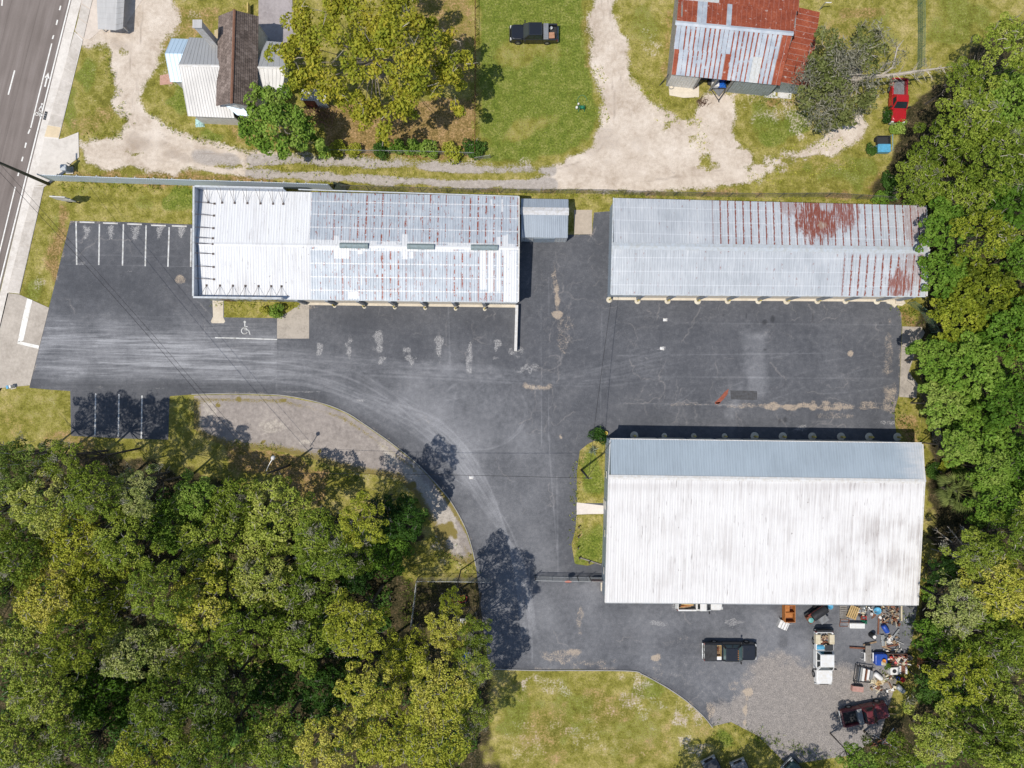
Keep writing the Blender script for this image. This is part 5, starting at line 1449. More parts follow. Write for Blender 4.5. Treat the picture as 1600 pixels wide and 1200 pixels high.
# east wing
E = dict(a=G(417,64,3.0), b=G(476,66,3.0), c=G(446,106,3.9), d=G(397.5,105,3.9), e=G(406,140,3.0), f=G(441,140,3.0))
ribbed_slope(hs, 'metal_roof', G(440,66,3.0), E['a'], E['d'], E['c'], M_METALG)
ribbed_slope(hs, 'metal_roof', E['e'], E['f'], E['c'], E['d'], M_METALW)
cap_strip(hs, 'ridge_cap', E['d'] + Vector((0, 0, .04)), E['c'] + Vector((0, 0, .04)), .28, .04, M_TRIMW, .04)
mb = MB()
q_ = [cx(E['e']) + Vector((.1, .3, 0)), cx(E['f']) + Vector((-.25, .3, 0)), cx(G(440,66,3)) + Vector((-.25, -.3, 0)), cx(E['a']) + Vector((.1, -.3, 0))]
for a, b in ((q_[0], q_[1]), (q_[1], q_[2]), (q_[2], q_[3])): wall_run(mb, a, b, 0, 2.9, 2.9, 0)
put(mb, 'wall', M_HWALL, hs)
# south porch: eave beam, sill and small skylight panel beside the shingle gable
mb = MB(); A, B = G(316, 187.5, .25), G(384, 190, .25); mb.box(min(A.x, B.x), A.y - .25, 0, B.x, A.y + .25, .3); put(mb, 'porch_step', M_WALLBL, hs)
ribbed_slope(hs, 'porch_roof', G(371,180,3.2), G(392,182,3.2), G(374,163,3.6), G(351,164,3.6), M_SKYBLUE)
# tall white flue
mb = MB(); cb = G(334, 66.5, 3.4); mb.box(cb.x - .42, cb.y - .36, 2.6, cb.x + .42, cb.y + .36, 7.3); fl_ = put(mb, 'chimney', M_TRIMW, hs)
mb = MB(); mb.box(cb.x - .5, cb.y - .44, 7.3, cb.x + .5, cb.y + .44, 7.42); mb.build('cap', M_METALW, fl_)
mb = MB(); c_ = G(336, 56, 0)
for k in range(4): mb.box(c_.x + k * .28, c_.y - .6, 0, c_.x + (k + 1) * .28 - .01, c_.y + .6, .17 * (k + 1))
put(mb, 'steps', paint('tan_steps', (.5, .4, .24, 1)), hs)
mb = MB(); c_ = G(391, 18); mb.box(c_.x - .06, c_.y - .6, 0, c_.x + .06, c_.y + .6, .9); put(mb, 'ramp_rail', paint('yellow_rail', (.62, .48, .16, 1)), hs)
# pale blue lean-to
sb = thing('blue_shed', 'light blue ribbed metal shed on the west end of the old house', 'shed', G(272, 95))
ribbed_slope(sb, 'roof', G(299,61,2.5), G(268,60,2.5), G(258,83.5,3.2), G(289,84,3.2), M_SKYBLUE, .42)
ribbed_slope(sb, 'roof', G(266.5,128,2.5), G(300,128.5,2.5), G(289,84,3.2), G(258,83.5,3.2), M_SKYBLUE, .42)
mb = MB(); qd = [cx(G(267,128,2.5)) + Vector((.2, .25, 0)), cx(G(300,128,2.5)) + Vector((0, .25, 0)), cx(G(299,61,2.5)) + Vector((0, -.25, 0)), cx(G(268,60,2.5)) + Vector((.15, -.25, 0))]
md = Vector((cx(G(258,84,3.2)).x + .25, cx(G(258,84,3.2)).y, 0))
wall_run(mb, qd[0], qd[1], 0, 2.4, 2.4, 0); wall_run(mb, qd[2], qd[3], 0, 2.4, 2.4, 0); wall_run(mb, qd[3], md, 0, 2.4, 3.1, 0); wall_run(mb, md, qd[0], 0, 3.1, 2.4, 0)
put(mb, 'wall', M_HWALL, sb)
flat('paver_patio', [(250,118),(266,115),(270,131),(250,133)], .03, paint('salmon_pavers', (.50, .30, .23, 1), .9, wear=.3, scale=6), thick=.03)
# small structure under the sycamore
lt = thing('lean_to', 'small maroon and white lean-to half hidden beneath the yellow-green sycamore', 'lean-to', G(488, 150))
ribbed_slope(lt, 'roof', G(470,157,2.2), G(508,158,2.2), G(510,140,2.5), G(472,139,2.5), M_METALG)
mb = MB(); a_, b_ = cx(G(472,156,2.2)), cx(G(506,157,2.2)); wall_run(mb, a_, lerp(a_, b_, .55), 0, 2.1, 2.1, 0); put(mb, 'wall', paint('maroon_siding', (.16, .035, .03, 1)), lt)
mb = MB(); wall_run(mb, lerp(a_, b_, .55), b_, 0, 2.1, 2.1, 0); put(mb, 'wall', M_TRIMW, lt)
# white metal carport by the street
cpt = thing('carport', 'white metal carport by the street at the top of the drive', 'carport', G(172, 10))
ribbed_slope(cpt, 'roof', G(150,-30,1.5), G(153,45,1.5), G(181,47,1.7), G(184,-30,1.7), M_METALW, .6)
ribbed_slope(cpt, 'roof', G(192,44,1.4), G(196,-30,1.4), G(184,-30,1.7), G(181,47,1.7), M_METALW, .6)
for x, y in ((154,43),(190,43),(152,-28),(194,-28)):
    mb = MB(); P = G(x, y - 3, 1.4); mb.cbox((P.x, P.y, .68), (.1, .1, 1.36)); put(mb, 'post', M_TRIMW, cpt)

# ---------------------------------------------------------------- barn, north
def m_barn(name, rust, streak):
    t = NT(name)
    p = t.pos(); o = t.sep(t.obj())
    n1 = t.noise(p, .7, 4, .65); n2 = t.noise(p, 5, 3, .7)
    g = t.ramp(n1, [(.34, (.34, .375, .42, 1)), (.55, (.44, .475, .51, 1)), (.7, (.53, .545, .56, 1))])
    r = t.ramp(t.m('ADD', t.m('MULTIPLY', n1, .5), t.m('MULTIPLY', n2, .5)), [(.34, (.20, .042, .020, 1)), (.52, (.31, .075, .035, 1)), (.68, (.42, .13, .065, 1))])
    if rust:
        w = t.m('MULTIPLY', t.sm(t.noise(t.mapv(p, (2, 2, 1)), 1.2, 4, .7), .62, .68), .8)
        lap = t.sm(o[0], .055, .02)
        col = t.mix(t.m('MAXIMUM', w, t.m('MULTIPLY', lap, .45)), r, (.58, .50, .46, 1))
    else:
        lap = t.sm(t.m('ADD', o[0], t.m('MULTIPLY', t.m('SUBTRACT', n2, .5), .18)), streak, streak * .62)
        brk = t.sm(t.noise(t.mapv(p, (1.2, .8, 1)), 1.2, 4, .75), .36, .46)
        col = t.mix(t.m('MULTIPLY', lap, brk), g, r)
    return t.done(col, .6, .1, .35, t.bump(n2, .15, .01))
M_BR = m_barn('rusted_barn_sheet', True, .2); M_BG = m_barn('galvanised_barn_sheet', False, .16); M_BG2 = m_barn('clean_barn_sheet', False, .02); M_BW = paint('pale_barn_sheet', (.58, .59, .58, 1), .5, wear=.2)
bn = thing('barn', 'old barn with rust red and grey corrugated sheets on its roof', 'barn', G(1140, 60))
zb, zr_ = 3.4, 5.2
bA, bB, bC, bD = G(1049,116.5,zb), G(1219,133.5,zb), G(1239,52.5,zr_), G(1056,35.5,zr_)
nA, nB = G(1250,-18,zb), G(1064,-36,zb)
bC2, bD2 = bC, bD
# square up the slopes a little: the roof is a parallelogram on plan, sheets follow the gable edge
def lay_skew(parent, A, B, C, D, n, rows, mats, pick, name='roof_sheet', over=.0):
    org = parent.location; proto = {}
    nrm = (B - A).cross(D - A).normalized()
    for r in range(rows):
        for i in range(n):
            k = pick(i, r)
            a = lerp(lerp(A, D, r / rows), lerp(B, C, r / rows), i / n); b = lerp(lerp(A, D, r / rows), lerp(B, C, r / rows), (i + 1) / n)
            d = lerp(lerp(A, D, (r + 1) / rows), lerp(B, C, (r + 1) / rows), i / n)
            x = (b - a); w = x.length; y = (d - a); L_ = y.length; x = x / w; y = y / L_
            if k not in proto:
                proto[k] = rib_panel(name, w, L_ + .04, mats[k], 4, .03); o = proto[k]
            else: o = proto[k].copy(); COL.objects.link(o)
            P = a + nrm * (.025 * (rows - r) * 0 + .02 * r + .004 * (i % 2))
            o.parent = parent
            o.matrix_basis = Matrix(((x.x, y.x, nrm.x, P.x - org.x), (x.y, y.y, nrm.y, P.y - org.y), (x.z, y.z, nrm.z, P.z - org.z), (0, 0, 0, 1)))
MATS_B = [M_BR, M_BG, M_BG2, M_BW]
def pick_s(i, r):
    if i >= 22: return 0
    if r == 0: return {0: 0, 1: 2, 2: 2, 11: 0, 17: 3, 18: 3}.get(i, 1)
    return {0: 2, 1: 2, 5: 2, 10: 2, 11: 2, 18: 2, 20: 2}.get(i, 1)
def pick_n(i, r):      # i runs from the east
    j = 23 - i
    if r == 1: return 2 if j in (4, 5, 10) else 0
    return 3 if j < 8 else 0
lay_skew(bn, bA, bB, bC, bD, 24, 2, MATS_B, pick_s)
lay_skew(bn, nA, nB, bD, bC, 24, 2, MATS_B, pick_n)
cap_strip(bn, 'ridge_cap', bD + Vector((0, 0, .06)), bC + Vector((0, 0, .06)), .5, .04, M_BG2, .06)
# lower red lean-to on the east side, sheets laid crossways
lA, lB, lC, lD = G(1221,130,2.7), G(1264,136,2.3), G(1281,19,2.3), G(1234,7,2.7)
def pick_l(i, r): return 0
lay_skew(bn, lB, lC, lD, lA, 13, 1, [M_BR], pick_l, 'lean_to_sheet')
q_ = [cx(bA) + Vector((.15, .2, 0)), cx(bB) + Vector((-.15, .2, 0)), cx(nA) + Vector((-.15, -.2, 0)), cx(nB) + Vector((.15, -.2, 0))]
M_BWALL = paint('grey_barn_boards', (.30, .29, .27, 1), .8, wear=.35); M_BWALL2 = paint('grey_green_barn_wall', (.30, .34, .34, 1), .7, wear=.25)
wm = lerp(q_[3], q_[0], .47); em = lerp(q_[1], q_[2], .53)
mb = MB(); wall_run(mb, q_[3], wm, 0, zb - .1, zr_ - .15, 20); wall_run(mb, wm, q_[0], 0, zr_ - .15, zb - .1, 20); put(mb, 'wall', M_BWALL, bn)
mb = MB(); wall_run(mb, q_[1], em, 0, zb - .1, zr_ - .15, 0); wall_run(mb, em, q_[2], 0, zr_ - .15, zb - .1, 0); put(mb, 'wall', M_BWALL, bn)
mb = MB(); wall_run(mb, q_[2], q_[3], 0, zb - .1, zb - .1, 0); put(mb, 'wall', M_BWALL, bn)
mb = MB(); wall_run(mb, q_[0], lerp(q_[0], q_[1], .26), 0, zb - .1, zb - .1, 10); put(mb, 'wall', M_TRIMW, bn)
mb = MB(); wall_run(mb, lerp(q_[0], q_[1], .60), q_[1], 0, zb - .1, zb - .1, 16); put(mb, 'wall', M_BWALL2, bn)
mb = MB(); a_ = cx(lA); b_ = cx(lB); wall_run(mb, a_ + Vector((0, .15, 0)), b_ + Vector((-.1, .15, 0)), 0, 2.55, 2.15, 8); put(mb, 'lean_to_wall', M_BWALL2, bn)
for u in (.27, .43, .58):
    P = lerp(q_[0], q_[1], u); mb = MB(); mb.cbox((P.x, P.y, (zb - .15) / 2), (.18, .18, zb - .15)); put(mb, 'post', M_BWALL, bn)
for P, Q in ((lB, lC),):
    for u in (.05, .5, .95):
        S_ = lerp(P, Q, u); mb = MB(); mb.cbox((S_.x - .1, S_.y, 1.1), (.14, .14, 2.2)); put(mb, 'lean_to_post', M_BWALL, bn)
flat('barn_floor', [(1050,120),(1225,138),(1240,10),(1062,-20)], .02, m_conc('barn_dirt_floor', (.3, .25, .2, 1), (.2, .17, .14, 1)))
flat('barn_slab', [(1044,126.5),(1092,131),(1092,152),(1068,153),(1046,149)], .05, M_CREAM, thick=.05)

# ---------------------------------------------------------------- fences
def sheet_fence(name, label, pts, h, mat, post_mat):
    P = [G(*p_) for p_ in pts]
    t = thing(name, label, 'fence', P[len(P) // 2])
    for a, b in zip(P, P[1:]):
        L_ = (b - a).length; n = max(1, round(L_ / 2.4)); d = (b - a).normalized()
        for k in range(n):
            A = lerp(a, b, k / n); B = lerp(a, b, (k + 1) / n)
            mb = MB(); wall_run(mb, A + d * .01, B - d * .01, .04, h + rnd.uniform(-.02, .03), h + rnd.uniform(-.02, .03), 9, .03); put(mb, 'fence_panel', mat, t)
            mb = MB(); nn = Vector((-d.y, d.x, 0)); Q = A + nn * .10; mb.cbox((Q.x, Q.y, h / 2 + .05), (.1, .1, h + .1), math.atan2(d.y, d.x)); put(mb, 'post', post_mat, t)
    return t
sheet_fence('metal_fence', 'blue-grey sheet metal fence from the street pole to the white-roofed building', [(79,282.5),(200,287),(312,290.5),(420,293.5),(521,297)], 2.3, M_FENCEST, M_TRIMW)
lp = thing('fence_panel', 'loose sheet metal panel leaning at the end of the blue-grey fence', 'panel', G(530, 294))
mb = MB(); mb.M = Matrix.Translation(G(531, 292.5, .5)) @ Matrix.Rotation(-.25, 4, 'Z') @ Matrix.Rotation(math.radians(58), 4, 'X')
mb.box(-.75, -.62, 0, .75, .62, .02)
for k in range(6): mb.box(-.7 + k * .26, -.62, .02, -.64 + k * .26, .62, .05)
put(mb, 'sheet', paint('dark_green_sheet', (.05, .065, .05, 1)), lp)

def chain_fence(name, label, pts, h=1.8, step=3.0, cell=.22, mat=None, wire_r=.006, rail=True, posts=None):
    mat = mat or M_GALV
    P = [G(*p_) for p_ in pts]
    t = thing(name, label, 'fence', P[len(P) // 2])
    post = None
    for a, b in zip(P, P[1:]):
        L_ = (b - a).length; d = (b - a).normalized(); n = max(1, round(L_ / step)); rz = math.atan2(d.y, d.x)
        for k in range(n + (1 if b is P[-1] else 0)):
            A = lerp(a, b, k / n)
            if post is None:
                mb = MB(); mb.lathe([(.035, 0), (.035, h + .04), (.02, h + .09), (.004, h + .1)], 8); post = mb.build('post', mat, t); o = post
            else: o = post.copy(); COL.objects.link(o); o.parent = t
            o.matrix_basis = Matrix.Translation(A - t.location)
        if rail:
            mb = MB(); mb.tube([a + Vector((0, 0, h)), b + Vector((0, 0, h))], .022, 6); put(mb, 'top_rail', mat, t)
        # woven wire, modelled as crossing diagonals
        mb = MB(); m_ = int(L_ / cell); nn = Vector((-d.y, d.x, 0)) * wire_r
        for k in range(-int(h / cell), m_ + 1):
            for s_ in (1, -1):
                x0, x1 = (k * cell, k * cell + h); z0, z1 = (0.03, h)
                if s_ < 0: z0, z1 = z1, z0
                f0, f1 = max(0, -x0 / h), min(1, (L_ - x0) / h)
                if f1 <= f0: continue
                A = a + d * (x0 + (x1 - x0) * f0) + Vector((0, 0, z0 + (z1 - z0) * f0)); B = a + d * (x0 + (x1 - x0) * f1) + Vector((0, 0, z0 + (z1 - z0) * f1))
                u = Vector((0, 0, wire_r)); o_ = nn * s_
                mb.add([A + u + o_, A - u + o_ * 2, A - u, B + u + o_, B - u + o_ * 2, B - u], [(0, 1, 4, 3), (1, 2, 5, 4), (2, 0, 3, 5)])
        w = put(mb, 'wire_mesh', mat, t); w['kind'] = 'stuff'
    return t
M_OLDWIRE = paint('weathered_wire', (.16, .155, .14, 1), .7, .3, wear=.3)
chain_fence('chain_link_fence', 'long chain-link fence behind the storage buildings beside the sandy lane', [(536,296),(700,301),(940,303),(1010,306),(1180,309),(1290,308),(1386,314)], 1.8, 3.2, .25, M_OLDWIRE)
chain_fence('yard_fence', 'weathered wire fence between the brown yard and the mown lawn', [(743,-30),(743,100),(742.5,243)], 1.2, 3.2, .3, M_RUSTY)
chain_fence('hedge_fence', 'low wire fence running along the hedge by the lane', [(518,239),(600,240),(690,241.5),(741,243.5)], 1.1, 3.2, .25, M_GALV)
chain_fence('green_fence', 'greenish wire fence running up the field to the top edge', [(1433,-30),(1434,50),(1433,110)], 1.5, 3.0, .2, paint('green_wire', (.12, .20, .13, 1), .6), .012)
chain_fence('corner_fence', 'short wire fence at the bushes by the rusty building\'s east end', [(1417,474),(1440,490),(1455,520)], 1.7, 2.4, .22, paint('green_wire', (.12, .20, .13, 1)), .008)
chain_fence('bush_fence', 'short wire fence beside the yard\'s east bushes north of the warehouse', [(1442,692),(1457,694),(1455,668)], 1.7, 2.4, .22, M_GALV)
chain_fence('gate_fence', 'chain-link fence at the edge of the wood west of the gate', [(653,902),(700,902),(768,903)], 1.8, 3.0, .22, M_GALV)
chain_fence('wood_fence', 'grey wire fence running south into the wood from the gate line', [(653,903),(650,930),(644,975)], 1.6, 2.4, .22, M_GALV)
# small swing gate by the hedge
chain_fence('hedge_gate', 'small open wire gate at the hedge corner on the lane', [(742,251),(766,247)], 1.1, 1.8, .2, M_GALV)
# sliding gate across the south lane
sg = thing('sliding_gate', 'chain-link sliding gate across the lane beside the warehouse', 'gate', G(885, 901))
zt = 1.75
gA, gB = G(836, 900.5), G(942, 902.5)
d = (gB - gA).normalized()
for z_ in (.12, zt): 
    mb = MB(); mb.tube([gA + Vector((0, 0, z_)), gB + Vector((0, 0, z_))], .03, 6); put(mb, 'rail', M_GALV, sg)
for k in range(5):
    P = lerp(gA, gB, k / 4); mb = MB(); mb.tube([P + Vector((0, 0, .1)), P + Vector((0, 0, zt + .05))], .03, 6); put(mb, 'upright', M_GALV, sg)
mb = MB(); L_ = (gB - gA).length; h = zt - .12
for k in range(int(-h / .2), int(L_ / .2)):
    for s_ in (1, -1):
        x0 = k * .2; f0, f1 = max(0, -x0 / h), min(1, (L_ - x0) / h)
        if f1 <= f0: continue
        z0, z1 = (.12, zt) if s_ > 0 else (zt, .12)
        A = gA + d * (x0 + h * f0) + Vector((0, 0, z0 + (z1 - z0) * f0)); B = gA + d * (x0 + h * f1) + Vector((0, 0, z0 + (z1 - z0) * f1)); u = Vector((0, 0, .007)); n_ = Vector((-d.y, d.x, 0)) * .007 * s_
        mb.add([A + u + n_, A - u + n_ * 2, A - u, B + u + n_, B - u + n_ * 2, B - u], [(0, 1, 4, 3), (1, 2, 5, 4), (2, 0, 3, 5)])
w = put(mb, 'wire_mesh', M_GALV, sg); w['kind'] = 'stuff'
for P in (lerp(gA, gB, 0) + Vector((0, .12, 0)), lerp(gA, gB, .62) + Vector((0, .12, 0)), lerp(gA, gB, .8) + Vector((0, .12, 0))):
    mb = MB(); mb.tube([P, P + Vector((0, 0, 2.1))], .045, 8); put(mb, 'guide_post', M_DARKST, sg)
mb = MB(); P = lerp(gA, gB, .9); mb.cbox((P.x, P.y - .08, .95), (1.4, .04, .8), math.atan2(d.y, d.x)); put(mb, 'red_board', paint('dark_red_board', (.20, .03, .03, 1)), sg)
# orange round sign hung on the gate
og = thing('gate_sign', 'round orange sign hung on the sliding gate', 'sign', G(886, 900, 0))
mb = MB(); P = lerp(gA, gB, .475); mb.M = Matrix.Translation((P.x, P.y - .12, 1.45)) @ Matrix.Rotation(math.radians(62), 4, 'X'); mb.lathe([(.42, -.015), (.42, .015)], 8); put(mb, 'board', paint('orange_sign', (.72, .14, .04, 1), .5, wear=.1), og)
# ================================================================ TREES AND PLANTS
def m_leaf(name, stops, trans=.22, vary=.5):
    t = NT(name)
    tint = t.attr('tint'); p = t.pos()
    n = t.noise(p, .45, 3, .6)
    f = t.m('ADD', t.m('ADD', t.m('MULTIPLY', tint, .62), t.m('MULTIPLY', n, .55)), t.m('MULTIPLY', t.m('SUBTRACT', t.orand(), .5), vary))
    f = t.m('SUBTRACT', f, .085)
    col = t.ramp(f, stops)
    b = t.node('ShaderNodeBsdfPrincipled')
    t.put(b.inputs['Base Color'], col); b.inputs['Roughness'].default_value = .6; b.inputs['Specular IOR Level'].default_value = .14
    tr = t.node('ShaderNodeBsdfTranslucent'); t.put(tr.inputs['Color'], t.mix(.5, col, (.20, .22, .03, 1)))
    mx = t.node('ShaderNodeMixShader'); mx.inputs[0].default_value = trans
    t.t.links.new(b.outputs[0], mx.inputs[1]); t.t.links.new(tr.outputs[0], mx.inputs[2])
    t.t.links.new(mx.outputs[0], t.out.inputs[0])
    return t.mat
M_OAK = m_leaf('olive_oak_leaves', [(.15, (.055, .092, .008, 1)), (.42, (.175, .245, .026, 1)), (.66, (.33, .395, .055, 1)), (.90, (.50, .50, .13, 1))])
M_YOAK = m_leaf('yellow_green_leaves', [(.15, (.085, .115, .010, 1)), (.42, (.25, .295, .026, 1)), (.66, (.43, .44, .050, 1)), (.90, (.58, .52, .11, 1))])
M_GOAK = m_leaf('grey_green_leaves', [(.15, (.060, .098, .014, 1)), (.42, (.170, .240, .040, 1)), (.66, (.30, .365, .08, 1)), (.90, (.44, .45, .17, 1))])
M_GREEN = m_leaf('fresh_green_leaves', [(.15, (.038, .090, .008, 1)), (.42, (.110, .215, .022, 1)), (.70, (.21, .325, .045, 1)), (.92, (.33, .41, .09, 1))])
M_DEEP = m_leaf('deep_green_leaves', [(.15, (.014, .040, .007, 1)), (.45, (.040, .098, .014, 1)), (.72, (.085, .165, .026, 1)), (.92, (.16, .23, .05, 1))])
M_SYC = m_leaf('sycamore_leaves', [(.10, (.085, .125, .012, 1)), (.34, (.22, .265, .026, 1)), (.56, (.375, .37, .036, 1)), (.78, (.50, .41, .048, 1)), (.95, (.50, .28, .05, 1))], .28, 0.0)
M_MOSS = m_leaf('hanging_grey_moss', [(.15, (.17, .165, .115, 1)), (.5, (.29, .275, .205, 1)), (.9, (.42, .395, .31, 1))], .15)
M_PALM = m_leaf('palm_fronds', [(0.15, (0.072, 0.096, 0.022, 1)), (0.5, (0.192, 0.228, 0.060, 1)), (0.9, (0.384, 0.372, 0.168, 1))], .15)
M_BARK = paint('grey_bark', (.27, .235, .20, 1), .9, wear=.45)
M_BOAK = m_leaf('dull_olive_oak_leaves', [(.15, (.045, .065, .014, 1)), (.45, (.125, .150, .040, 1)), (.70, (.22, .235, .085, 1)), (.92, (.34, .32, .16, 1))], .2, 0.0)
M_DKBARK = paint('dark_bark', (.10, .085, .07, 1), .9, wear=.45)
M_PALEBARK = paint('pale_bark', (.46, .41, .345, 1), .9, wear=.3)

def leaves_np(C, Nrm, size, rs, asp=.62):
    """rhombic leaves at C facing Nrm; returns verts, quads"""
    n = len(C)
    Nrm = Nrm / (np.linalg.norm(Nrm, axis=1, keepdims=True) + 1e-9)
    rv = rs.normal(size=(n, 3)); T = np.cross(Nrm, rv); T /= (np.linalg.norm(T, axis=1, keepdims=True) + 1e-9)
    B = np.cross(Nrm, T)
    L = size[:, None]
    V = np.empty((n, 4, 3))
    V[:, 0] = C + T * L * .5; V[:, 1] = C + B * L * .5 * asp + T * L * .08 + Nrm * L * .08; V[:, 2] = C - T * L * .5; V[:, 3] = C - B * L * .5 * asp + T * L * .08 + Nrm * L * .08
    F = np.arange(n * 4).reshape(n, 4)
    return V.reshape(-1, 3), F

def clump_leaves(blobs, dens, leaf, rs, flat_=.78, inner=.55, updir=.30, spiky=0.0):
    """leaves over ellipsoidal clumps (x, y, z, r); every clump has its own tint"""
    Cs, Ns, Ss, Ts = [], [], [], []
    for x, y, z, r in blobs:
        n = max(12, int(dens * r * r))
        d = rs.normal(size=(n, 3)); d[:, 2] = np.abs(d[:, 2]) * 1.0 - .35
        d /= np.linalg.norm(d, axis=1, keepdims=True)
        # each clump is itself made of sprays
        ns = max(4, int(7 * r)); sp = rs.normal(size=(ns, 3)); sp[:, 2] = np.abs(sp[:, 2]) - .2; sp /= np.linalg.norm(sp, axis=1, keepdims=True)
        near = (d @ sp.T).max(1)
        rad = r * (inner + (1 - inner) * rs.rand(n) ** .45) * (.78 + .30 * np.clip((near - .75) / .25, 0, 1)) * (1 + spiky * rs.rand(n) ** 3)
        C = d * rad[:, None]; C[:, 2] *= flat_
        C += np.array([x, y, z])
        Nn = d * .55 + rs.normal(size=(n, 3)) * .55 + np.array([0, 0, updir])
        Cs.append(C); Ns.append(Nn); Ss.append(leaf * (.6 + .8 * rs.rand(n)))
        Ts.append(np.clip(.18 + .3 * rs.rand() + .34 * rs.rand(n) + .06, 0, 1))
    C = np.concatenate(Cs); Nn = np.concatenate(Ns); S = np.concatenate(Ss); T = np.concatenate(Ts)
    V, F = leaves_np(C, Nn, S, rs)
    return V, F, np.repeat(T, 4)

def auto_blobs(rs, R, z0, Hc, n, cr, lobes=4):
    ph = rs.rand(3) * 6.28
    out = []
    tries = 0
    while len(out) < n and tries < n * 60:
        tries += 1
        a = rs.rand() * 6.283; u = math.sqrt(rs.rand())
        rm = R * (.80 + .14 * math.sin(lobes * a + ph[0]) + .10 * math.sin((lobes + 3) * a + ph[1]))
        r = u * rm
        top = Hc * math.sqrt(max(0, 1 - (r / (R * 1.08)) ** 2))
        z = z0 + top * (1 - .45 * rs.rand() ** 2) - (.3 + rs.rand() * 3.2) * (r / R) ** 2
        c = cr * (.62 + .72 * rs.rand()) * (1 - .25 * r / R)
        x, y = r * math.cos(a), r * math.sin(a)
        if any((x - b[0]) ** 2 + (y - b[1]) ** 2 + (z - b[2]) ** 2 < (.62 * (c + b[3])) ** 2 for b in out): continue
        out.append((x, y, z, c))
    return out

def branches(blobs, z_fork, rs, r0, twigs=2.0, base=(0, 0)):
    mb = MB()
    bx, by = base
    lean = rs.normal(size=2) * .25
    r0 *= .75
    mb.tube([(bx, by, -.1), (bx + lean[0] * .4, by + lean[1] * .4, z_fork * .5), (bx + lean[0], by + lean[1], z_fork)], [r0 * 1.25, r0, r0 * .8], 8)
    f = Vector((bx + lean[0], by + lean[1], z_fork * .96))
    order = sorted(blobs, key=lambda b: -b[3])
    for k, (x, y, z, r) in enumerate(order):
        e = Vector((x, y, z)); m_ = f.lerp(e, .55) + Vector((rs.normal() * .3, rs.normal() * .3, -.35))
        th = r0 * (.42 if k < 7 else .22)
        mb.tube([f, m_, e], [th, th * .6, th * .25], 5 if k < 7 else 4)
        for q in range(int(twigs) + (rs.rand() < twigs % 1)):
            d = Vector(rs.normal(size=3)); d.z = abs(d.z) * .5 + .15; d.normalize()
            s_ = e + d * r * .35; t_ = e + d * r * (.98 + .25 * rs.rand())
            k_ = s_.lerp(t_, .5) + Vector(rs.normal(size=3)) * .10
            mb.tube([s_, k_, t_], [.045, .030, .010], 3, 1)
            d2 = (d + Vector(rs.normal(size=3)) * .5).normalized()
            mb.tube([k_, k_ + d2 * r * .5], [.025, .008], 3, 1)
    return mb

def moss_np(blobs, rs, frac, L=.55):
    C, Nn, S, T = [], [], [], []
    for x, y, z, r in blobs:
        if rs.rand() > frac: continue
        n = int(70 * r * r)
        c0 = rs.normal(size=3); c0[2] = abs(c0[2]) * .5 + .1; c0 /= np.linalg.norm(c0)
        P = np.array([x, y, z]) + c0 * r * .95 + rs.normal(size=(n, 3)) * np.array([.42, .42, .2]) * r
        C.append(P); Nn.append(rs.normal(size=(n, 3)) * .6 + np.array([0, 0, .5])); S.append(L * (.4 + .8 * rs.rand(n))); T.append(rs.rand(n))
    if not C: return None
    V, F = leaves_np(np.concatenate(C), np.concatenate(Nn), np.concatenate(S), rs, .16)
    return V, F, np.repeat(np.concatenate(T), 4)

class Kind:
    """a tree model (trunk, crown, perhaps moss) that single trees copy"""
    def __init__(s, name, cat, seed, R, z0, Hc, n, cr, leaf, dens, mat, bark, r0=.28, moss=0.0, twigs=1.2, blobs=None, zc=None, lobes=4, flat_=.78, spiky=0.0):
        rs = np.random.RandomState(seed)
        s.name, s.cat, s.R = name, cat, R
        b = blobs or auto_blobs(rs, R, z0, Hc, n, cr, lobes)
        s.zc = zc if zc is not None else z0 + Hc * .55
        V, F, T = clump_leaves(b, dens, leaf, rs, flat_=flat_, spiky=spiky)
        s.crown = np_mesh('crown', V, F, mat, {'tint': T})
        s.trunk = branches(b, max(.4, z0 * .72), rs, r0, twigs).build('trunk', [M_DKBARK, bark])
        s.moss = None
        if moss:
            q = moss_np(b, rs, moss)
            if q: s.moss = np_mesh('moss', q[0], q[1], M_MOSS, {'tint': q[2]}); s.moss['kind'] = 'stuff'
        s.first = True
    def place(s, px, py, rpx, label, group=None, rz=None, Z=None):
        """crown of radius rpx (plan units) seen at px, py; Z is the height of its middle"""
        Z = Z or s.zc
        sc = rpx * .95 * K * (H - Z) / H / s.R
        P = G(px, py, Z)
        t = thing(s.name, label, s.cat, (P.x, P.y, 0), rnd.uniform(0, 6.28) if rz is None else rz, group)
        t.scale = (sc, sc, sc)
        up = Z / sc - s.zc
        for o in (s.crown, s.trunk, s.moss):
            if o is None: continue
            c = o
            if not s.first: c = o.copy(); COL.objects.link(c)
            c.parent = t
            c.location = (0, 0, 0); c.scale = (1, 1, 1)
            if o is s.trunk: c.scale = (1, 1, (s.zc + up) / s.zc)
            else: c.location = (0, 0, up)
        s.first = False
        return t

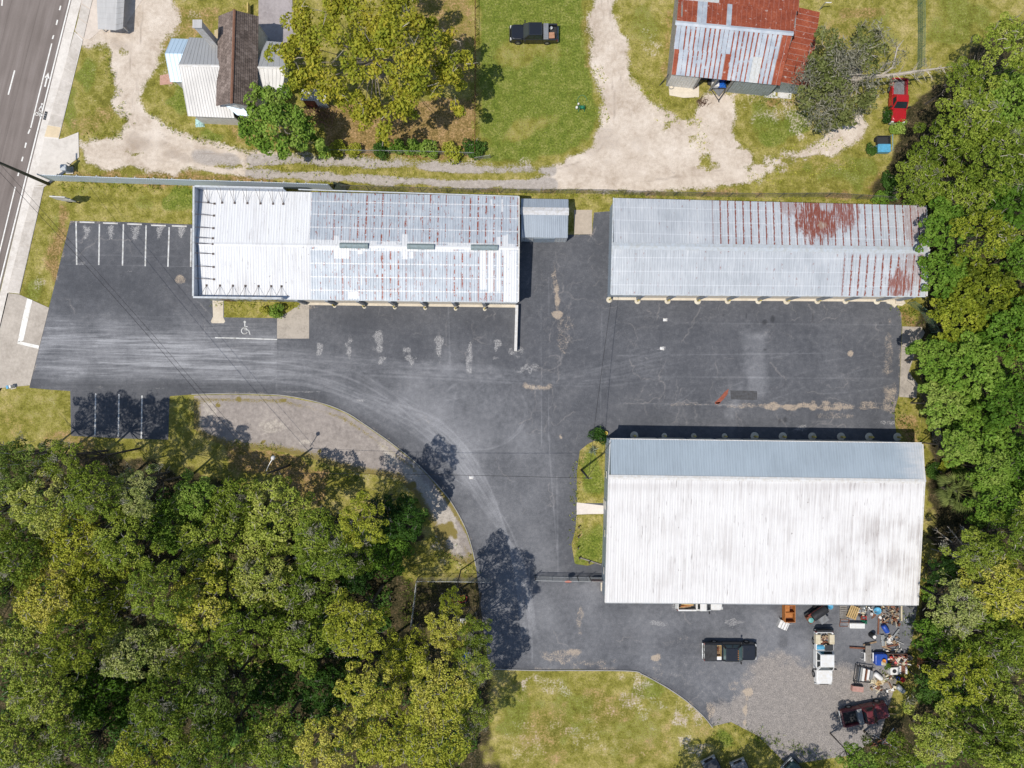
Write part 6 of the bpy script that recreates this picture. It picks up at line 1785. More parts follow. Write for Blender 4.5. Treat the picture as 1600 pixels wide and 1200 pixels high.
def oak(seed, mat, moss, **kw):
    a = dict(R=5.0, z0=6.0, Hc=4.2, n=42, cr=1.2, leaf=.26, dens=230, bark=M_PALEBARK, r0=.30)
    a.update(kw)
    return Kind('oak_tree', 'tree', seed, mat=mat, moss=moss, **a)
OAKS = {'o1': oak(1, M_OAK, .12), 'o2': oak(2, M_OAK, .0, lobes=3), 'o3': oak(3, M_OAK, .22, lobes=5, n=38),
        'y1': oak(4, M_YOAK, .08, lobes=4), 'y2': oak(5, M_YOAK, .0, lobes=5, n=50, cr=1.0),
        'g1': oak(6, M_GOAK, .3, lobes=3), 'g2': oak(7, M_GOAK, .15, n=52, cr=1.0),
        'd1': Kind('laurel_tree', 'tree', 8, 4.6, 4.6, 3.2, 46, 1.05, .34, 190, M_GREEN, M_BARK, .2, twigs=.5),
        'd2': Kind('laurel_tree', 'tree', 9, 4.6, 4.4, 2.8, 52, 1.0, .36, 190, M_DEEP, M_BARK, .2, twigs=.3, lobes=5),
        'v1': Kind('vine_covered_tree', 'tree', 10, 4.8, 4.2, 2.6, 60, 1.0, .42, 150, M_GREEN, M_BARK, .2, twigs=0, lobes=3, flat_=.6),
        'v2': Kind('vine_covered_tree', 'tree', 12, 4.8, 4.0, 2.4, 62, 1.0, .40, 160, M_YOAK, M_BARK, .2, twigs=.2, lobes=4, flat_=.6)}
LOOK = {'o1': 'olive oak with flecks of moss', 'o2': 'clean olive-green oak', 'o3': 'olive oak with pale moss tufts', 'y1': 'yellow-green oak', 'y2': 'fine-leaved yellowish oak', 'g1': 'grey-green oak hung with moss', 'g2': 'dusty grey-green oak',
        'd1': 'mid-green laurel', 'd2': 'dark green laurel', 'v1': 'fresh green vine-smothered tree', 'v2': 'yellowish vine-smothered tree'}
LM = {'the shaded parking bay': (187, 650), 'the street light': (445, 730), 'the lane gate': (836, 901), 'the wood fence': (650, 930), 'the south lawn': (790, 1060), 'the office lawn': (400, 483)}
LM_E = {"the warehouse's south-east corner": (1433, 945), "the warehouse's north-east corner": (1440, 693), 'the maroon pickup': (1352, 1115), "the rusty building's east end": (1450, 391), 'the red pickup': (1405, 155), 'the fan palm': (1497, 768), 'the gravel yard': (1250, 1080)}
def label_wood(rows, lm):
    """labels that single each tree out: its look, and its rank among its like going away from the nearest landmark"""
    info = []
    for px, py, r, k in rows:
        nm, (lx, ly) = min(lm.items(), key=lambda kv: math.hypot(px - kv[1][0], py - kv[1][1]))
        a = math.degrees(math.atan2(px - lx, ly - py)) % 360
        c = ['north', 'north-east', 'east', 'south-east', 'south', 'south-west', 'west', 'north-west'][int((a + 22.5) // 45) % 8]
        info.append((k, nm, c, math.hypot(px - lx, py - ly)))
    out = []
    for k, nm, c, d in info:
        same = sorted(q[3] for q in info if q[:3] == (k, nm, c)); i = same.index(d)
        rank = '' if len(same) == 1 else ('nearest ' if i == 0 else ('second-nearest ', 'third-nearest ', 'fourth-nearest ', 'fifth-nearest ')[i - 1])
        out.append('%s%s %s of %s' % (rank, LOOK[k], c, nm))
    return out

WEST_WOOD = [(-42,722,46,'o1'),(-88,726,46,'y1'),(1085,1350,60,'o2'),(1180,1352,58,'o1'),(1272,1348,50,'y1'),(22,728,50,'g1'),(95,722,40,'o3'),(58,785,58,'o2'),(140,770,50,'o1'),(205,768,42,'g1'),(108,845,62,'y1'),(192,846,58,'o2'),(18,868,58,'o1'),(262,828,46,'d1'),(330,855,66,'o2'),(365,788,48,'o1'),(434,808,70,'o2'),(505,852,64,'o1'),(566,815,48,'y2'),(600,862,46,'d1'),(545,870,44,'o3'),
  (480,925,58,'o3'),(405,905,60,'o1'),(318,935,66,'y2'),(240,925,58,'o2'),(150,925,62,'y1'),(66,935,60,'y1'),(16,1000,58,'o2'),(110,1005,66,'y2'),(205,1018,62,'g2'),(292,1012,70,'o3'),(380,985,62,'o2'),(466,1000,62,'o1'),(552,985,54,'y1'),
  (62,1085,62,'o1'),(150,1096,66,'d1'),(246,1110,62,'o1'),(330,1092,62,'g2'),(418,1072,44,'d2'),(505,1085,50,'d2'),(575,1075,58,'y2'),(632,1030,46,'y1'),(690,1078,60,'y1'),(738,1042,38,'o3'),(700,985,42,'y2'),(742,990,32,'o3'),(706,942,26,'y2'),
  (600,1150,62,'y1'),(512,1165,60,'y2'),(420,1165,56,'o1'),(322,1180,60,'o2'),(220,1190,60,'y1'),(108,1180,62,'o3'),(18,1168,60,'o1'),(682,1160,60,'y1'),(738,1120,36,'o3'),(690,1230,50,'o1'),(-45,800,60,'o1'),(-50,940,60,'g2'),(630,812,42,'d2'),(596,800,30,'d2'),(300,776,42,'d1'),(548,900,36,'d2')]
TALL = {(-88,726): 15, (1085,1350): 12, (1180,1352): 12, (1272,1348): 11, (22,728): 15, (-42,722): 15, (95,722): 14, (58,785): 15, (140,770): 15, (205,768): 13, (434,808): 9.5, (505,852): 15, (566,815): 15.5, (365,788): 7.5, (742,990): 13, (738,1042): 14, (706,942): 12, (700,985): 13}
for (px, py, r, k), lb in zip(WEST_WOOD, label_wood(WEST_WOOD, LM)):
    OAKS[k].place(px, py, r, lb, 'trees of the south-west wood', Z=TALL.get((px, py), {'d': 7.0}.get(k[0], 12.0) * rnd.uniform(.72, 1.25)))
EAST_WOOD = [(1578,72,58,'o2'),(1512,118,34,'o1'),(1592,160,60,'d1'),(1520,185,56,'o1'),(1568,240,62,'o1'),(1470,225,48,'o2'),(1440,280,42,'o1'),(1512,300,58,'o2'),(1592,310,60,'v1'),(1482,352,46,'v1'),(1545,368,52,'y2'),(1598,400,46,'d1'),(1478,425,44,'v1'),(1545,455,56,'v2'),(1508,500,50,'v2'),(1592,520,58,'v1'),
  (1466,560,42,'v1'),(1524,575,56,'v1'),(1582,625,54,'v1'),(1478,632,42,'v1'),(1538,672,56,'v1'),(1594,725,48,'d1'),(1500,700,34,'v1'),(1562,790,46,'d1'),(1592,850,54,'o2'),(1530,868,44,'o1'),(1568,922,56,'y1'),(1502,948,52,'g2'),(1472,1002,40,'d1'),(1560,1012,60,'o1'),(1512,1062,54,'y2'),(1592,1092,58,'o3'),
  (1545,1145,62,'o2'),(1470,1150,54,'o1'),(1398,1190,44,'o1'),(1345,1198,34,'d1'),(1592,1190,58,'o2'),(1462,1078,34,'d2'),(1650,500,60,'v2'),(1650,250,60,'o1'),(1650,800,60,'o1'),(1650,1000,60,'y1'),(1556,735,40,'d1'),(1478,895,28,'d2')]
for (px, py, r, k), lb in zip(EAST_WOOD, label_wood(EAST_WOOD, LM_E)):
    OAKS[k].place(px, py, r, lb, 'trees of the east wood', Z={'d': 6.0, 'v': 6.5}.get(k[0], 9.0 if px > 1500 else 6.5) * rnd.uniform(.75, 1.2))

# ---- the big yellow-green sycamore
def px_blobs(lst, base):
    bx, by = base
    return [((G(x, y, z).x - bx), (G(x, y, z).y - by), z, r * K * (H - z) / H) for x, y, z, r in lst]
sb_ = G(596, 118, 0)
SYC = [(597,112,11.5,20),(608,132,10,16),(448,96,8,26),(470,120,8,24),(428,84,7,16),(462,30,9,28),(500,60,9,34),(520,20,9,30),(545,70,11,34),(575,30,10,34),(610,60,12,36),(560,105,11,28),(500,100,9,28),(520,135,8.5,30),(490,140,7,20),(612,20,10,30),(640,45,11,30),(640,95,12,36),(680,75,10,28),(700,105,9,24),(690,130,9,32),(722,100,8,20),(705,60,8,18),(715,165,7,16),(650,140,10,34),(620,165,9,26),(640,180,7,18),(570,165,8,24),(590,190,7.5,26),(560,185,6,20),(600,215,5,14),(455,140,6,14),(545,-10,9,34),(600,-20,10,34),(640,-5,9,24),(580,75,12,30),(672,45,9,20),(715,130,7,16),(468,70,8,18),(535,160,7,18)]
rs_ = np.random.RandomState(20)
bl0 = px_blobs(SYC, (sb_.x, sb_.y))
bl = []
for x, y, z, r in bl0:
    for k in range(5):
        d = rs_.normal(size=3); d /= np.linalg.norm(d); d[2] = abs(d[2]) * .6 - .1
        bl.append((x + d[0] * r * .62, y + d[1] * r * .62, z + d[2] * r * .6, r * (.42 + .2 * rs_.rand())))
syc = thing('sycamore_tree', 'spreading sycamore with yellowing leaves beside the brown-roofed house', 'tree', (sb_.x, sb_.y, 0))
V, F, T = clump_leaves(bl, 135, .34, rs_, flat_=.85, inner=.35, updir=.3)
np_mesh('crown', V, F, M_SYC, {'tint': T}, syc)
branches([b for b in bl0], 3.5, rs_, .45, 1.4).build('trunk', [M_BARK, M_PALEBARK], syc)

# ---- round green tree in front of the house
rb_ = G(438, 195, 0)
RG = [(400,165,6,24),(430,150,7,24),(395,200,6,26),(425,190,8,30),(455,185,7,26),(415,228,5.5,22),(445,222,6,26),(475,215,5,22),(490,225,4,16),(470,195,6,22),(400,140,5,14),(505,238,2.5,12),(440,238,4,14),(385,215,5,14)]
rs_ = np.random.RandomState(22)
bl0 = px_blobs(RG, (rb_.x, rb_.y)); bl = []
for x, y, z, r in bl0:
    for k in range(5):
        d = rs_.normal(size=3); d /= np.linalg.norm(d); d[2] = abs(d[2]) * .7 - .1
        bl.append((x + d[0] * r * .6, y + d[1] * r * .6, z + d[2] * r * .6, r * (.4 + .2 * rs_.rand())))
rg = thing('broadleaf_tree', 'dense fresh green tree standing right below the brown-roofed house', 'tree', (rb_.x, rb_.y, 0))
V, F, T = clump_leaves(bl, 230, .32, rs_, inner=.4, updir=.35)
np_mesh('crown', V, F, M_GREEN, {'tint': T}, rg)
branches(bl0, 2.5, rs_, .28, .4).build('trunk', [M_BARK, M_BARK], rg)
# bare brown branches heaped beside it
bp = thing('brush_pile', 'heap of bare orange-brown branches beside the dense green tree', 'brush pile', G(500, 185))
mb = MB(); rs_ = np.random.RandomState(31)
for k in range(60):
    a = rs_.rand() * 6.28; c_ = G(500 + rs_.normal() * 10, 182 + rs_.normal() * 10, 0); L_ = .6 + rs_.rand() * 1.6
    z_ = rs_.rand() * .8
    mb.tube([(c_.x - math.cos(a) * L_ / 2, c_.y - math.sin(a) * L_ / 2, .05 + z_ * .6), (c_.x + rs_.normal() * .1, c_.y, .15 + z_), (c_.x + math.cos(a) * L_ / 2, c_.y + math.sin(a) * L_ / 2, .1 + z_ * .7)], [.05, .035, .012], 4)
put(mb, 'branches', paint('brown_branches', (.26, .15, .085, 1), .9, wear=.4), bp)

# ---- oak over the barn, hung with grey moss
ob = G(1322, 130, 0)
BO = [(1290,60,7,20),(1300,85,7,26),(1262,95,6,20),(1275,125,7,26),(1310,120,8,30),(1345,80,7,24),(1358,55,6,16),(1340,45,5,12),(1375,70,6,16),(1352,105,7,26),(1290,160,6,26),(1262,165,5,20),(1255,140,5,18),(1325,160,6,26),(1280,185,4.5,18),(1305,185,4,18),(1350,150,5.5,20),(1362,160,5,14),(1300,105,8.5,24),(1330,190,3.5,14)]
rs_ = np.random.RandomState(24)
bl0 = px_blobs(BO, (ob.x, ob.y)); bl = []
for x, y, z, r in bl0:
    for k in range(4):
        d = rs_.normal(size=3); d /= np.linalg.norm(d); d[2] = abs(d[2]) * .6 - .1
        bl.append((x + d[0] * r * .62, y + d[1] * r * .62, z + d[2] * r * .6, r * (.42 + .2 * rs_.rand())))
bo = thing('oak_tree', 'moss-hung oak shading the red lean-to of the old barn', 'tree', (ob.x, ob.y, 0))
V, F, T = clump_leaves(bl, 150, .30, rs_, inner=.4)
np_mesh('crown', V, F, M_BOAK, {'tint': T}, bo)
branches(bl0, 3.0, rs_, .45, 2.2).build('trunk', [M_PALEBARK, M_PALEBARK], bo)
mossb = bl0[1:] + px_blobs([(1320,130,8,22),(1340,118,8,20),(1310,150,7,20),(1290,140,7,20),(1385,110,6,12),(1400,118,6,12),(1412,85,5,14),(1405,70,5,12),(1430,112,6,10),(1450,108,6,10),(1470,106,6,7),(1390,95,6,10)], (ob.x, ob.y))
q = moss_np(mossb, rs_, 1.0, .6)
np_mesh('moss', q[0], q[1], M_MOSS, {'tint': q[2]}, bo)['kind'] = 'stuff'
mb = MB()
def loc_(x, y, z): p_ = G(x, y, z); return (p_.x - ob.x, p_.y - ob.y, z)
mb.tube([loc_(1320,130,3.2), loc_(1352,120,5), loc_(1390,118,5.6), loc_(1430,112,6), loc_(1494,103,6.2)], [.30, .24, .2, .16, .03], 7)
mb.tube([loc_(1375,119,5.5), loc_(1395,105,5.8), loc_(1402,75,5.8), loc_(1412,62,5.8)], [.14, .12, .08, .02], 5)
mb.tube([loc_(1360,120,5.2), loc_(1385,100,5.6), loc_(1398,95,5.8)], [.12, .09, .03], 5)
for k in range(26):
    x = 1385 + rs_.rand() * 100; s_ = rs_.choice((-1, 1)); l_ = 6 + rs_.rand() * 14
    mb.tube([loc_(x, 118 - (x - 1385) * .14, 5.9), loc_(x + 6 + rs_.normal() * 3, 118 - (x - 1385) * .14 + s_ * l_ * .6, 6), loc_(x + 10, 118 - (x - 1385) * .14 + s_ * l_, 5.8)], [.04, .025, .008], 3)
mb.build('dead_limb', M_PALEBARK, bo)

# ---- hedge and shrubs
def shrub_kind(seed, mat, leaf=.16, R=1.0):
    rs = np.random.RandomState(seed)
    b = []
    for k in range(12):
        a = rs.rand() * 6.28; r = R * .62 * math.sqrt(rs.rand()); b.append((r * math.cos(a), r * math.sin(a), .5 + rs.rand() * .75 * (1 - r), .34 + .22 * rs.rand()))
    return Kind('shrub', 'shrub', seed, R, .5, 1.0, 0, 0, leaf, 560, mat, M_BARK, .05, twigs=.3, blobs=b, zc=.9)
SK = {'g': shrub_kind(41, M_GREEN), 'd': shrub_kind(42, M_DEEP), 'y': shrub_kind(43, M_YOAK)}
for px, py, r, k, l in ((525,232,13,'y','sparse yellowish shrub at the west end of the lane hedge'),(552,233,11,'y','thin yellowish shrub second from the hedge\'s west end'),(597,232,14,'d','darkest green shrub in the hedge along the lane'),(620,230,13,'g','round green shrub east of the darkest one in the lane hedge'),
    (645,231,14,'g','bright green shrub in the middle of the lane hedge'),(672,231,16,'g','widest green shrub of the lane hedge, east of its middle'),(706,236,15,'y','straggly yellowish shrub near the hedge\'s east end'),(742,228,16,'d','round dark green shrub alone at the hedge corner by the lawn'),
    (430,484,15,'g','green shrub on the little lawn in front of the office'),(412,485,8,'y','small yellowish tuft on the office lawn beside the green shrub'),(934,682,15,'d','dark bush at the north-west corner of the warehouse'),
    (1380,310,16,'g','bright green bush at the fence end behind the rusty-roofed building'),(1398,300,14,'d','dark bush next to the bright one at the fence end'),(1425,318,18,'g','bush leaning over the rusty roof\'s north-east corner'),(1395,280,16,'d','dark bush south of the small blue cart'),
    (1462,737,14,'d','low dark bush east of the warehouse ridge'),(1500,735,13,'g','small green bush north of the fan palm'),(1475,728,10,'y','little yellow-green bush beside the low dark one east of the warehouse'),(1455,930,16,'g','bright bush at the south-east corner of the warehouse'),(1448,1075,14,'g','green bush at the wood edge by the scrap yard'),(1455,1045,16,'d','dark bush behind the burn pile at the wood edge'),
    (1388,1042,7,'g','small weed bush between the washer and the scrap frame'),(1365,232,9,'d','dark bush on the west side of the small blue cart'),(1390,178,14,'d','dark bush under the front of the red pickup'),(1405,195,16,'g','green bush between the red pickup and the blue cart'),(318,75,10,'g','green shrub beside the tall white chimney')):
    SK[k].place(px, py, r * (1.3 if 220 < py < 240 else 1.1), l, 'shrubs')
# yucca in the warehouse bed
yu = thing('yucca', 'grey-green spiky yucca in the bed at the warehouse corner', 'plant', G(926, 703))
rs_ = np.random.RandomState(50); mb = MB()
for k in range(46):
    a = rs_.rand() * 6.28; el = rs_.uniform(.2, 1.3); L_ = rs_.uniform(.5, .9); d = Vector((math.cos(a) * math.cos(el), math.sin(a) * math.cos(el), math.sin(el))); s_ = Vector((-math.sin(a), math.cos(a), 0)) * .035
    p0 = Vector((0, 0, .25)); p1 = p0 + d * L_ * .6; p2 = p0 + d * L_ + Vector((0, 0, -.12))
    mb.add([p0 - s_, p0 + s_, p1 + s_, p1 - s_, p2], [(0, 1, 2, 3), (3, 2, 4)])
yl = mb.build('leaves', paint('yucca_leaf', (.20, .24, .15, 1), .5), yu)
mb = MB(); mb.tube([(0, 0, 0), (0, 0, .4)], .07, 6); mb.build('stem', M_BARK, yu)

# ---- fan palm east of the warehouse and palmettos in the wood
def palm(name, label, px, py, z, R, n, seed, mat, stem=True):
    rs = np.random.RandomState(seed)
    P = G(px, py, z); t = thing(name, label, 'palm', (P.x, P.y, 0))
    mb = MB()
    for k in range(n):
        a = 6.283 * k * .382 + rs.normal() * .1; el = rs.uniform(-.1, 1.0); L_ = R * rs.uniform(.5, .66)
        d = Vector((math.cos(a) * math.cos(el), math.sin(a) * math.cos(el), math.sin(el))); h = Vector((0, 0, z)) + d * L_
        mb.tube([(0, 0, z), h], [.03, .02], 3)
        sx = Vector((-math.sin(a), math.cos(a), 0)); up = sx.cross(d) * -1
        for j in range(-8, 9):
            an = j * .19; dd = (d * math.cos(an) + sx * math.sin(an) + Vector((0, 0, -.12 - .25 * abs(an) ** 2))).normalized(); l2 = R * .55 * (1 - .25 * abs(an)) * rs.uniform(.85, 1.1)
            ss = dd.cross(Vector((0, 0, 1))).normalized() * .05; m1 = h + dd * l2 * .55; e_ = h + dd * l2 + Vector((0, 0, -.2 * l2))
            mb.add([h - ss * .3, h + ss * .3, m1 + ss, m1 - ss, e_], [(0, 1, 2, 3), (3, 2, 4)])
    o = mb.build('fronds', mat, t)
    at = o.data.attributes.new('tint', 'FLOAT', 'POINT'); at.data.foreach_set('value', rs.rand(len(o.data.vertices)).astype(np.float32))
    mb = MB(); mb.tube([(0, 0, 0), (0, 0, z * .55), (0, 0, z)], [.22, .18, .2] if stem else [.1, .1, .1], 8); mb.build('trunk', M_BARK, t)
    return t
palm('fan_palm', 'fan palm with pale split fronds at the warehouse\'s east side', 1497, 768, 3.2, 2.5, 30, 61, M_PALM)
palm('fan_palm', 'small dark fan palm at the wood edge near the lane kerb', 636, 812, 2.0, 2.0, 24, 62, M_DEEP)
palm('fan_palm', 'stemless fan palm deep in the wood near the bottom', 355, 1145, 2.0, 1.8, 22, 63, M_GREEN, False)
# dead grey snag leaning among the east trees
sn = thing('dead_tree', 'dead grey leafless tree fallen among the trees south of the fan palm', 'dead tree', G(1500, 850, 0))
rs_ = np.random.RandomState(70); mb = MB()
base = G(1508, 868, 0)
for (x, y, z), n in (((1462,828,2.6),9),((1480,822,3.4),9),((1505,822,3.2),7),((1455,858,2.4),9),((1470,865,2.8),6)):
    p0 = Vector((base.x, base.y, .6)); p2 = G(x, y, z); p1 = p0.lerp(p2, .5) + Vector((0, 0, .5))
    mb.tube([p0, p1, p2], [.14, .08, .02], 6)
    for k in range(n):
        u = rs_.uniform(.35, 1); q0 = p0.lerp(p1, u * 2) if u < .5 else p1.lerp(p2, u * 2 - 1); d = ((p2 - p0).normalized() + Vector(rs_.normal(size=3)) * .55).normalized()
        q1 = q0 + d * rs_.uniform(.5, 1.3); mb.tube([q0, q0.lerp(q1, .5) + Vector(rs_.normal(size=3)) * .08, q1], [.04, .025, .008], 4)
put(mb, 'branches', M_PALEBARK, sn)
mb = MB(); mb.tube([(base.x, base.y, 0), (base.x, base.y, .7)], [.22, .15], 8); put(mb, 'trunk', M_PALEBARK, sn)

# ---- undergrowth below the woods: nobody could count it
rs_ = np.random.RandomState(80)
def scatter(poly, n, seed):
    r = np.random.RandomState(seed); P = np.array(poly, float); lo, hi = P.min(0), P.max(0); out = []
    while len(out) < n:
        c = lo + r.rand(400, 2) * (hi - lo)
        c = c[sdist(poly, c[:, 0], c[:, 1]) < -8]
        out += [tuple(q_) for q_ in c]
    return out[:n]
UW = [(0,742),(120,740),(230,760),(300,765),(420,800),(520,810),(620,800),(640,840),(620,900),(630,990),(690,1040),(752,1080),(750,1200),(0,1200)]
UE = [(1600,60),(1500,130),(1430,240),(1410,320),(1455,345),(1458,460),(1436,560),(1455,660),(1478,720),(1475,860),(1460,960),(1470,1080),(1420,1180),(1380,1200),(1600,1200)]
for poly, n, sd, mat, nm in ((UW, 700, 1, M_DEEP, 'undergrowth'), (UW, 150, 4, M_OAK, 'undergrowth'), (UE, 420, 2, M_GREEN, 'undergrowth'), (UE, 90, 3, M_OAK, 'undergrowth')):
    b = [((x - 800) * K, (600 - y) * K, rs_.uniform(.2, 1.2), rs_.uniform(.5, 1.1)) for x, y in scatter(poly, n, sd)]
    V, F, T = clump_leaves(b, 80, .32, rs_)
    o = np_mesh(nm, V, F, mat, {'tint': T}); o['kind'] = 'stuff'; o['label'] = 'low green undergrowth on the floor of the wood'
# weeds and tall grass tufts along edges
def tufts(lines, per, spread, seed, mat, hmax=.35):
    r = np.random.RandomState(seed); C = []
    for pts in lines:
        ln = smooth_line(pts, 6) if len(pts) > 2 else pts
        P = np.array(ln, float); d = np.hypot(*np.diff(P, axis=0).T); cum = np.concatenate([[0], np.cumsum(d)]); n = int(cum[-1] * per)
        tt = r.rand(n) * cum[-1]; x = np.interp(tt, cum, P[:, 0]) + r.normal(size=n) * spread; y = np.interp(tt, cum, P[:, 1]) + r.normal(size=n) * spread
        C.append(np.stack([(x - 800) * K, (600 - y) * K, r.rand(n) * hmax * .5 + .05], 1))
    C = np.concatenate(C); C = np.repeat(C, 5, 0) + r.normal(size=(len(C) * 5, 3)) * np.array([.10, .10, .03])
    V, F = leaves_np(C, r.normal(size=C.shape) * .7 + np.array([0, 0, .7]), .10 + .16 * r.rand(len(C)), r, .35)
    o = np_mesh('weeds', V, F, mat, {'tint': np.repeat(r.rand(len(C)), 4)}); o['kind'] = 'stuff'; o['label'] = 'tufts of weeds along the edges'
    return o
tufts([[(90,290),(530,302)],[(540,298),(940,306),(1380,318)],[(90,278),(520,291)],[(744,0),(744,240)],[(520,243),(740,246)],[(130,210),(200,208),(185,160),(165,90)],[(240,180),(300,215),(400,238),(520,247)],[(900,720),(896,860)],[(440,702),(360,695)],[(330,474),(470,478)]], .5, 4, 5, M_YOAK)
tufts([[(1080,160),(1100,250)],[(1200,245),(1330,215)],[(1160,285),(1340,255)],[(1030,180),(1085,195)],[(640,272),(400,262)],[(930,100),(942,190)],[(985,110),(1050,185)]], .5, 7, 6, M_YOAK)
tufts([[(1400,480),(1438,505)],[(1400,640),(1440,700)],[(1415,950),(1440,1050)],[(1380,1050),(1440,1080)],[(1150,1140),(1300,1190)],[(690,860),(740,890)],[(640,860),(640,980)],[(1170,150),(1245,165)],[(500,735),(560,750)],[(1110,1140),(1145,1170)]], 1.2, 7, 7, M_OAK, .5)
# ================================================================ VEHICLES
M_GLASS = paint('car_glass', (.018, .026, .030, 1), .06, wear=.05, spec=.6)
M_GLASSG = paint('pale_car_glass', (.10, .16, .16, 1), .08, wear=.1, spec=.6)
M_TYRE = paint('tyre_rubber', (.018, .018, .019, 1), .85, wear=.3)
M_RIM = paint('wheel_rim', (.35, .36, .37, 1), .4, .5, wear=.3)
M_LAMP = paint('headlamp_lens', (.55, .56, .55, 1), .15, wear=.1)
M_TAIL = paint('tail_lamp_lens', (.25, .015, .012, 1), .2, wear=.1)
M_BLACKP = paint('black_plastic', (.022, .022, .024, 1), .6, wear=.3)
def car_paint(name, c, rough=.28, wear=.12):
    return paint(name, c, rough, .0, wear, .5, .5)
M_CBLACK = car_paint('black_car_paint', (.012, .014, .019, 1), .3)
M_CWHITE = car_paint('white_car_paint', (.70, .70, .69, 1), .35, .08)
M_CRED = car_paint('red_car_paint', (.40, .012, .018, 1), .35, .15)
M_CMAROON = car_paint('maroon_car_paint', (.13, .014, .022, 1), .5, .35)
M_CGREY = car_paint('dark_grey_car_paint', (.05, .055, .065, 1), .3)
M_CGREEN = car_paint('dark_green_car_paint', (.02, .05, .04, 1), .3)
M_BEDLINE = paint('bed_liner', (.035, .036, .038, 1), .7, wear=.4)
M_BEDGREY = paint('worn_grey_bed', (.23, .235, .24, 1), .6, .2, wear=.4)

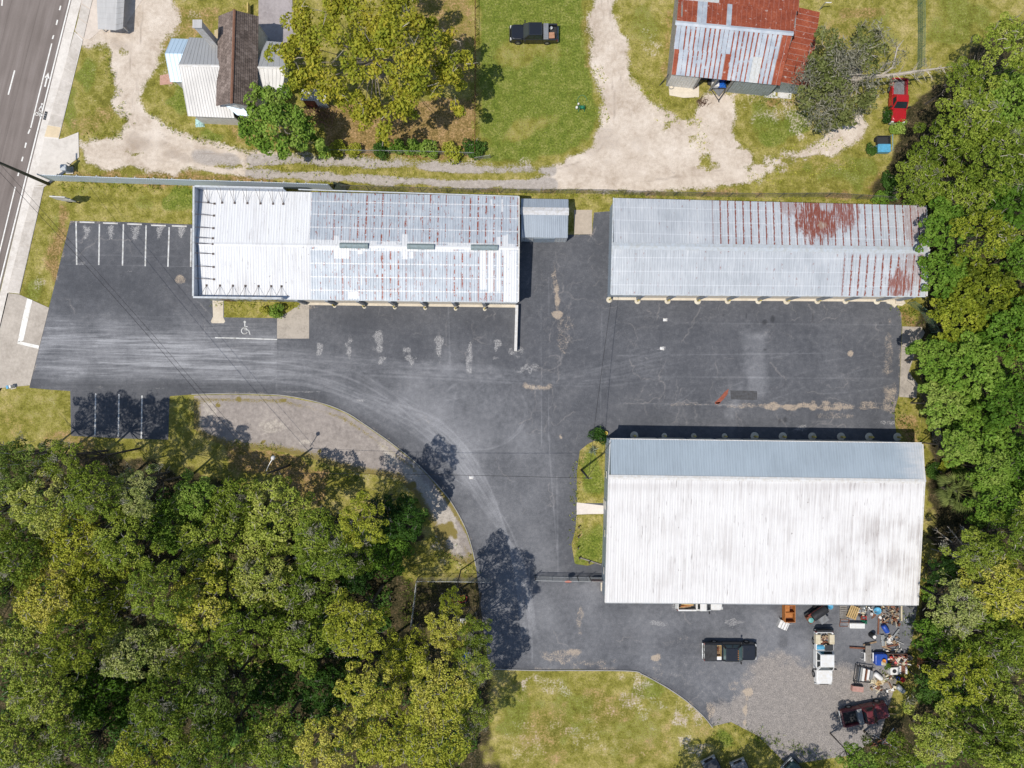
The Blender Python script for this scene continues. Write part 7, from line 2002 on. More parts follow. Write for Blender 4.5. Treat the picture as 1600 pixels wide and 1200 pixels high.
def pickup(name, label, cat, px, py, deg, body, L=5.8, W=2.0, crew=True, bed=None, glass=None, cover=False, old=False, z=0.0, lamps=True):
    glass = glass or M_GLASS; bed = bed or M_BEDLINE
    t = thing(name, label, cat, G(px, py, .9), math.radians(deg))
    t.location.z = z
    h = L / 2; w = W / 2
    xc0 = h - L * (.285 if not old else .30)            # cowl
    xc1 = xc0 - (2.25 if crew else 1.55)                # back of the cab
    mb = MB()
    mb.rbox(xc0 - .05, -w + .04, .42, h, w - .04, 1.14, .34 if not old else .42, .14, inset_top=(0, .10, .05, .05))      # hood and wings
    mb.rbox(xc1, -w, .40, xc0 + .1, w, 1.16, .08, .08, inset_top=(0, 0, .03, .03))                                       # cab sides
    mb.box(xc0 - .02, -w * .80, 1.13, h - .55, -w * .74, 1.165); mb.box(xc0 - .02, w * .74, 1.13, h - .55, w * .80, 1.165)
    for s in (-1, 1):
        mb.rbox(-h + .06, min(s * w, s * (w - .20)), .50, xc1 - .01, max(s * w, s * (w - .20)), 1.13, .06, .05)          # bed sides
    mb.box(xc1 - .10, -w + .2, .5, xc1 - .02, w - .2, 1.12)
    mb.box(-h + .1, -w + .16, .38, h - .2, w - .16, .46)
    mb.build('body', body, t, False)
    mb = MB(); mb.box(-h + .08, -w + .2, .62, xc1 - .1, w - .2, .66)
    for k in range(5):
        y = -w + .36 + k * (W - .72) / 4; mb.box(-h + .1, y - .03, .66, xc1 - .12, y + .03, .68)
    mb.build('bed_floor', bed, t)
    mb = MB(); mb.rbox(-h, -w + .1, .52, -h + .09, w - .1, 1.12, .04, .03); tg = mb.build('tailgate', body, t)
    mb = MB(); mb.box(-h - .012, -.14, .95, -h, .14, 1.02); mb.build('handle', M_BLACKP, tg)
    # greenhouse
    zr = 1.86 if not old else 1.78
    b0, b1 = xc1 + .03, xc0 + .06; r0, r1 = xc1 + .20, xc0 - .62; bw, rw = w - .07, w - .24
    mb = MB(); zb_ = 1.14
    lo = [(b0, -bw, zb_), (b1, -bw, zb_), (b1, bw, zb_), (b0, bw, zb_)]
    m_ = .05
    hi = [(r0, -rw, zr - m_), (r1, -rw, zr - m_), (r1, rw, zr - m_), (r0, rw, zr - m_)]
    tp = [(r0 + .07, -rw + .07, zr), (r1 - .07, -rw + .07, zr), (r1 - .07, rw - .07, zr), (r0 + .07, rw - .07, zr)]
    mb.loft([lo, hi, tp])
    mb.build('cab', body, t)
    def pane(nm, a, b, c, d, off, u0=.06, u1=.94, v0=.1, v1=.92):
        a, b, c, d = map(Vector, (a, b, c, d)); f = lambda u, v: a.lerp(b, u).lerp(d.lerp(c, u), v) + Vector(off)
        q = [f(u0, v0), f(u1, v0), f(u1, v1), f(u0, v1)]; n_ = Vector(off).normalized() * .012
        m2 = MB(); m2.loft([[p_ - n_ for p_ in q], q]) if True else None
        return m2.build(nm, glass, t)
    pane('windscreen', lo[1], lo[2], hi[2], hi[1], (.012, 0, .006))
    pane('rear_window', lo[3], lo[0], hi[0], hi[3], (-.012, 0, .004), .12, .88, .2, .9)
    spl = [(.06, .46), (.54, .86)] if crew else [(.25, .84)]
    for s, (a, b, c, d) in ((-1, (lo[0], lo[1], hi[1], hi[0])), (1, (lo[3], lo[2], hi[2], hi[3]))):
        for u0, u1 in spl: pane('side_window', a, b, c, d, (0, s * .010, .006), u0, u1, .12, .88)
    wheel = None
    for x in (h - L * .165, -h + L * .215):
        for s in (-1, 1):
            mb = MB(); mb.lathe([(.20, -.11), (.36, -.12), (.39, -.07), (.39, .07), (.36, .12), (.20, .11)], 16, axis='y')
            wh = mb.build('wheel', M_TYRE, t); wh.location = (x, s * (w - .10), .39)
            mb = MB(); mb.lathe([(.03, -.115 * 1), (.21, -.11), (.21, .11), (.03, .115)], 12, axis='y'); mb.build('rim', M_RIM, wh)
    mb = MB(); mb.rbox(h - .06, -w + .06, .42, h + .10, w - .06, .68, .08, .05); mb.build('front_bumper', M_GALV if body is not M_CBLACK else M_BLACKP, t)
    mb = MB(); mb.rbox(-h - .16, -w + .10, .46, -h - .02, w - .10, .64, .05, .03); mb.build('rear_bumper', M_GALV, t)
    for s in (-1, 1):
        mb = MB(); mb.rbox(h - .16, s * (w - .28) - .15, .72, h + .015, s * (w - .28) + .15, .95, .05, .04); mb.build('headlight', M_LAMP, t)
        mb = MB(); mb.box(-h - .015, s * (w - .1) - .07, .7, -h + .05, s * (w - .1) + .07, 1.05); mb.build('tail_light', M_TAIL, t)
        mb = MB(); mb.rbox(xc0 - .22, min(s * (w + .02), s * (w + .26)), 1.16, xc0 - .08, max(s * (w + .02), s * (w + .26)), 1.36, .03, .03); mb.box(xc0 - .18, min(s * (w - .06), s * (w + .1)), 1.18, xc0 - .12, max(s * (w - .06), s * (w + .1)), 1.22); mb.build('mirror', M_BLACKP, t)
    mb = MB(); mb.box(h - .01, -w * .45, .68, h + .025, w * .45, .94); mb.build('grille', M_BLACKP, t)
    if cover:
        mb = MB(); mb.rbox(-h + .07, -w + .08, 1.12, -h + .07 + cover, w - .08, 1.17, .05, .03); mb.build('bed_cover', M_BEDLINE, t)
    t['_x'] = (xc1, h, w)[0]
    del t['_x']
    return t, dict(h=h, w=w, xc0=xc0, xc1=xc1)
def on(t, name, label, cat, x, y, z, rz=0.0, group=None):
    """a separate thing standing at a point given in the frame of thing t"""
    R_ = Matrix.Rotation(t.rotation_euler.z, 4, 'Z'); p_ = t.location + R_ @ Vector((x, y, 0))
    return thing(name, label, cat, (p_.x, p_.y, z), t.rotation_euler.z + rz, group)
def one(t, name, mats, f, smooth=False):
    mb = MB(); f(mb); return mb.build(name, mats, t, smooth)

M_WOOD = paint('weathered_wood', (.33, .23, .14, 1), .85, wear=.4)
M_WOODY = paint('yellow_wood', (.52, .36, .16, 1), .8, wear=.3)
M_WOODG = paint('grey_wood', (.25, .23, .205, 1), .9, wear=.35)
M_RWOOD = paint('red_brown_wood', (.20, .085, .05, 1), .85, wear=.4)
M_CREAMP = paint('cream_plastic', (.60, .53, .38, 1), .6, wear=.2)
M_BLUEP = paint('blue_plastic', (.02, .07, .36, 1), .4, wear=.15)
M_LBLUE = paint('light_blue_plastic', (.10, .36, .56, 1), .45, wear=.2)
M_TEAL = paint('teal_plastic', (.14, .40, .38, 1), .5, wear=.2)
M_WHITEP = paint('white_plastic', (.72, .71, .69, 1), .45, wear=.12)
M_ORANGE = paint('rusty_orange_steel', (.46, .17, .04, 1), .7, wear=.4)
M_GREENP = paint('green_plastic', (.02, .20, .11, 1), .5, wear=.2)
M_REDP = paint('red_plastic', (.48, .03, .025, 1), .45, wear=.15)
M_PINK = paint('faded_pink_board', (.44, .25, .21, 1), .8, wear=.25)

# black pickup on the lawn
tk, d_ = pickup('pickup_truck', 'black pickup with a silver toolbox parked on the mown lawn', 'pickup truck', 834, 51, 180, M_CBLACK, 5.45, 1.95, True, M_BEDLINE)
tb = on(tk, 'toolbox', 'silver toolbox lying across the bed of the black lawn pickup', 'toolbox', d_['xc1'] - .32, 0, .68)
one(tb, 'box', M_GALV, lambda m: m.rbox(-.26, -.86, 0, .26, .86, .50, .03, .02)); one(tb, 'lid', M_RIM, lambda m: m.rbox(-.29, -.92, .50, .29, .92, .56, .03, .02))
cbx = on(tk, 'carton', 'brown carton in the bed of the black pickup on the lawn', 'carton', -d_['h'] + .75, .38, .68, .06)
one(cbx, 'box', paint('brown_card', (.42, .22, .13, 1), .9), lambda m: m.box(-.42, -.34, 0, .42, .34, .36)); one(cbx, 'flap', paint('brown_card', (.4, .25, .15, 1)), lambda m: (m.box(-.42, -.34, .362, .42, -.03, .375), m.box(-.42, .03, .362, .42, .34, .375)))
bk = on(tk, 'bucket', 'pale bucket in the bed of the black pickup on the lawn', 'bucket', -d_['h'] + .7, -.5, .68)
one(bk, 'tub', M_GALV, lambda m: m.lathe([(.13, 0), (.17, .34), (.15, .34), (.12, .04)], 12), True)
# black pickup in the yard
tk, d_ = pickup('pickup_truck', 'black pickup with a half bed cover parked on the asphalt south of the warehouse', 'pickup truck', 1141, 1018.5, 0, M_CBLACK, 6.05, 2.05, True, M_BEDLINE, M_GLASSG, cover=1.35)
for k in range(5):
    one(tk, 'roof_lamp', M_ORANGE, lambda m: m.rbox(d_['xc0'] - .74, -.48 + k * .24 - .05, 1.85, d_['xc0'] - .62, -.48 + k * .24 + .05, 1.90, .03, .02))
cr = on(tk, 'tool_crate', 'open wooden crate of tools in the bed of the yard\'s black pickup', 'crate', d_['xc1'] - .62, .18, .68)
one(cr, 'base', M_WOOD, lambda m: m.box(-.45, -.62, 0, .45, .62, .03))
for q_ in ((-.48, -.65, .48, -.60), (-.48, .60, .48, .65), (-.48, -.6, -.44, .6), (.44, -.6, .48, .6)):
    one(cr, 'board', M_WOODY, lambda m: m.box(q_[0], q_[1], 0, q_[2], q_[3], .42))
one(cr, 'tools', M_RUSTY, lambda m: [m.tube([(rnd.uniform(-.4, .4), rnd.uniform(-.55, .55), .06 + .3 * rnd.random()), (rnd.uniform(-.4, .4), rnd.uniform(-.55, .55), .1 + .3 * rnd.random())], .025, 5) for _ in range(14)])['kind'] = 'stuff'
wb_ = on(tk, 'cooler', 'white cooler behind the cab of the yard\'s black pickup', 'cooler', d_['xc1'] - .48, -.68, .68)
one(wb_, 'box', M_WHITEP, lambda m: m.rbox(-.34, -.19, 0, .34, .19, .38, .04, .02)); one(wb_, 'lid', M_WHITEP, lambda m: m.rbox(-.36, -.21, .38, .36, .21, .44, .04, .02))
# white work pickup
tk, d_ = pickup('pickup_truck', 'white work pickup loaded with panels and a blue drum beside the scrap yard', 'pickup truck', 1287.5, 1028, -90, M_CWHITE, 6.1, 2.05, True, M_BEDGREY)
for s in (-1, 1):
    one(tk, 'side_box', M_CREAMP, lambda m: m.rbox(-d_['h'] + .25, s * .80 - .28, .75, d_['xc1'] - .75, s * .80 + .28, 1.24, .03, .03))
bb = on(tk, 'drum', 'light blue drum lying behind the white work pickup\'s cab', 'drum', d_['xc1'] - .38, -.52, 1.0)
bb.rotation_euler.z += 0
one(bb, 'shell', M_LBLUE, lambda m: m.lathe([(.05, -.44), (.28, -.44), (.30, -.38), (.30, .38), (.28, .44), (.05, .44)], 16, axis='y'), True)
bx = on(tk, 'tool_chest', 'dark grey chest behind the cab of the white work pickup', 'tool chest', d_['xc1'] - .38, .42, .68)
one(bx, 'box', M_CGREY, lambda m: m.rbox(-.3, -.46, 0, .3, .46, .55, .03, .02)); one(bx, 'lid', M_DARKST, lambda m: m.rbox(-.32, -.48, .55, .32, .48, .60, .03, .02))
sc_ = on(tk, 'scrap_load', 'loose load of scrap and brush in the white work pickup\'s bed', 'scrap', -d_['h'] + 1.3, 0, .68)
one(sc_, 'pieces', [M_WOOD, M_RUSTY, M_CREAMP, M_RWOOD], lambda m: [m.cbox((rnd.uniform(-.9, .8), rnd.uniform(-.45, .45), .08 + .3 * rnd.random()), (rnd.uniform(.12, .5), rnd.uniform(.06, .22), .06), rnd.uniform(0, 3), rnd.randrange(4)) for _ in range(34)])['kind'] = 'stuff'
one(sc_, 'crate', M_CREAMP, lambda m: m.cbox((.3, .05, .46), (.42, .36, .2), .4))
one(sc_, 'tailboard', M_DARKST, lambda m: (m.box(-1.55, -.9, 0, -1.45, .9, .5), m.box(-1.5, -.95, .45, -1.4, .95, .55)))
# white pickup tucked under the warehouse eave
tk, d_ = pickup('pickup_truck', 'white pickup half hidden under the warehouse\'s south eave', 'pickup truck', 1094, 941, 0, M_CWHITE, 5.25, 1.95, False, M_BEDLINE)
wd = on(tk, 'lumber', 'boards and rusty scrap in the bed of the pickup beneath the eave', 'lumber', -1.7, -.1, .68)
for k in range(6): one(wd, 'board', (M_WOOD, M_ORANGE, M_WOODY)[k % 3], lambda m: m.cbox((rnd.uniform(-.2, .2), -.5 + k * .2, .1 + .14 * (k % 3)), (1.4, .14, .05), rnd.uniform(-.15, .15)))
# red old pickup
tk, d_ = pickup('pickup_truck', 'bright red old pickup parked at the trees in the north-east', 'pickup truck', 1404.5, 157, -92, M_CRED, 5.1, 1.85, False, M_BEDGREY, old=True)
# maroon pickup
tk, d_ = pickup('pickup_truck', 'worn maroon pickup parked askew in tree shade beside the scrap yard', 'pickup truck', 1352, 1116, 12, M_CMAROON, 5.4, 1.95, False, M_BEDLINE)
tb = on(tk, 'toolbox', 'silver chequered toolbox across the maroon pickup\'s bed', 'toolbox', d_['xc1'] - .32, 0, .72)
one(tb, 'box', M_GALV, lambda m: m.rbox(-.26, -.86, 0, .26, .86, .48, .03, .02)); one(tb, 'lid', M_RIM, lambda m: m.rbox(-.28, -.92, .48, .28, .92, .54, .03, .02))
# vehicles cut by the bottom edge
pickup('pickup_truck', 'dark grey pickup with pale windscreen at the lawn\'s south end, western of two', 'pickup truck', 1124, 1220, 118, M_CGREY, 5.4, 1.95, True, M_BEDLINE, M_GLASSG)
pickup('pickup_truck', 'grey pickup at the lawn\'s south end, eastern of two in shade', 'pickup truck', 1166, 1224, 112, paint('silver_car_paint', (.18, .185, .20, 1), .3, .2, .1, .5, .5), 5.3, 1.95, True, M_BEDLINE)
pickup('pickup_truck', 'dark green pickup with red trim standing on the gravel at the bottom', 'pickup truck', 1256, 1220, 135, M_CGREEN, 5.4, 1.95, True, M_BEDLINE, M_GLASSG)
# low blue cart by the trees
bc = thing('utility_cart', 'small blue utility cart with a dark open bed under the east trees', 'cart', G(1379, 226, .5), 0)
bc.location.z = 0
one(bc, 'body', M_LBLUE, lambda m: m.rbox(-.75, -1.0, .35, .75, -.05, .95, .1, .06)); one(bc, 'bed', M_DARKST, lambda m: (m.box(-.72, -.03, .4, .72, .95, .48), m.box(-.75, -.03, .48, -.69, .95, .8), m.box(.69, -.03, .48, .75, .95, .8), m.box(-.69, .89, .48, .69, .95, .8)))
one(bc, 'rack', M_LBLUE, lambda m: (m.tube([(.74, -.9, .95), (.74, -.9, 1.3), (.74, .9, 1.3), (.74, .9, .8)], .03, 6), m.tube([(-.74, -.9, .95), (-.74, -.9, 1.1)], .03, 6)))
for x in (-.7, .7):
    for y in (-.7, .65):
        w_ = one(bc, 'wheel', M_TYRE, lambda m: m.lathe([(.06, -.08), (.26, -.08), (.28, 0), (.26, .08), (.06, .08)], 12, axis='x')); w_.location = (x, y, .28)
# trailer in the barn doorway
tr = thing('trailer', 'small black trailer with white box and blue tarp in the barn doorway', 'trailer', G(1123, 131, .5)); tr.location.z = 0
one(tr, 'frame', M_DARKST, lambda m: (m.box(-.95, -.6, .42, .95, 1.6, .5), m.tube([(-.9, -.6, .46), (0, -1.9, .46)], .05, 6), m.tube([(.9, -.6, .46), (0, -1.9, .46)], .05, 6), m.tube([(0, -1.8, .46), (0, -2.1, .5)], .06, 6)))
one(tr, 'deck_plate', M_BEDGREY, lambda m: m.poly([(-.7, -.62, .5), (0, -1.45, .5), (.7, -.62, .5)][::1]))
for s in (-1, 1):
    w_ = one(tr, 'wheel', M_TYRE, lambda m: m.lathe([(.08, -.1), (.32, -.1), (.34, 0), (.32, .1), (.08, .1)], 14, axis='x')); w_.location = (s * 1.12, .3, .34)
    one(tr, 'mudguard', M_DARKST, lambda m: m.rbox(s * 1.12 - .15, -.2, .7, s * 1.12 + .15, .8, .78, .05, .04))
wbx = thing('box', 'white box on the black trailer in the barn doorway', 'box', tr.location + Vector((-.5, .1, .5))); one(wbx, 'shell', M_WHITEP, lambda m: m.rbox(-.38, -.6, 0, .38, .6, .5, .03, .03)); one(wbx, 'lid', M_WHITEP, lambda m: m.rbox(-.4, -.62, .5, .4, .62, .55, .03, .02))
tp = thing('tarp', 'crumpled bright blue tarp on the black trailer in the barn doorway', 'tarp', tr.location + Vector((.35, .1, .5)))
def crumple(m, rx, ry, hz, seed, n=9):
    r_ = random.Random(seed); g = [[(-rx + 2 * rx * i / n, -ry + 2 * ry * j / n) for i in range(n + 1)] for j in range(n + 1)]
    v = []
    for j in range(n + 1):
        for i in range(n + 1):
            x, y = g[j][i]; e = max(abs(x) / rx, abs(y) / ry); v.append((x * r_.uniform(.9, 1.08), y * r_.uniform(.9, 1.08), (.01 if e > .95 else hz * (1 - e * e) * r_.uniform(.45, 1.2) + .02)))
    f = [(j * (n + 1) + i, j * (n + 1) + i + 1, (j + 1) * (n + 1) + i + 1, (j + 1) * (n + 1) + i) for j in range(n) for i in range(n)]
    m.add(v, f)
one(tp, 'sheet', paint('blue_tarp', (.02, .14, .55, 1), .4), lambda m: crumple(m, .5, .55, .45, 3))

# ================================================================ SCRAP YARD BEHIND THE WAREHOUSE
def jt(name, label, cat, px, py, deg=0, z=0.015, h=.5, group=None):
    p_ = G(px, py, h); return thing(name, label, cat, (p_.x, p_.y, z), math.radians(deg), group)
t = jt('hopper', 'open rusty orange steel hopper at the warehouse\'s south eave', 'hopper', 1232, 957, 0)
for q_ in ((-.6, -1.0, -.54, 1.0), (.54, -1.0, .6, 1.0), (-.54, -1.0, .54, -.94), (-.54, .94, .54, 1.0), (-.54, .1, .54, .16)): one(t, 'side_panel', M_ORANGE, lambda m: m.box(q_[0], q_[1], .1, q_[2], q_[3], 1.0))
one(t, 'floor', M_RUSTY, lambda m: m.box(-.54, -.94, .1, .54, .94, .3)); one(t, 'shelf', M_ORANGE, lambda m: (m.rbox(-.5, .2, .6, .0, .9, .85, .05, .03), m.rbox(-.5, -.5, .5, .4, .05, .8, .05, .05)))
t = jt('drawer_rack', 'white rack with dark slots lying askew below the orange hopper', 'rack', 1224.5, 977, -24)
one(t, 'frame', M_WHITEP, lambda m: (m.box(-.55, -.45, 0, -.47, .45, .5), m.box(.47, -.45, 0, .55, .45, .5), m.box(-.47, .37, 0, .47, .45, .5)))
for k in range(3): one(t, 'drawer', M_WHITEP, lambda m: m.box(-.45 + k * .31, -.48, .1, -.45 + k * .31 + .24, .34, .46))
for s in (-1, 1): one(t, 'handle', M_GALV, lambda m: m.tube([(s * .55, .3, .4), (s * .85, .55, .45)], .03, 5))
t = jt('smoker_trailer', 'dark red and black barbecue smoker trailer standing askew', 'smoker', 1277, 956, 34)
one(t, 'chassis', M_DARKST, lambda m: (m.box(-1.5, -.55, .35, 1.3, .55, .45), m.tube([(1.3, 0, .4), (2.0, 0, .42)], .05, 6)))
one(t, 'barrel', paint('soot_black_steel', (.03, .03, .033, 1), .6, .2), lambda m: m.lathe([(.1, -.9), (.5, -.9), (.53, -.8), (.53, .9), (.5, 1.0), (.1, 1.0)], 16, c=(0, .05, .95), axis='x'), True)
one(t, 'firebox', M_RUSTY, lambda m: m.rbox(-1.55, -.5, .45, -.95, .4, 1.05, .06, .04)); one(t, 'flue', paint('red_trim_paint', (.30, .04, .03, 1)), lambda m: m.box(-1.2, .45, .95, .9, .56, 1.1))
one(t, 'round_lid', M_TEAL, lambda m: m.lathe([(.3, 1.05), (.3, 1.1), (.1, 1.16), (.01, 1.16)], 14, c=(-1.25, -.1, 0)))
one(t, 'side_shelf', M_BEDGREY, lambda m: m.box(-.45, -1.35, .8, .55, -.55, .85)); 
for s in (-1, 1):
    w_ = one(t, 'wheel', M_TYRE, lambda m: m.lathe([(.06, -.08), (.28, -.08), (.3, 0), (.28, .08), (.06, .08)], 12, axis='y')); w_.location = (.2, s * .66, .3)
t = jt('tub', 'light blue tub at the eave beside the smoker trailer', 'tub', 1298, 948); one(t, 'shell', M_LBLUE, lambda m: m.lathe([(.25, 0), (.33, .45), (.29, .45), (.22, .06)], 14), True)
t = jt('slatted_gate', 'grey-brown slatted panel lying flat next to the yellow pallet', 'panel', 1320.5, 956, 0)
for k in range(9): one(t, 'slat', M_WOODG, lambda m: m.box(-.42, -1.1 + k * .25, .04, .42, -1.1 + k * .25 + .19, .08))
for x in (-.38, .30): one(t, 'rail', M_WOODG, lambda m: m.box(x, -1.12, 0, x + .08, 1.12, .04))
t = jt('pallet', 'yellow wooden pallet propped at the eave', 'pallet', 1333.5, 957, -22, h=.4)
for k in range(5): one(t, 'slat', M_WOODY, lambda m: m.box(-.55 + k * .24, -.75, .30, -.55 + k * .24 + .17, .75, .34))
for y in (-.7, -.05, .6): one(t, 'rail', M_WOOD, lambda m: m.box(-.56, y, .1, .62, y + .1, .30))
t = jt('freezer', 'long white chest lying in front of the scrap heap', 'chest', 1339, 977.5, -1)
one(t, 'box', M_WHITEP, lambda m: m.rbox(-.85, -.28, 0, .85, .28, .55, .04, .03)); one(t, 'lid', M_CWHITE, lambda m: m.rbox(-.87, -.30, .555, .87, .30, .62, .04, .03))
t = jt('green_bag', 'small dark green bag at the end of the white chest', 'bag', 1353, 973.5); one(t, 'sack', M_GREENP, lambda m: crumple(m, .38, .26, .4, 8))
t = jt('steel_frame', 'low dark steel frame beside the white chest', 'frame', 1321, 974); one(t, 'bars', M_RUSTY, lambda m: [m.tube([a, b], .035, 5) for a, b in (((-.5, -.5, .05), (-.5, .4, .4)), ((.5, -.5, .05), (.5, .4, .4)), ((-.5, -.5, .05), (.5, -.5, .05)), ((-.5, .4, .4), (.5, .4, .4)), ((-.5, 0, .2), (.5, 0, .2)))])
t = jt('tub', 'round blue tub on top of the scrap heap', 'tub', 1370, 953.5, z=.35); one(t, 'shell', M_LBLUE, lambda m: m.lathe([(.36, 0), (.42, .4), (.38, .4), (.33, .08), (.02, .06)], 16), True)
t = jt('gas_bottle', 'grey gas bottle at the eave on the scrap heap', 'gas bottle', 1348, 948, z=.1); one(t, 'shell', M_GALV, lambda m: m.lathe([(.2, 0), (.24, .06), (.24, .8), (.16, .95), (.05, 1.0)], 12), True); one(t, 'valve', M_DARKST, lambda m: m.cbox((0, 0, 1.04), (.08, .08, .1)))
t = jt('crate', 'small red crate in the scrap heap', 'crate', 1351, 966); one(t, 'shell', M_REDP, lambda m: (m.box(-.28, -.2, .1, .28, .2, .14), m.box(-.28, -.2, .14, -.25, .2, .4), m.box(.25, -.2, .14, .28, .2, .4), m.box(-.25, -.2, .14, .25, -.17, .4), m.box(-.25, .17, .14, .25, .2, .4)))
SCR = [M_GALV, M_RUSTY, M_WOOD, M_WHITEP, M_WOODG, M_DARKST, M_CREAMP, M_RWOOD, M_BEDGREY]
SCN = ['bent grey pipe', 'rusty bar', 'weathered board', 'white plank', 'grey plank', 'black steel bar', 'cream panel', 'red-brown board', 'grey metal offcut']
def junk_field(name, label, cx, cy, wx, wy, n, seed, mats, hmax=.6):
    """a heap of many small mixed scraps that nobody could count"""
    r_ = random.Random(seed); mb = MB(); c_ = G(cx, cy)
    for k in range(n):
        x, y = r_.uniform(-wx, wx) * K, r_.uniform(-wy, wy) * K; z_ = r_.random() ** 1.6 * hmax; q = r_.random()
        if q < .45: mb.cbox((c_.x + x, c_.y + y, z_ * .5 + .04), (r_.uniform(.25, 1.1), r_.uniform(.05, .16), .05), r_.uniform(0, 3.14), r_.randrange(len(mats)), r_.uniform(-.2, .2), r_.uniform(-.25, .25))
        elif q < .8: mb.cbox((c_.x + x, c_.y + y, z_ * .5 + .1), (r_.uniform(.15, .45), r_.uniform(.12, .35), r_.uniform(.08, .3)), r_.uniform(0, 3.14), r_.randrange(len(mats)), r_.uniform(-.3, .3), r_.uniform(-.3, .3))
        else:
            a = r_.uniform(0, 3.14); l_ = r_.uniform(.3, 1.0); mb.tube([(c_.x + x - l_ * math.cos(a) / 2, c_.y + y - l_ * math.sin(a) / 2, z_ * .5 + .05), (c_.x + x + l_ * math.cos(a) / 2, c_.y + y + l_ * math.sin(a) / 2, z_ * .6 + .08)], r_.uniform(.02, .06), 5, r_.randrange(len(mats)))
    o = mb.build(name, mats); o['kind'] = 'stuff'; o['label'] = label
    return o
junk_field('scrap', 'mixed metal and plastic scrap heaped under the warehouse eave', 1360, 956, 20, 10, 90, 1, SCR)
junk_field('scrap', 'dark wood debris heaped at the east end of the eave', 1389, 958, 13, 16, 80, 2, [M_RWOOD, M_WOOD, M_DARKST, M_WOODG, M_RUSTY, M_CREAMP], .8)
junk_field('scrap', 'small scrap scattered round the sink and planks', 1392, 1004, 14, 14, 45, 3, SCR, .35)
junk_field('scrap', 'litter scattered between the washer and the maroon pickup', 1378, 1066, 18, 14, 40, 4, [M_CREAMP, M_WOOD, M_RWOOD, M_WOODG, M_WHITEP], .3)
t = jt('barrel', 'black barrel with a white lid standing alone on the asphalt', 'barrel', 1363.5, 993.5); one(t, 'shell', M_BLACKP, lambda m: m.lathe([(.27, 0), (.30, .06), (.30, .45), (.31, .47), (.30, .49), (.30, .85), (.27, .88)], 16), True); one(t, 'lid', M_WHITEP, lambda m: m.lathe([(.2, .885), (.2, .91), (.05, .92)], 14, c=(.02, 0, 0)))
t = jt('barrel', 'bright blue barrel lying tilted beside the debris', 'barrel', 1384.5, 983, -58, z=.33); one(t, 'shell', M_BLUEP, lambda m: m.lathe([(.24, -.5), (.30, -.45), (.32, -.1), (.32, .1), (.30, .42), (.26, .5)], 16, axis='x'), True); one(t, 'lid', M_WHITEP, lambda m: m.lathe([(.02, .5), (.25, .5), (.25, .53), (.02, .53)], 14, axis='x'))
t = jt('panel', 'tall narrow grey metal panel standing among the scrap', 'panel', 1381.5, 1002, 4); one(t, 'sheet', M_GALV, lambda m: m.rbox(-.18, -.65, .2, .18, .65, .27, .02, .01)); one(t, 'foot', M_GALV, lambda m: (m.box(-.15, -.55, 0, .15, -.45, .2), m.box(-.15, .45, 0, .15, .55, .2)))
t = jt('sink', 'white oval sink lying in the scrap near the planks', 'sink', 1392, 1001.5); one(t, 'bowl', M_WHITEP, lambda m: m.lathe([(.10, 0), (.32, .1), (.40, .26), (.34, .26), (.26, .14), (.02, .1)], 16), True); one(t, 'tap', M_GALV, lambda m: m.tube([(.3, 0, .26), (.3, 0, .42), (.16, 0, .42)], .025, 6))
for k, (x, y, L_, dg, mt, lb) in enumerate(((1394,1010,1.9,10,M_RWOOD,'red-brown plank lying above the white pipe'),(1397,1016.5,1.9,6,M_WHITEP,'long white plank just north of the wire trailer'),(1342,1013,2.1,-4,M_RWOOD,'long brown plank pointing at the grey sawhorse board'),(1374,972,3.0,88,M_RWOOD,'long rusty board lying north to south across the yard'),(1360,1006,1.6,14,M_WOOD,'thin weathered board between the black barrel and the sawhorses'),(1399,992,1.6,52,M_GALV,'thin grey pole leaning across the blue barrel\'s end'),(1410,957,2.1,90,M_CREAMP,'tan pole lying on the grass at the warehouse corner'),(1386,1013,1.2,-22,M_WOOD,'short board at the west end of the red-brown plank'))):
    t = jt('plank', lb, 'plank', x, y, dg, .1 + .05 * (k % 3), .3); one(t, 'board', mt, lambda m: m.box(-L_ / 2, -.09, 0, L_ / 2, .09, .05))
t = jt('work_board', 'grey board laid over two white sawhorses', 'board', 1357, 1022.5, 0, .62, .7); one(t, 'board', M_WOODG, lambda m: (m.box(-.32, -1.0, 0, -.11, 1.0, .05), m.box(-.10, -1.0, 0, .10, 1.0, .05), m.box(.11, -1.0, 0, .32, 1.0, .05)))
for k, x in enumerate((1350.5, 1363.5)):
    t = jt('sawhorse', 'white sawhorse under the %s edge of the grey board' % ('west', 'east')[k], 'sawhorse', x, 1026, 90); one(t, 'top_bar', M_WHITEP, lambda m: m.box(-.5, -.06, .5, .5, .06, .61))
    for sx in (-.4, .4):
        for sy in (-1, 1): one(t, 'leg', M_WHITEP, lambda m: m.tube([(sx, 0, .52), (sx, sy * .25, 0)], .03, 5))
t = jt('trailer', 'small trailer with bright blue front and wire sides full of scrap', 'trailer', 1388, 1029, 0)
one(t, 'deck', M_DARKST, lambda m: m.box(-.4, -.62, .35, 1.9, .62, .45)); one(t, 'front_box', M_BLUEP, lambda m: m.rbox(-1.7, -.68, .3, -.3, .68, .9, .25, .08))
one(t, 'wire_side', M_RWOOD, lambda m: [m.tube(a, .03, 5) for a in ([(-.3, -.66, .9), (1.95, -.66, .9)], [(-.3, .66, .9), (1.95, .66, .9)], [(1.95, -.66, .9), (1.95, .66, .9)], [(1.95, -.66, .4), (1.95, -.66, .9)], [(1.95, .66, .4), (1.95, .66, .9)], [(-.3, -.66, .4), (-.3, -.66, .9)], [(-.3, .66, .4), (-.3, .66, .9)], [(.8, -.66, .4), (.8, -.66, .9)], [(.8, .66, .4), (.8, .66, .9)])])
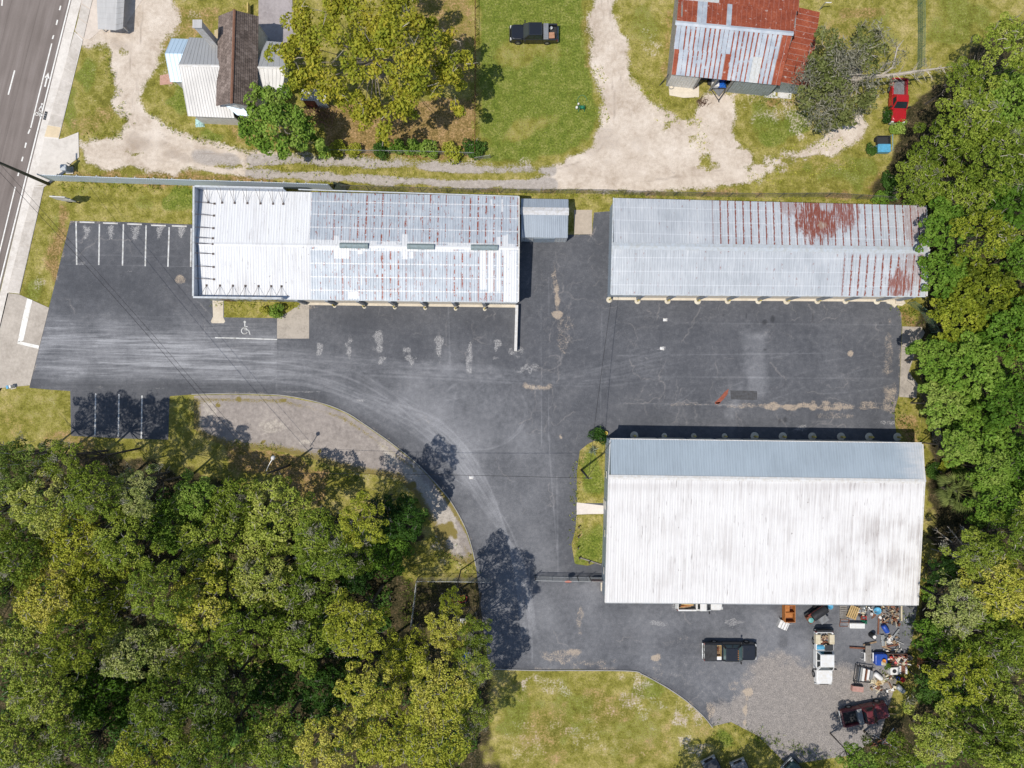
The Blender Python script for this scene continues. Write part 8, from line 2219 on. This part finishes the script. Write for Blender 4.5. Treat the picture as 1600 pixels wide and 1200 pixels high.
for s in (-1, 1):
    w_ = one(t, 'wheel', M_TYRE, lambda m: m.lathe([(.06, -.08), (.28, -.08), (.3, 0), (.28, .08), (.06, .08)], 12, axis='y')); w_.location = (.6, s * .76, .3)
junk_field('scrap', 'cans and rusty bits filling the wire-sided trailer', 1400, 1028.5, 13, 6, 70, 6, [M_WHITEP, M_RWOOD, M_RUSTY, M_DARKST, M_REDP, M_CREAMP]).location.z = .45
t = jt('bucket', 'orange bucket on the blue front of the wire trailer', 'bucket', 1377, 1029, z=.9); one(t, 'tub', paint('orange_plastic', (.62, .26, .04, 1)), lambda m: m.lathe([(.16, 0), (.2, .3), (.17, .3), (.14, .04), (.02, .03)], 12), True)
t = jt('sack', 'tan sack beside the orange bucket on the blue trailer', 'sack', 1378, 1034, z=.9); one(t, 'sack', M_CREAMP, lambda m: crumple(m, .3, .25, .3, 12))
t = jt('barrel', 'black tub standing at the east end of the wire trailer', 'barrel', 1421, 1027); one(t, 'shell', M_BLACKP, lambda m: m.lathe([(.30, 0), (.36, .6), (.32, .6), (.28, .1), (.02, .08)], 16), True)
t = jt('washer', 'white washing machine with a black opening lying face up', 'washing machine', 1396, 1047.5, 3); one(t, 'cabinet', M_WHITEP, lambda m: m.rbox(-.45, -.42, 0, .40, .42, .7, .03, .02)); one(t, 'drum_opening', M_BLACKP, lambda m: m.lathe([(.24, .70), (.24, .715), (.02, .715)], 14)); one(t, 'control_strip', M_GALV, lambda m: m.box(.42, -.42, 0, .62, .42, .6))
t = jt('cabinet', 'brown cabinet with white sides beside the washing machine', 'cabinet', 1411.5, 1046.5, 0); one(t, 'back', M_RWOOD, lambda m: m.box(-.26, -.5, 0, .26, .5, .4))
for s in (-1, 1): one(t, 'side', M_WHITEP, lambda m: m.box(s * .36 - .1, -.5, 0, s * .36 + .1, .5, .5))
t = jt('machine_rack', 'scrap metal frame full of white and grey machine parts', 'scrap frame', 1351, 1055, -8)
one(t, 'frame', M_DARKST, lambda m: [m.tube(a, .05, 6) for a in ([(-1.0, -1.0, .1), (-1.0, 1.0, .1)], [(-1.0, 1.0, .5), (1.0, 1.0, .5)], [(1.0, 1.0, .1), (1.0, -.9, .1)], [(-1.0, -1.0, .1), (1.0, -.9, .1)], [(-1.0, -1.0, .1), (-1.0, -1.0, .8)], [(-1.0, 1.0, .1), (-1.0, 1.0, .8)], [(-1.0, -1.0, .8), (-1.0, 1.0, .8)], [(-.75, -1.0, .8), (-.75, 1.0, .8)])])
for k, (x, wd_, mt) in enumerate(((-.55, .3, M_GALV), (-.15, .28, M_WHITEP), (.15, .16, M_RWOOD), (.42, .3, M_WHITEP), (.78, .3, M_BEDGREY))): one(t, 'machine_part', mt, lambda m: m.rbox(x - wd_ / 2, -.8 + .1 * k, .1, x + wd_ / 2, .85 - .05 * k, .5 + .06 * (k % 3), .04, .03))
t = jt('tank', 'white cylinder tank lying beside the scrap frame', 'tank', 1373.5, 1057.5, -40, z=.3); one(t, 'shell', M_WHITEP, lambda m: m.lathe([(.05, -.6), (.22, -.55), (.3, -.4), (.3, .4), (.22, .55), (.05, .6)], 16, axis='x'), True); one(t, 'valve', M_DARKST, lambda m: m.cbox((.62, 0, 0), (.08, .1, .1)))
for k, (x, y) in enumerate(((1368,1067),(1376,1069.5),(1382,1066))):
    t = jt('sack', ('tan sack closest to the pink board', 'tan sack between two others south of the white tank', 'tan sack farthest from the pink board')[k], 'sack', x, y, 30 * k); one(t, 'sack', (M_CREAMP, M_WOODY, M_CREAMP)[k], lambda m: crumple(m, .42, .32, .3, 20 + k))
t = jt('board', 'faded pink board box on the gravel below the scrap frame', 'board', 1341, 1076.5, -6); one(t, 'face', M_PINK, lambda m: m.box(-.65, -.36, 0, .65, .25, .45)); one(t, 'recess', M_BLACKP, lambda m: m.box(-.45, .26, .2, .5, .36, .46))
t = jt('bucket', 'red bucket on the ground south of the washing machine', 'bucket', 1411.5, 1063); one(t, 'tub', M_REDP, lambda m: m.lathe([(.22, 0), (.28, .42), (.24, .42), (.2, .06), (.02, .05)], 12), True)
t = jt('bucket', 'blue bucket next to the red one south of the washing machine', 'bucket', 1405, 1061.5); one(t, 'tub', M_BLUEP, lambda m: m.lathe([(.18, 0), (.23, .36), (.2, .36), (.16, .05), (.02, .04)], 12), True)
t = jt('drum', 'grey drum lying on its side at the wood edge', 'drum', 1408, 1077, -42, z=.32); one(t, 'shell', M_GALV, lambda m: m.lathe([(.05, -.5), (.31, -.5), (.32, -.46), (.32, .46), (.31, .5), (.29, .5), (.28, .4), (.03, .4)], 16, axis='x'), True); one(t, 'bung', M_DARKST, lambda m: m.cbox((.42, .1, .05), (.04, .08, .08)))
t = jt('bag', 'white bag alone on the grass east of the scrap', 'bag', 1420, 972); one(t, 'sack', M_WHITEP, lambda m: crumple(m, .3, .26, .3, 31))
t = jt('tarp', 'orange tarp lying at the trees east of the scrap yard', 'tarp', 1443, 1037.5); one(t, 'sheet', paint('orange_tarp', (.55, .20, .07, 1)), lambda m: crumple(m, .45, .55, .2, 32))
t = jt('scrap_pile', 'dark pile of pipes and branches in the shade below the maroon pickup', 'scrap pile', 1385, 1160)
for k in range(9):
    a = rnd.uniform(-.6, 1.2); one(t, 'pipe', (M_DARKST, M_GALV, M_RUSTY)[k % 3], lambda m: m.tube([(-1.6 * math.cos(a), -1.6 * math.sin(a) + k * .12 - .5, .1), (1.6 * math.cos(a), 1.6 * math.sin(a) + k * .12 - .5, .25 + .05 * k)], .05, 6))
t = jt('timber', 'short yellow timber beyond the maroon pickup\'s bonnet, upper of two', 'timber', 1396, 1107, 2); one(t, 'beam', M_WOODY, lambda m: m.box(-.55, -.06, 0, .55, .06, .12))
t = jt('timber', 'short yellow timber beyond the maroon pickup\'s bonnet, lower of two', 'timber', 1397, 1118, -4); one(t, 'beam', M_WOODY, lambda m: m.box(-.5, -.06, 0, .5, .06, .12))

# ================================================================ STREET FURNITURE, POLES, SMALL THINGS
ws = None
for k, (x, y) in enumerate(((137,347.5),(173.5,349),(211,350.5),(248.5,352.5),(281,353.5),(313,354.5))):
    lb = ['wheel stop nearest the street in the six-stall row', 'white wheel stop second from the street', 'white wheel stop third from the street, in the row by the fence', 'white wheel stop fourth from the street', 'white wheel stop fifth from the street, last one fully clear of the building', 'wheel stop tucked against the white-roofed building'][k]
    if ws is None:
        ws = thing('wheel_stop', lb, 'wheel stop', G(x, y), -.03, 'concrete wheel stops at the six stalls')
        one(ws, 'block', M_TRIMW, lambda m: m.loft([[(sx, -.09, .014), (sx, .09, .014), (sx * .985, .065, .13), (sx * .985, -.065, .13)] for sx in (-.88, .88)]))
        for s in (-1, 1): one(ws, 'pin', M_RUSTY, lambda m: m.lathe([(.02, .12), (.02, .145), (.005, .15)], 6, c=(s * .6, 0, 0)))
    else: dup(ws, G(x, y), -.03, lb)
# street light
sl = thing('street_light', 'street light pole with a white lamp head beside the gravel patch', 'street light', G(452, 727))
one(sl, 'pole', paint('dark_wood_pole', (.05, .045, .04, 1), .9), lambda m: m.tube([(0, 0, 0), (0, 0, 3.6), (0, 0, 7.2)], [.15, .13, .10], 10), True)
A_ = G(415.5, 736, 7.1) - sl.location; B_ = G(425, 718.5, 7.25) - sl.location; C_ = G(427.5, 714.5, 7.2) - sl.location
one(sl, 'arm', M_GALV, lambda m: m.tube([(A_.x, A_.y, 7.0), ((A_.x + B_.x) / 2, (A_.y + B_.y) / 2, 7.3), (B_.x, B_.y, 7.3)], .04, 6))
hd = one(sl, 'lamp_head', M_TRIMW, lambda m: m.tube([(B_.x, B_.y, 7.25), (B_.x * .5 + C_.x * .5, B_.y * .5 + C_.y * .5, 7.3), (C_.x, C_.y, 7.26), (C_.x + (C_.x - B_.x) * .6, C_.y + (C_.y - B_.y) * .6, 7.24)], [.10, .22, .24, .10], 8), True)
one(hd, 'lens', M_LAMP, lambda m: m.lathe([(.02, 7.0), (.14, 7.02), (.16, 7.08)], 10, c=(C_.x, C_.y, 0)))
# utility pole by the street
up_ = thing('utility_pole', 'tall wooden utility pole by the street at the end of the metal fence', 'utility pole', G(76, 287.5))
one(up_, 'pole', M_BARK if False else paint('olive_wood_pole', (.085, .085, .06, 1), .9), lambda m: m.tube([(0, 0, 0), (0, 0, 5), (0, 0, 9.6)], [.20, .17, .13], 10), True)
one(up_, 'crossarm', M_WOODG, lambda m: m.box(-.08, -1.1, 8.9, .08, 1.1, 9.02)); 
for y in (-1.0, -.4, .4, 1.0): one(up_, 'insulator', M_WHITEP, lambda m: m.lathe([(.04, 9.02), (.06, 9.1), (.03, 9.18)], 8, c=(0, y, 0)))
# service pole in the warehouse bed
p2 = thing('utility_pole', 'slim wooden service pole in the bed at the warehouse\'s west wall', 'utility pole', G(908.5, 734))
one(p2, 'pole', paint('dark_wood_pole', (.05, .045, .04, 1)), lambda m: m.tube([(0, 0, 0), (0, 0, 3.5), (0, 0, 7.4)], [.14, .12, .09], 10), True)
one(p2, 'crossarm', M_WOODG, lambda m: m.box(-.4, -.04, 7.0, .4, .04, 7.1))
M_WIRE = paint('black_wire', (.012, .012, .013, 1), .6)
def wire(name, label, A, B, sag, r=.015, off=(0, 0, 0)):
    A = Vector(A) + Vector(off); B = Vector(B) + Vector(off)
    pts = [lerp(A, B, k / 16) + Vector((0, 0, -4 * sag * (k / 16) * (1 - k / 16))) for k in range(17)]
    mb = MB(); mb.tube(pts, r, 5); o = mb.build(name, M_WIRE); tag(o, label, 'power line'); return o
T1 = up_.location + Vector((0, 0, 8.9)); T2 = sl.location + Vector((0, 0, 7.1)); T3 = p2.location + Vector((0, 0, 7.2))
wire('power_line', 'upper wire from the street pole diagonally over the parking stalls to the street light', T1, T2, .7, .016, (.25, .25, 0))
wire('power_line', 'lower wire from the street pole diagonally over the parking stalls to the street light', T1, T2, 1.1, .02, (-.25, -.25, -.3))
wire('power_line', 'wire from the street light across the south lane to the service pole', T2, T3, .9, .02)
wire('power_line', 'wire from the service pole north across the yard to the rusty-roofed building', T3, G(956, 462, 3.9), .5, .02)
wire('power_line', 'short wire from the service pole to the warehouse corner', T3 + Vector((0, .1, -.3)), G(955, 690, 4.5), .2, .02)
# street-side sign
sg2 = thing('sign', 'white two-board sign on posts in the grass between street and stalls', 'sign', G(101, 310.5))
p0 = sg2.location
for k, (a, b, z0, z1) in enumerate(((G(77,306.5,3), G(101,308,3), 1.6, 3.0), (G(88,309.5,2.2), G(110,311.5,2.2), 1.2, 2.2))):
    A_ = a - p0; B_ = b - p0; d = Vector((B_.x - A_.x, B_.y - A_.y, 0)).normalized(); n_ = Vector((-d.y, d.x, 0)) * .06
    one(sg2, 'board', M_TRIMW, lambda m: m.prism([(q.x, q.y) for q in (Vector((A_.x, A_.y, 0)) - n_, Vector((B_.x, B_.y, 0)) - n_, Vector((B_.x, B_.y, 0)) + n_, Vector((A_.x, A_.y, 0)) + n_)], z0, z1))
    for u in (.2, .8):
        P = lerp(Vector((A_.x, A_.y, 0)), Vector((B_.x, B_.y, 0)), u); one(sg2, 'post', M_DARKST, lambda m: m.box(P.x - .05, P.y + .061, 0, P.x + .05, P.y + .16, z1 - .1))
t = jt('utility_cabinet', 'grey utility cabinet at the street corner north of the metal fence', 'utility cabinet', 105, 264.5); one(t, 'box', M_WALLBL, lambda m: m.rbox(-.32, -.32, .1, .32, .32, 1.15, .03, .02)); one(t, 'lid', M_TRIM, lambda m: m.rbox(-.36, -.36, 1.152, .36, .36, 1.22, .03, .02)); one(t, 'base', M_WALK, lambda m: m.box(-.42, -.42, -.015, .42, .42, .1)); one(t, 'vent_pipe', M_DARKST, lambda m: m.tube([(.5, .5, 0), (.5, .5, 1.3)], .05, 6))
t = jt('utility_pedestal', 'small white utility pedestal in the grass at the apron\'s south edge', 'utility pedestal', 16, 604.5, 15); one(t, 'housing', M_WHITEP, lambda m: m.rbox(-.26, -.18, 0, .26, .18, .75, .08, .05)); one(t, 'cap', M_LBLUE, lambda m: m.rbox(-.28, -.2, .752, .0, .2, .82, .06, .03)); one(t, 'plinth', M_WALK, lambda m: m.box(-.32, -.24, -.012, .32, .24, .03))
t = jt('bucket', 'tiny white bucket in the grass by the white-roofed building', 'bucket', 301, 330); one(t, 'tub', M_WHITEP, lambda m: m.lathe([(.13, 0), (.17, .3), (.14, .3), (.12, .04), (.02, .03)], 10), True)
t = jt('storm_drain', 'dark storm drain inlet at the street gutter', 'drain', 71.5, 181, 0, .056, 0); t.rotation_euler.z = math.radians(-13.8); one(t, 'frame', M_DARKST, lambda m: m.box(-.16, -.5, 0, .16, .5, .02))
for k in range(7): one(t, 'bar', M_GALV if k % 2 else M_DARKST, lambda m: m.box(-.13, -.45 + k * .135, .021, .13, -.41 + k * .135, .03))
t = jt('tarp', 'crumpled pale teal tarp on the grass at the house\'s south-west corner', 'tarp', 309.5, 189.5); one(t, 'sheet', paint('pale_teal_tarp', (.42, .62, .60, 1), .5), lambda m: crumple(m, .55, .5, .3, 41))
hr = jt('hose_reel', 'green hose reel with white drums on the mown lawn near the drive', 'hose reel', 909, 167.5)
one(hr, 'frame', M_GREENP, lambda m: (m.tube([(-.35, -.3, 0), (-.3, 0, .7), (-.35, .3, 0)], .04, 6), m.tube([(.35, -.3, 0), (.3, 0, .7), (.35, .3, 0)], .04, 6), m.tube([(-.3, 0, .7), (.3, 0, .7)], .04, 6)))
one(hr, 'drum', M_GREENP, lambda m: m.lathe([(.05, -.2), (.3, -.2), (.18, -.15), (.18, .15), (.3, .2), (.05, .2)], 14, c=(0, 0, .5), axis='x'))
one(hr, 'bottle', M_WHITEP, lambda m: m.lathe([(.14, 0), (.16, .4), (.05, .5)], 10, c=(-.55, .05, 0)), True); one(hr, 'bottle', M_WHITEP, lambda m: m.lathe([(.12, 0), (.13, .3), (.04, .4)], 10, c=(-.35, .5, 0)), True)
one(hr, 'hose', M_GREENP, lambda m: m.tube([(.1 + .55 * math.cos(a), .9 + .7 * math.sin(a), .03) for a in np.linspace(0, 5.6, 22)], .022, 5))
for k, (x, y, lb) in enumerate(((904,823,'northmost'),(903.5,838,'second from north'),(903,855,'third from north'),(905,871,'corner'),(920,878,'easternmost'))):
    t = jt('wooden_post', 'short dark wooden post edging the warehouse lawn, %s of five' % lb, 'post', x, y, 0, 0.02, 0, 'posts edging the warehouse lawn'); one(t, 'stake', M_RWOOD, lambda m: m.box(-.06, -.06, 0, .06, .06, .6)); one(t, 'cap', M_DARKST, lambda m: m.box(-.075, -.075, .602, .075, .075, .64))
t = jt('edging_timber', 'grey edging timber between the corner post and the warehouse wall', 'timber', 922, 876.5, -18, .02, .1); one(t, 'beam', M_WOODG, lambda m: m.box(-1.35, -.07, 0, 1.35, .07, .14))
t = jt('planter', 'yellow pot at the warehouse\'s north-west corner', 'pot', 947, 677); one(t, 'tub', M_YELLOW, lambda m: m.lathe([(.16, 0), (.24, .4), (.20, .4), (.14, .06), (.02, .05)], 12), True)
t = jt('crate', 'blue crate against the warehouse\'s north-west corner', 'crate', 944.5, 685, 20); one(t, 'shell', M_LBLUE, lambda m: (m.box(-.3, -.2, 0, .3, .2, .05), m.box(-.3, -.2, .05, -.27, .2, .35), m.box(.27, -.2, .05, .3, .2, .35), m.box(-.27, -.2, .05, .27, -.17, .35), m.box(-.27, .17, .05, .27, .2, .35)))
t = jt('meter_box', 'cream meter box on the ground at the warehouse\'s south-west corner', 'box', 942.5, 917); one(t, 'box', M_CREAM, lambda m: m.rbox(-.26, -.5, 0, .26, .5, .5, .03, .02)); one(t, 'dial', M_BLACKP, lambda m: m.lathe([(.12, .5), (.12, .53), (.02, .54)], 10, c=(.06, -.1, 0)))
# beside the barn
for k, (x, y, w_, h_, lb) in enumerate(((1190,144,3.3,.75,'white metal sheet stack by the barn\'s south wall, western one'),(1226,149,1.6,.7,'white metal sheet by the barn\'s south wall, eastern one'),(1204,151,1.6,.25,'narrow white strip in front of the white sheets at the barn'))):
    t = jt('metal_sheet', lb, 'metal sheet', x, y, -5, .02, .1)
    for q in range(2): one(t, 'sheet', M_TRIMW, lambda m: m.box(-w_ / 2 + .1 * q, -h_ / 2, .06 * q, w_ / 2 - .05 * q, h_ / 2 - .05 * q, .06 * q + .05))
t = jt('pot', 'terracotta pot on the cream slab at the barn', 'pot', 1086.5, 134, z=.05); one(t, 'tub', paint('terracotta', (.34, .10, .05, 1), .8), lambda m: m.lathe([(.14, 0), (.2, .34), (.16, .34), (.12, .05), (.02, .04)], 12), True)
t = jt('hose', 'coiled pale hose on the cream slab at the barn', 'hose', 1050, 133, z=.05); one(t, 'coil', M_BEDGREY, lambda m: m.tube([(.3 * math.cos(a), .3 * math.sin(a), .03 + .01 * a) for a in np.linspace(0, 12.5, 40)], .025, 5))
t = jt('pole', 'dark pole leaning at the barn\'s south-west corner', 'pole', 1040, 124); one(t, 'shaft', M_DARKST, lambda m: m.tube([(-.6, -.5, 0), (.7, .8, 1.7)], .05, 6))
t = jt('brush_pile', 'small brown burnt brush pile on the sand before the barn', 'brush pile', 1098, 157); rs_ = np.random.RandomState(91)
def bp_(m):
    for k in range(60):
        a = rs_.rand() * 6.28; x, y = rs_.normal(size=2) * .3; l_ = .2 + rs_.rand() * .4; m.tube([(x - math.cos(a) * l_ / 2, y - math.sin(a) * l_ / 2, .03), (x + math.cos(a) * l_ / 2, y + math.sin(a) * l_ / 2, .08 + rs_.rand() * .2)], .02, 3)
one(t, 'twigs', paint('burnt_twigs', (.10, .055, .035, 1), .95), bp_)['kind'] = 'stuff'
t = jt('cattle_post', 'grey post by the red lean-to\'s north corner', 'post', 1283, 12); one(t, 'post', M_GALV, lambda m: m.tube([(0, 0, 0), (0, 0, 1.6)], .05, 6)); one(t, 'arm', M_WHITEP, lambda m: m.box(-.02, -.04, 1.5, .7, .04, 1.58))
# fenced yard in the wood
t = jt('go_kart', 'red kart half hidden under the trees west of the lane', 'kart', 718, 938, 20); one(t, 'frame', M_REDP, lambda m: (m.tube([(-.8, -.35, .3), (.7, -.35, .3), (.9, 0, .3), (.7, .35, .3), (-.8, .35, .3), (-.8, -.35, .3)], .05, 6), m.rbox(-.5, -.3, .3, .0, .3, .6, .08, .05), m.tube([(-.6, -.35, .3), (-.5, -.35, 1.0), (-.5, .35, 1.0), (-.6, .35, .3)], .04, 6)))
for x in (-.65, .65):
    for y in (-.5, .5): w_ = one(t, 'wheel', M_TYRE, lambda m: m.lathe([(.05, -.07), (.2, -.07), (.22, 0), (.2, .07), (.05, .07)], 12, axis='y')); w_.location = (x, y, .22)
t = jt('table', 'white plastic table under the trees south of the red kart', 'table', 722, 971); one(t, 'top', M_WHITEP, lambda m: m.rbox(-.5, -.4, .66, .5, .4, .7, .06, .02))
for x in (-.42, .42):
    for y in (-.32, .32): one(t, 'leg', M_WHITEP, lambda m: m.tube([(x, y, .66), (x, y, 0)], .03, 5))
t = jt('chair', 'white plastic chair beneath the trees near the grey wire fence', 'chair', 681, 972, 30); one(t, 'seat', M_WHITEP, lambda m: m.rbox(-.25, -.25, .42, .25, .25, .46, .05, .02)); one(t, 'backrest', M_WHITEP, lambda m: m.rbox(-.27, .22, .46, .27, .27, .9, .02, .02))
for x in (-.2, .2):
    for y in (-.2, .2): one(t, 'leg', M_WHITEP, lambda m: m.tube([(x, y, .42), (x * 1.1, y * 1.1, 0)], .02, 5))
t = jt('tub', 'deep blue tub among the trees near the lane\'s south-west corner', 'tub', 730, 1028); one(t, 'shell', paint('deep_blue_tub', (.015, .08, .30, 1)), lambda m: m.lathe([(.55, 0), (.62, .5), (.56, .5), (.5, .08), (.02, .06)], 18), True)
# bits on the asphalt
for k, (x, y, lb) in enumerate(((736,747,'crumpled white paper on the south lane'),(1041,499,'small white rag on the rusty building\'s forecourt'),(1036,544,'larger white rag farther out on the rusty building\'s forecourt'))):
    t = jt('litter', lb, 'litter', x, y); one(t, 'sheet', M_WHITEP, lambda m: crumple(m, .24, .18, .12, 60 + k, 5))
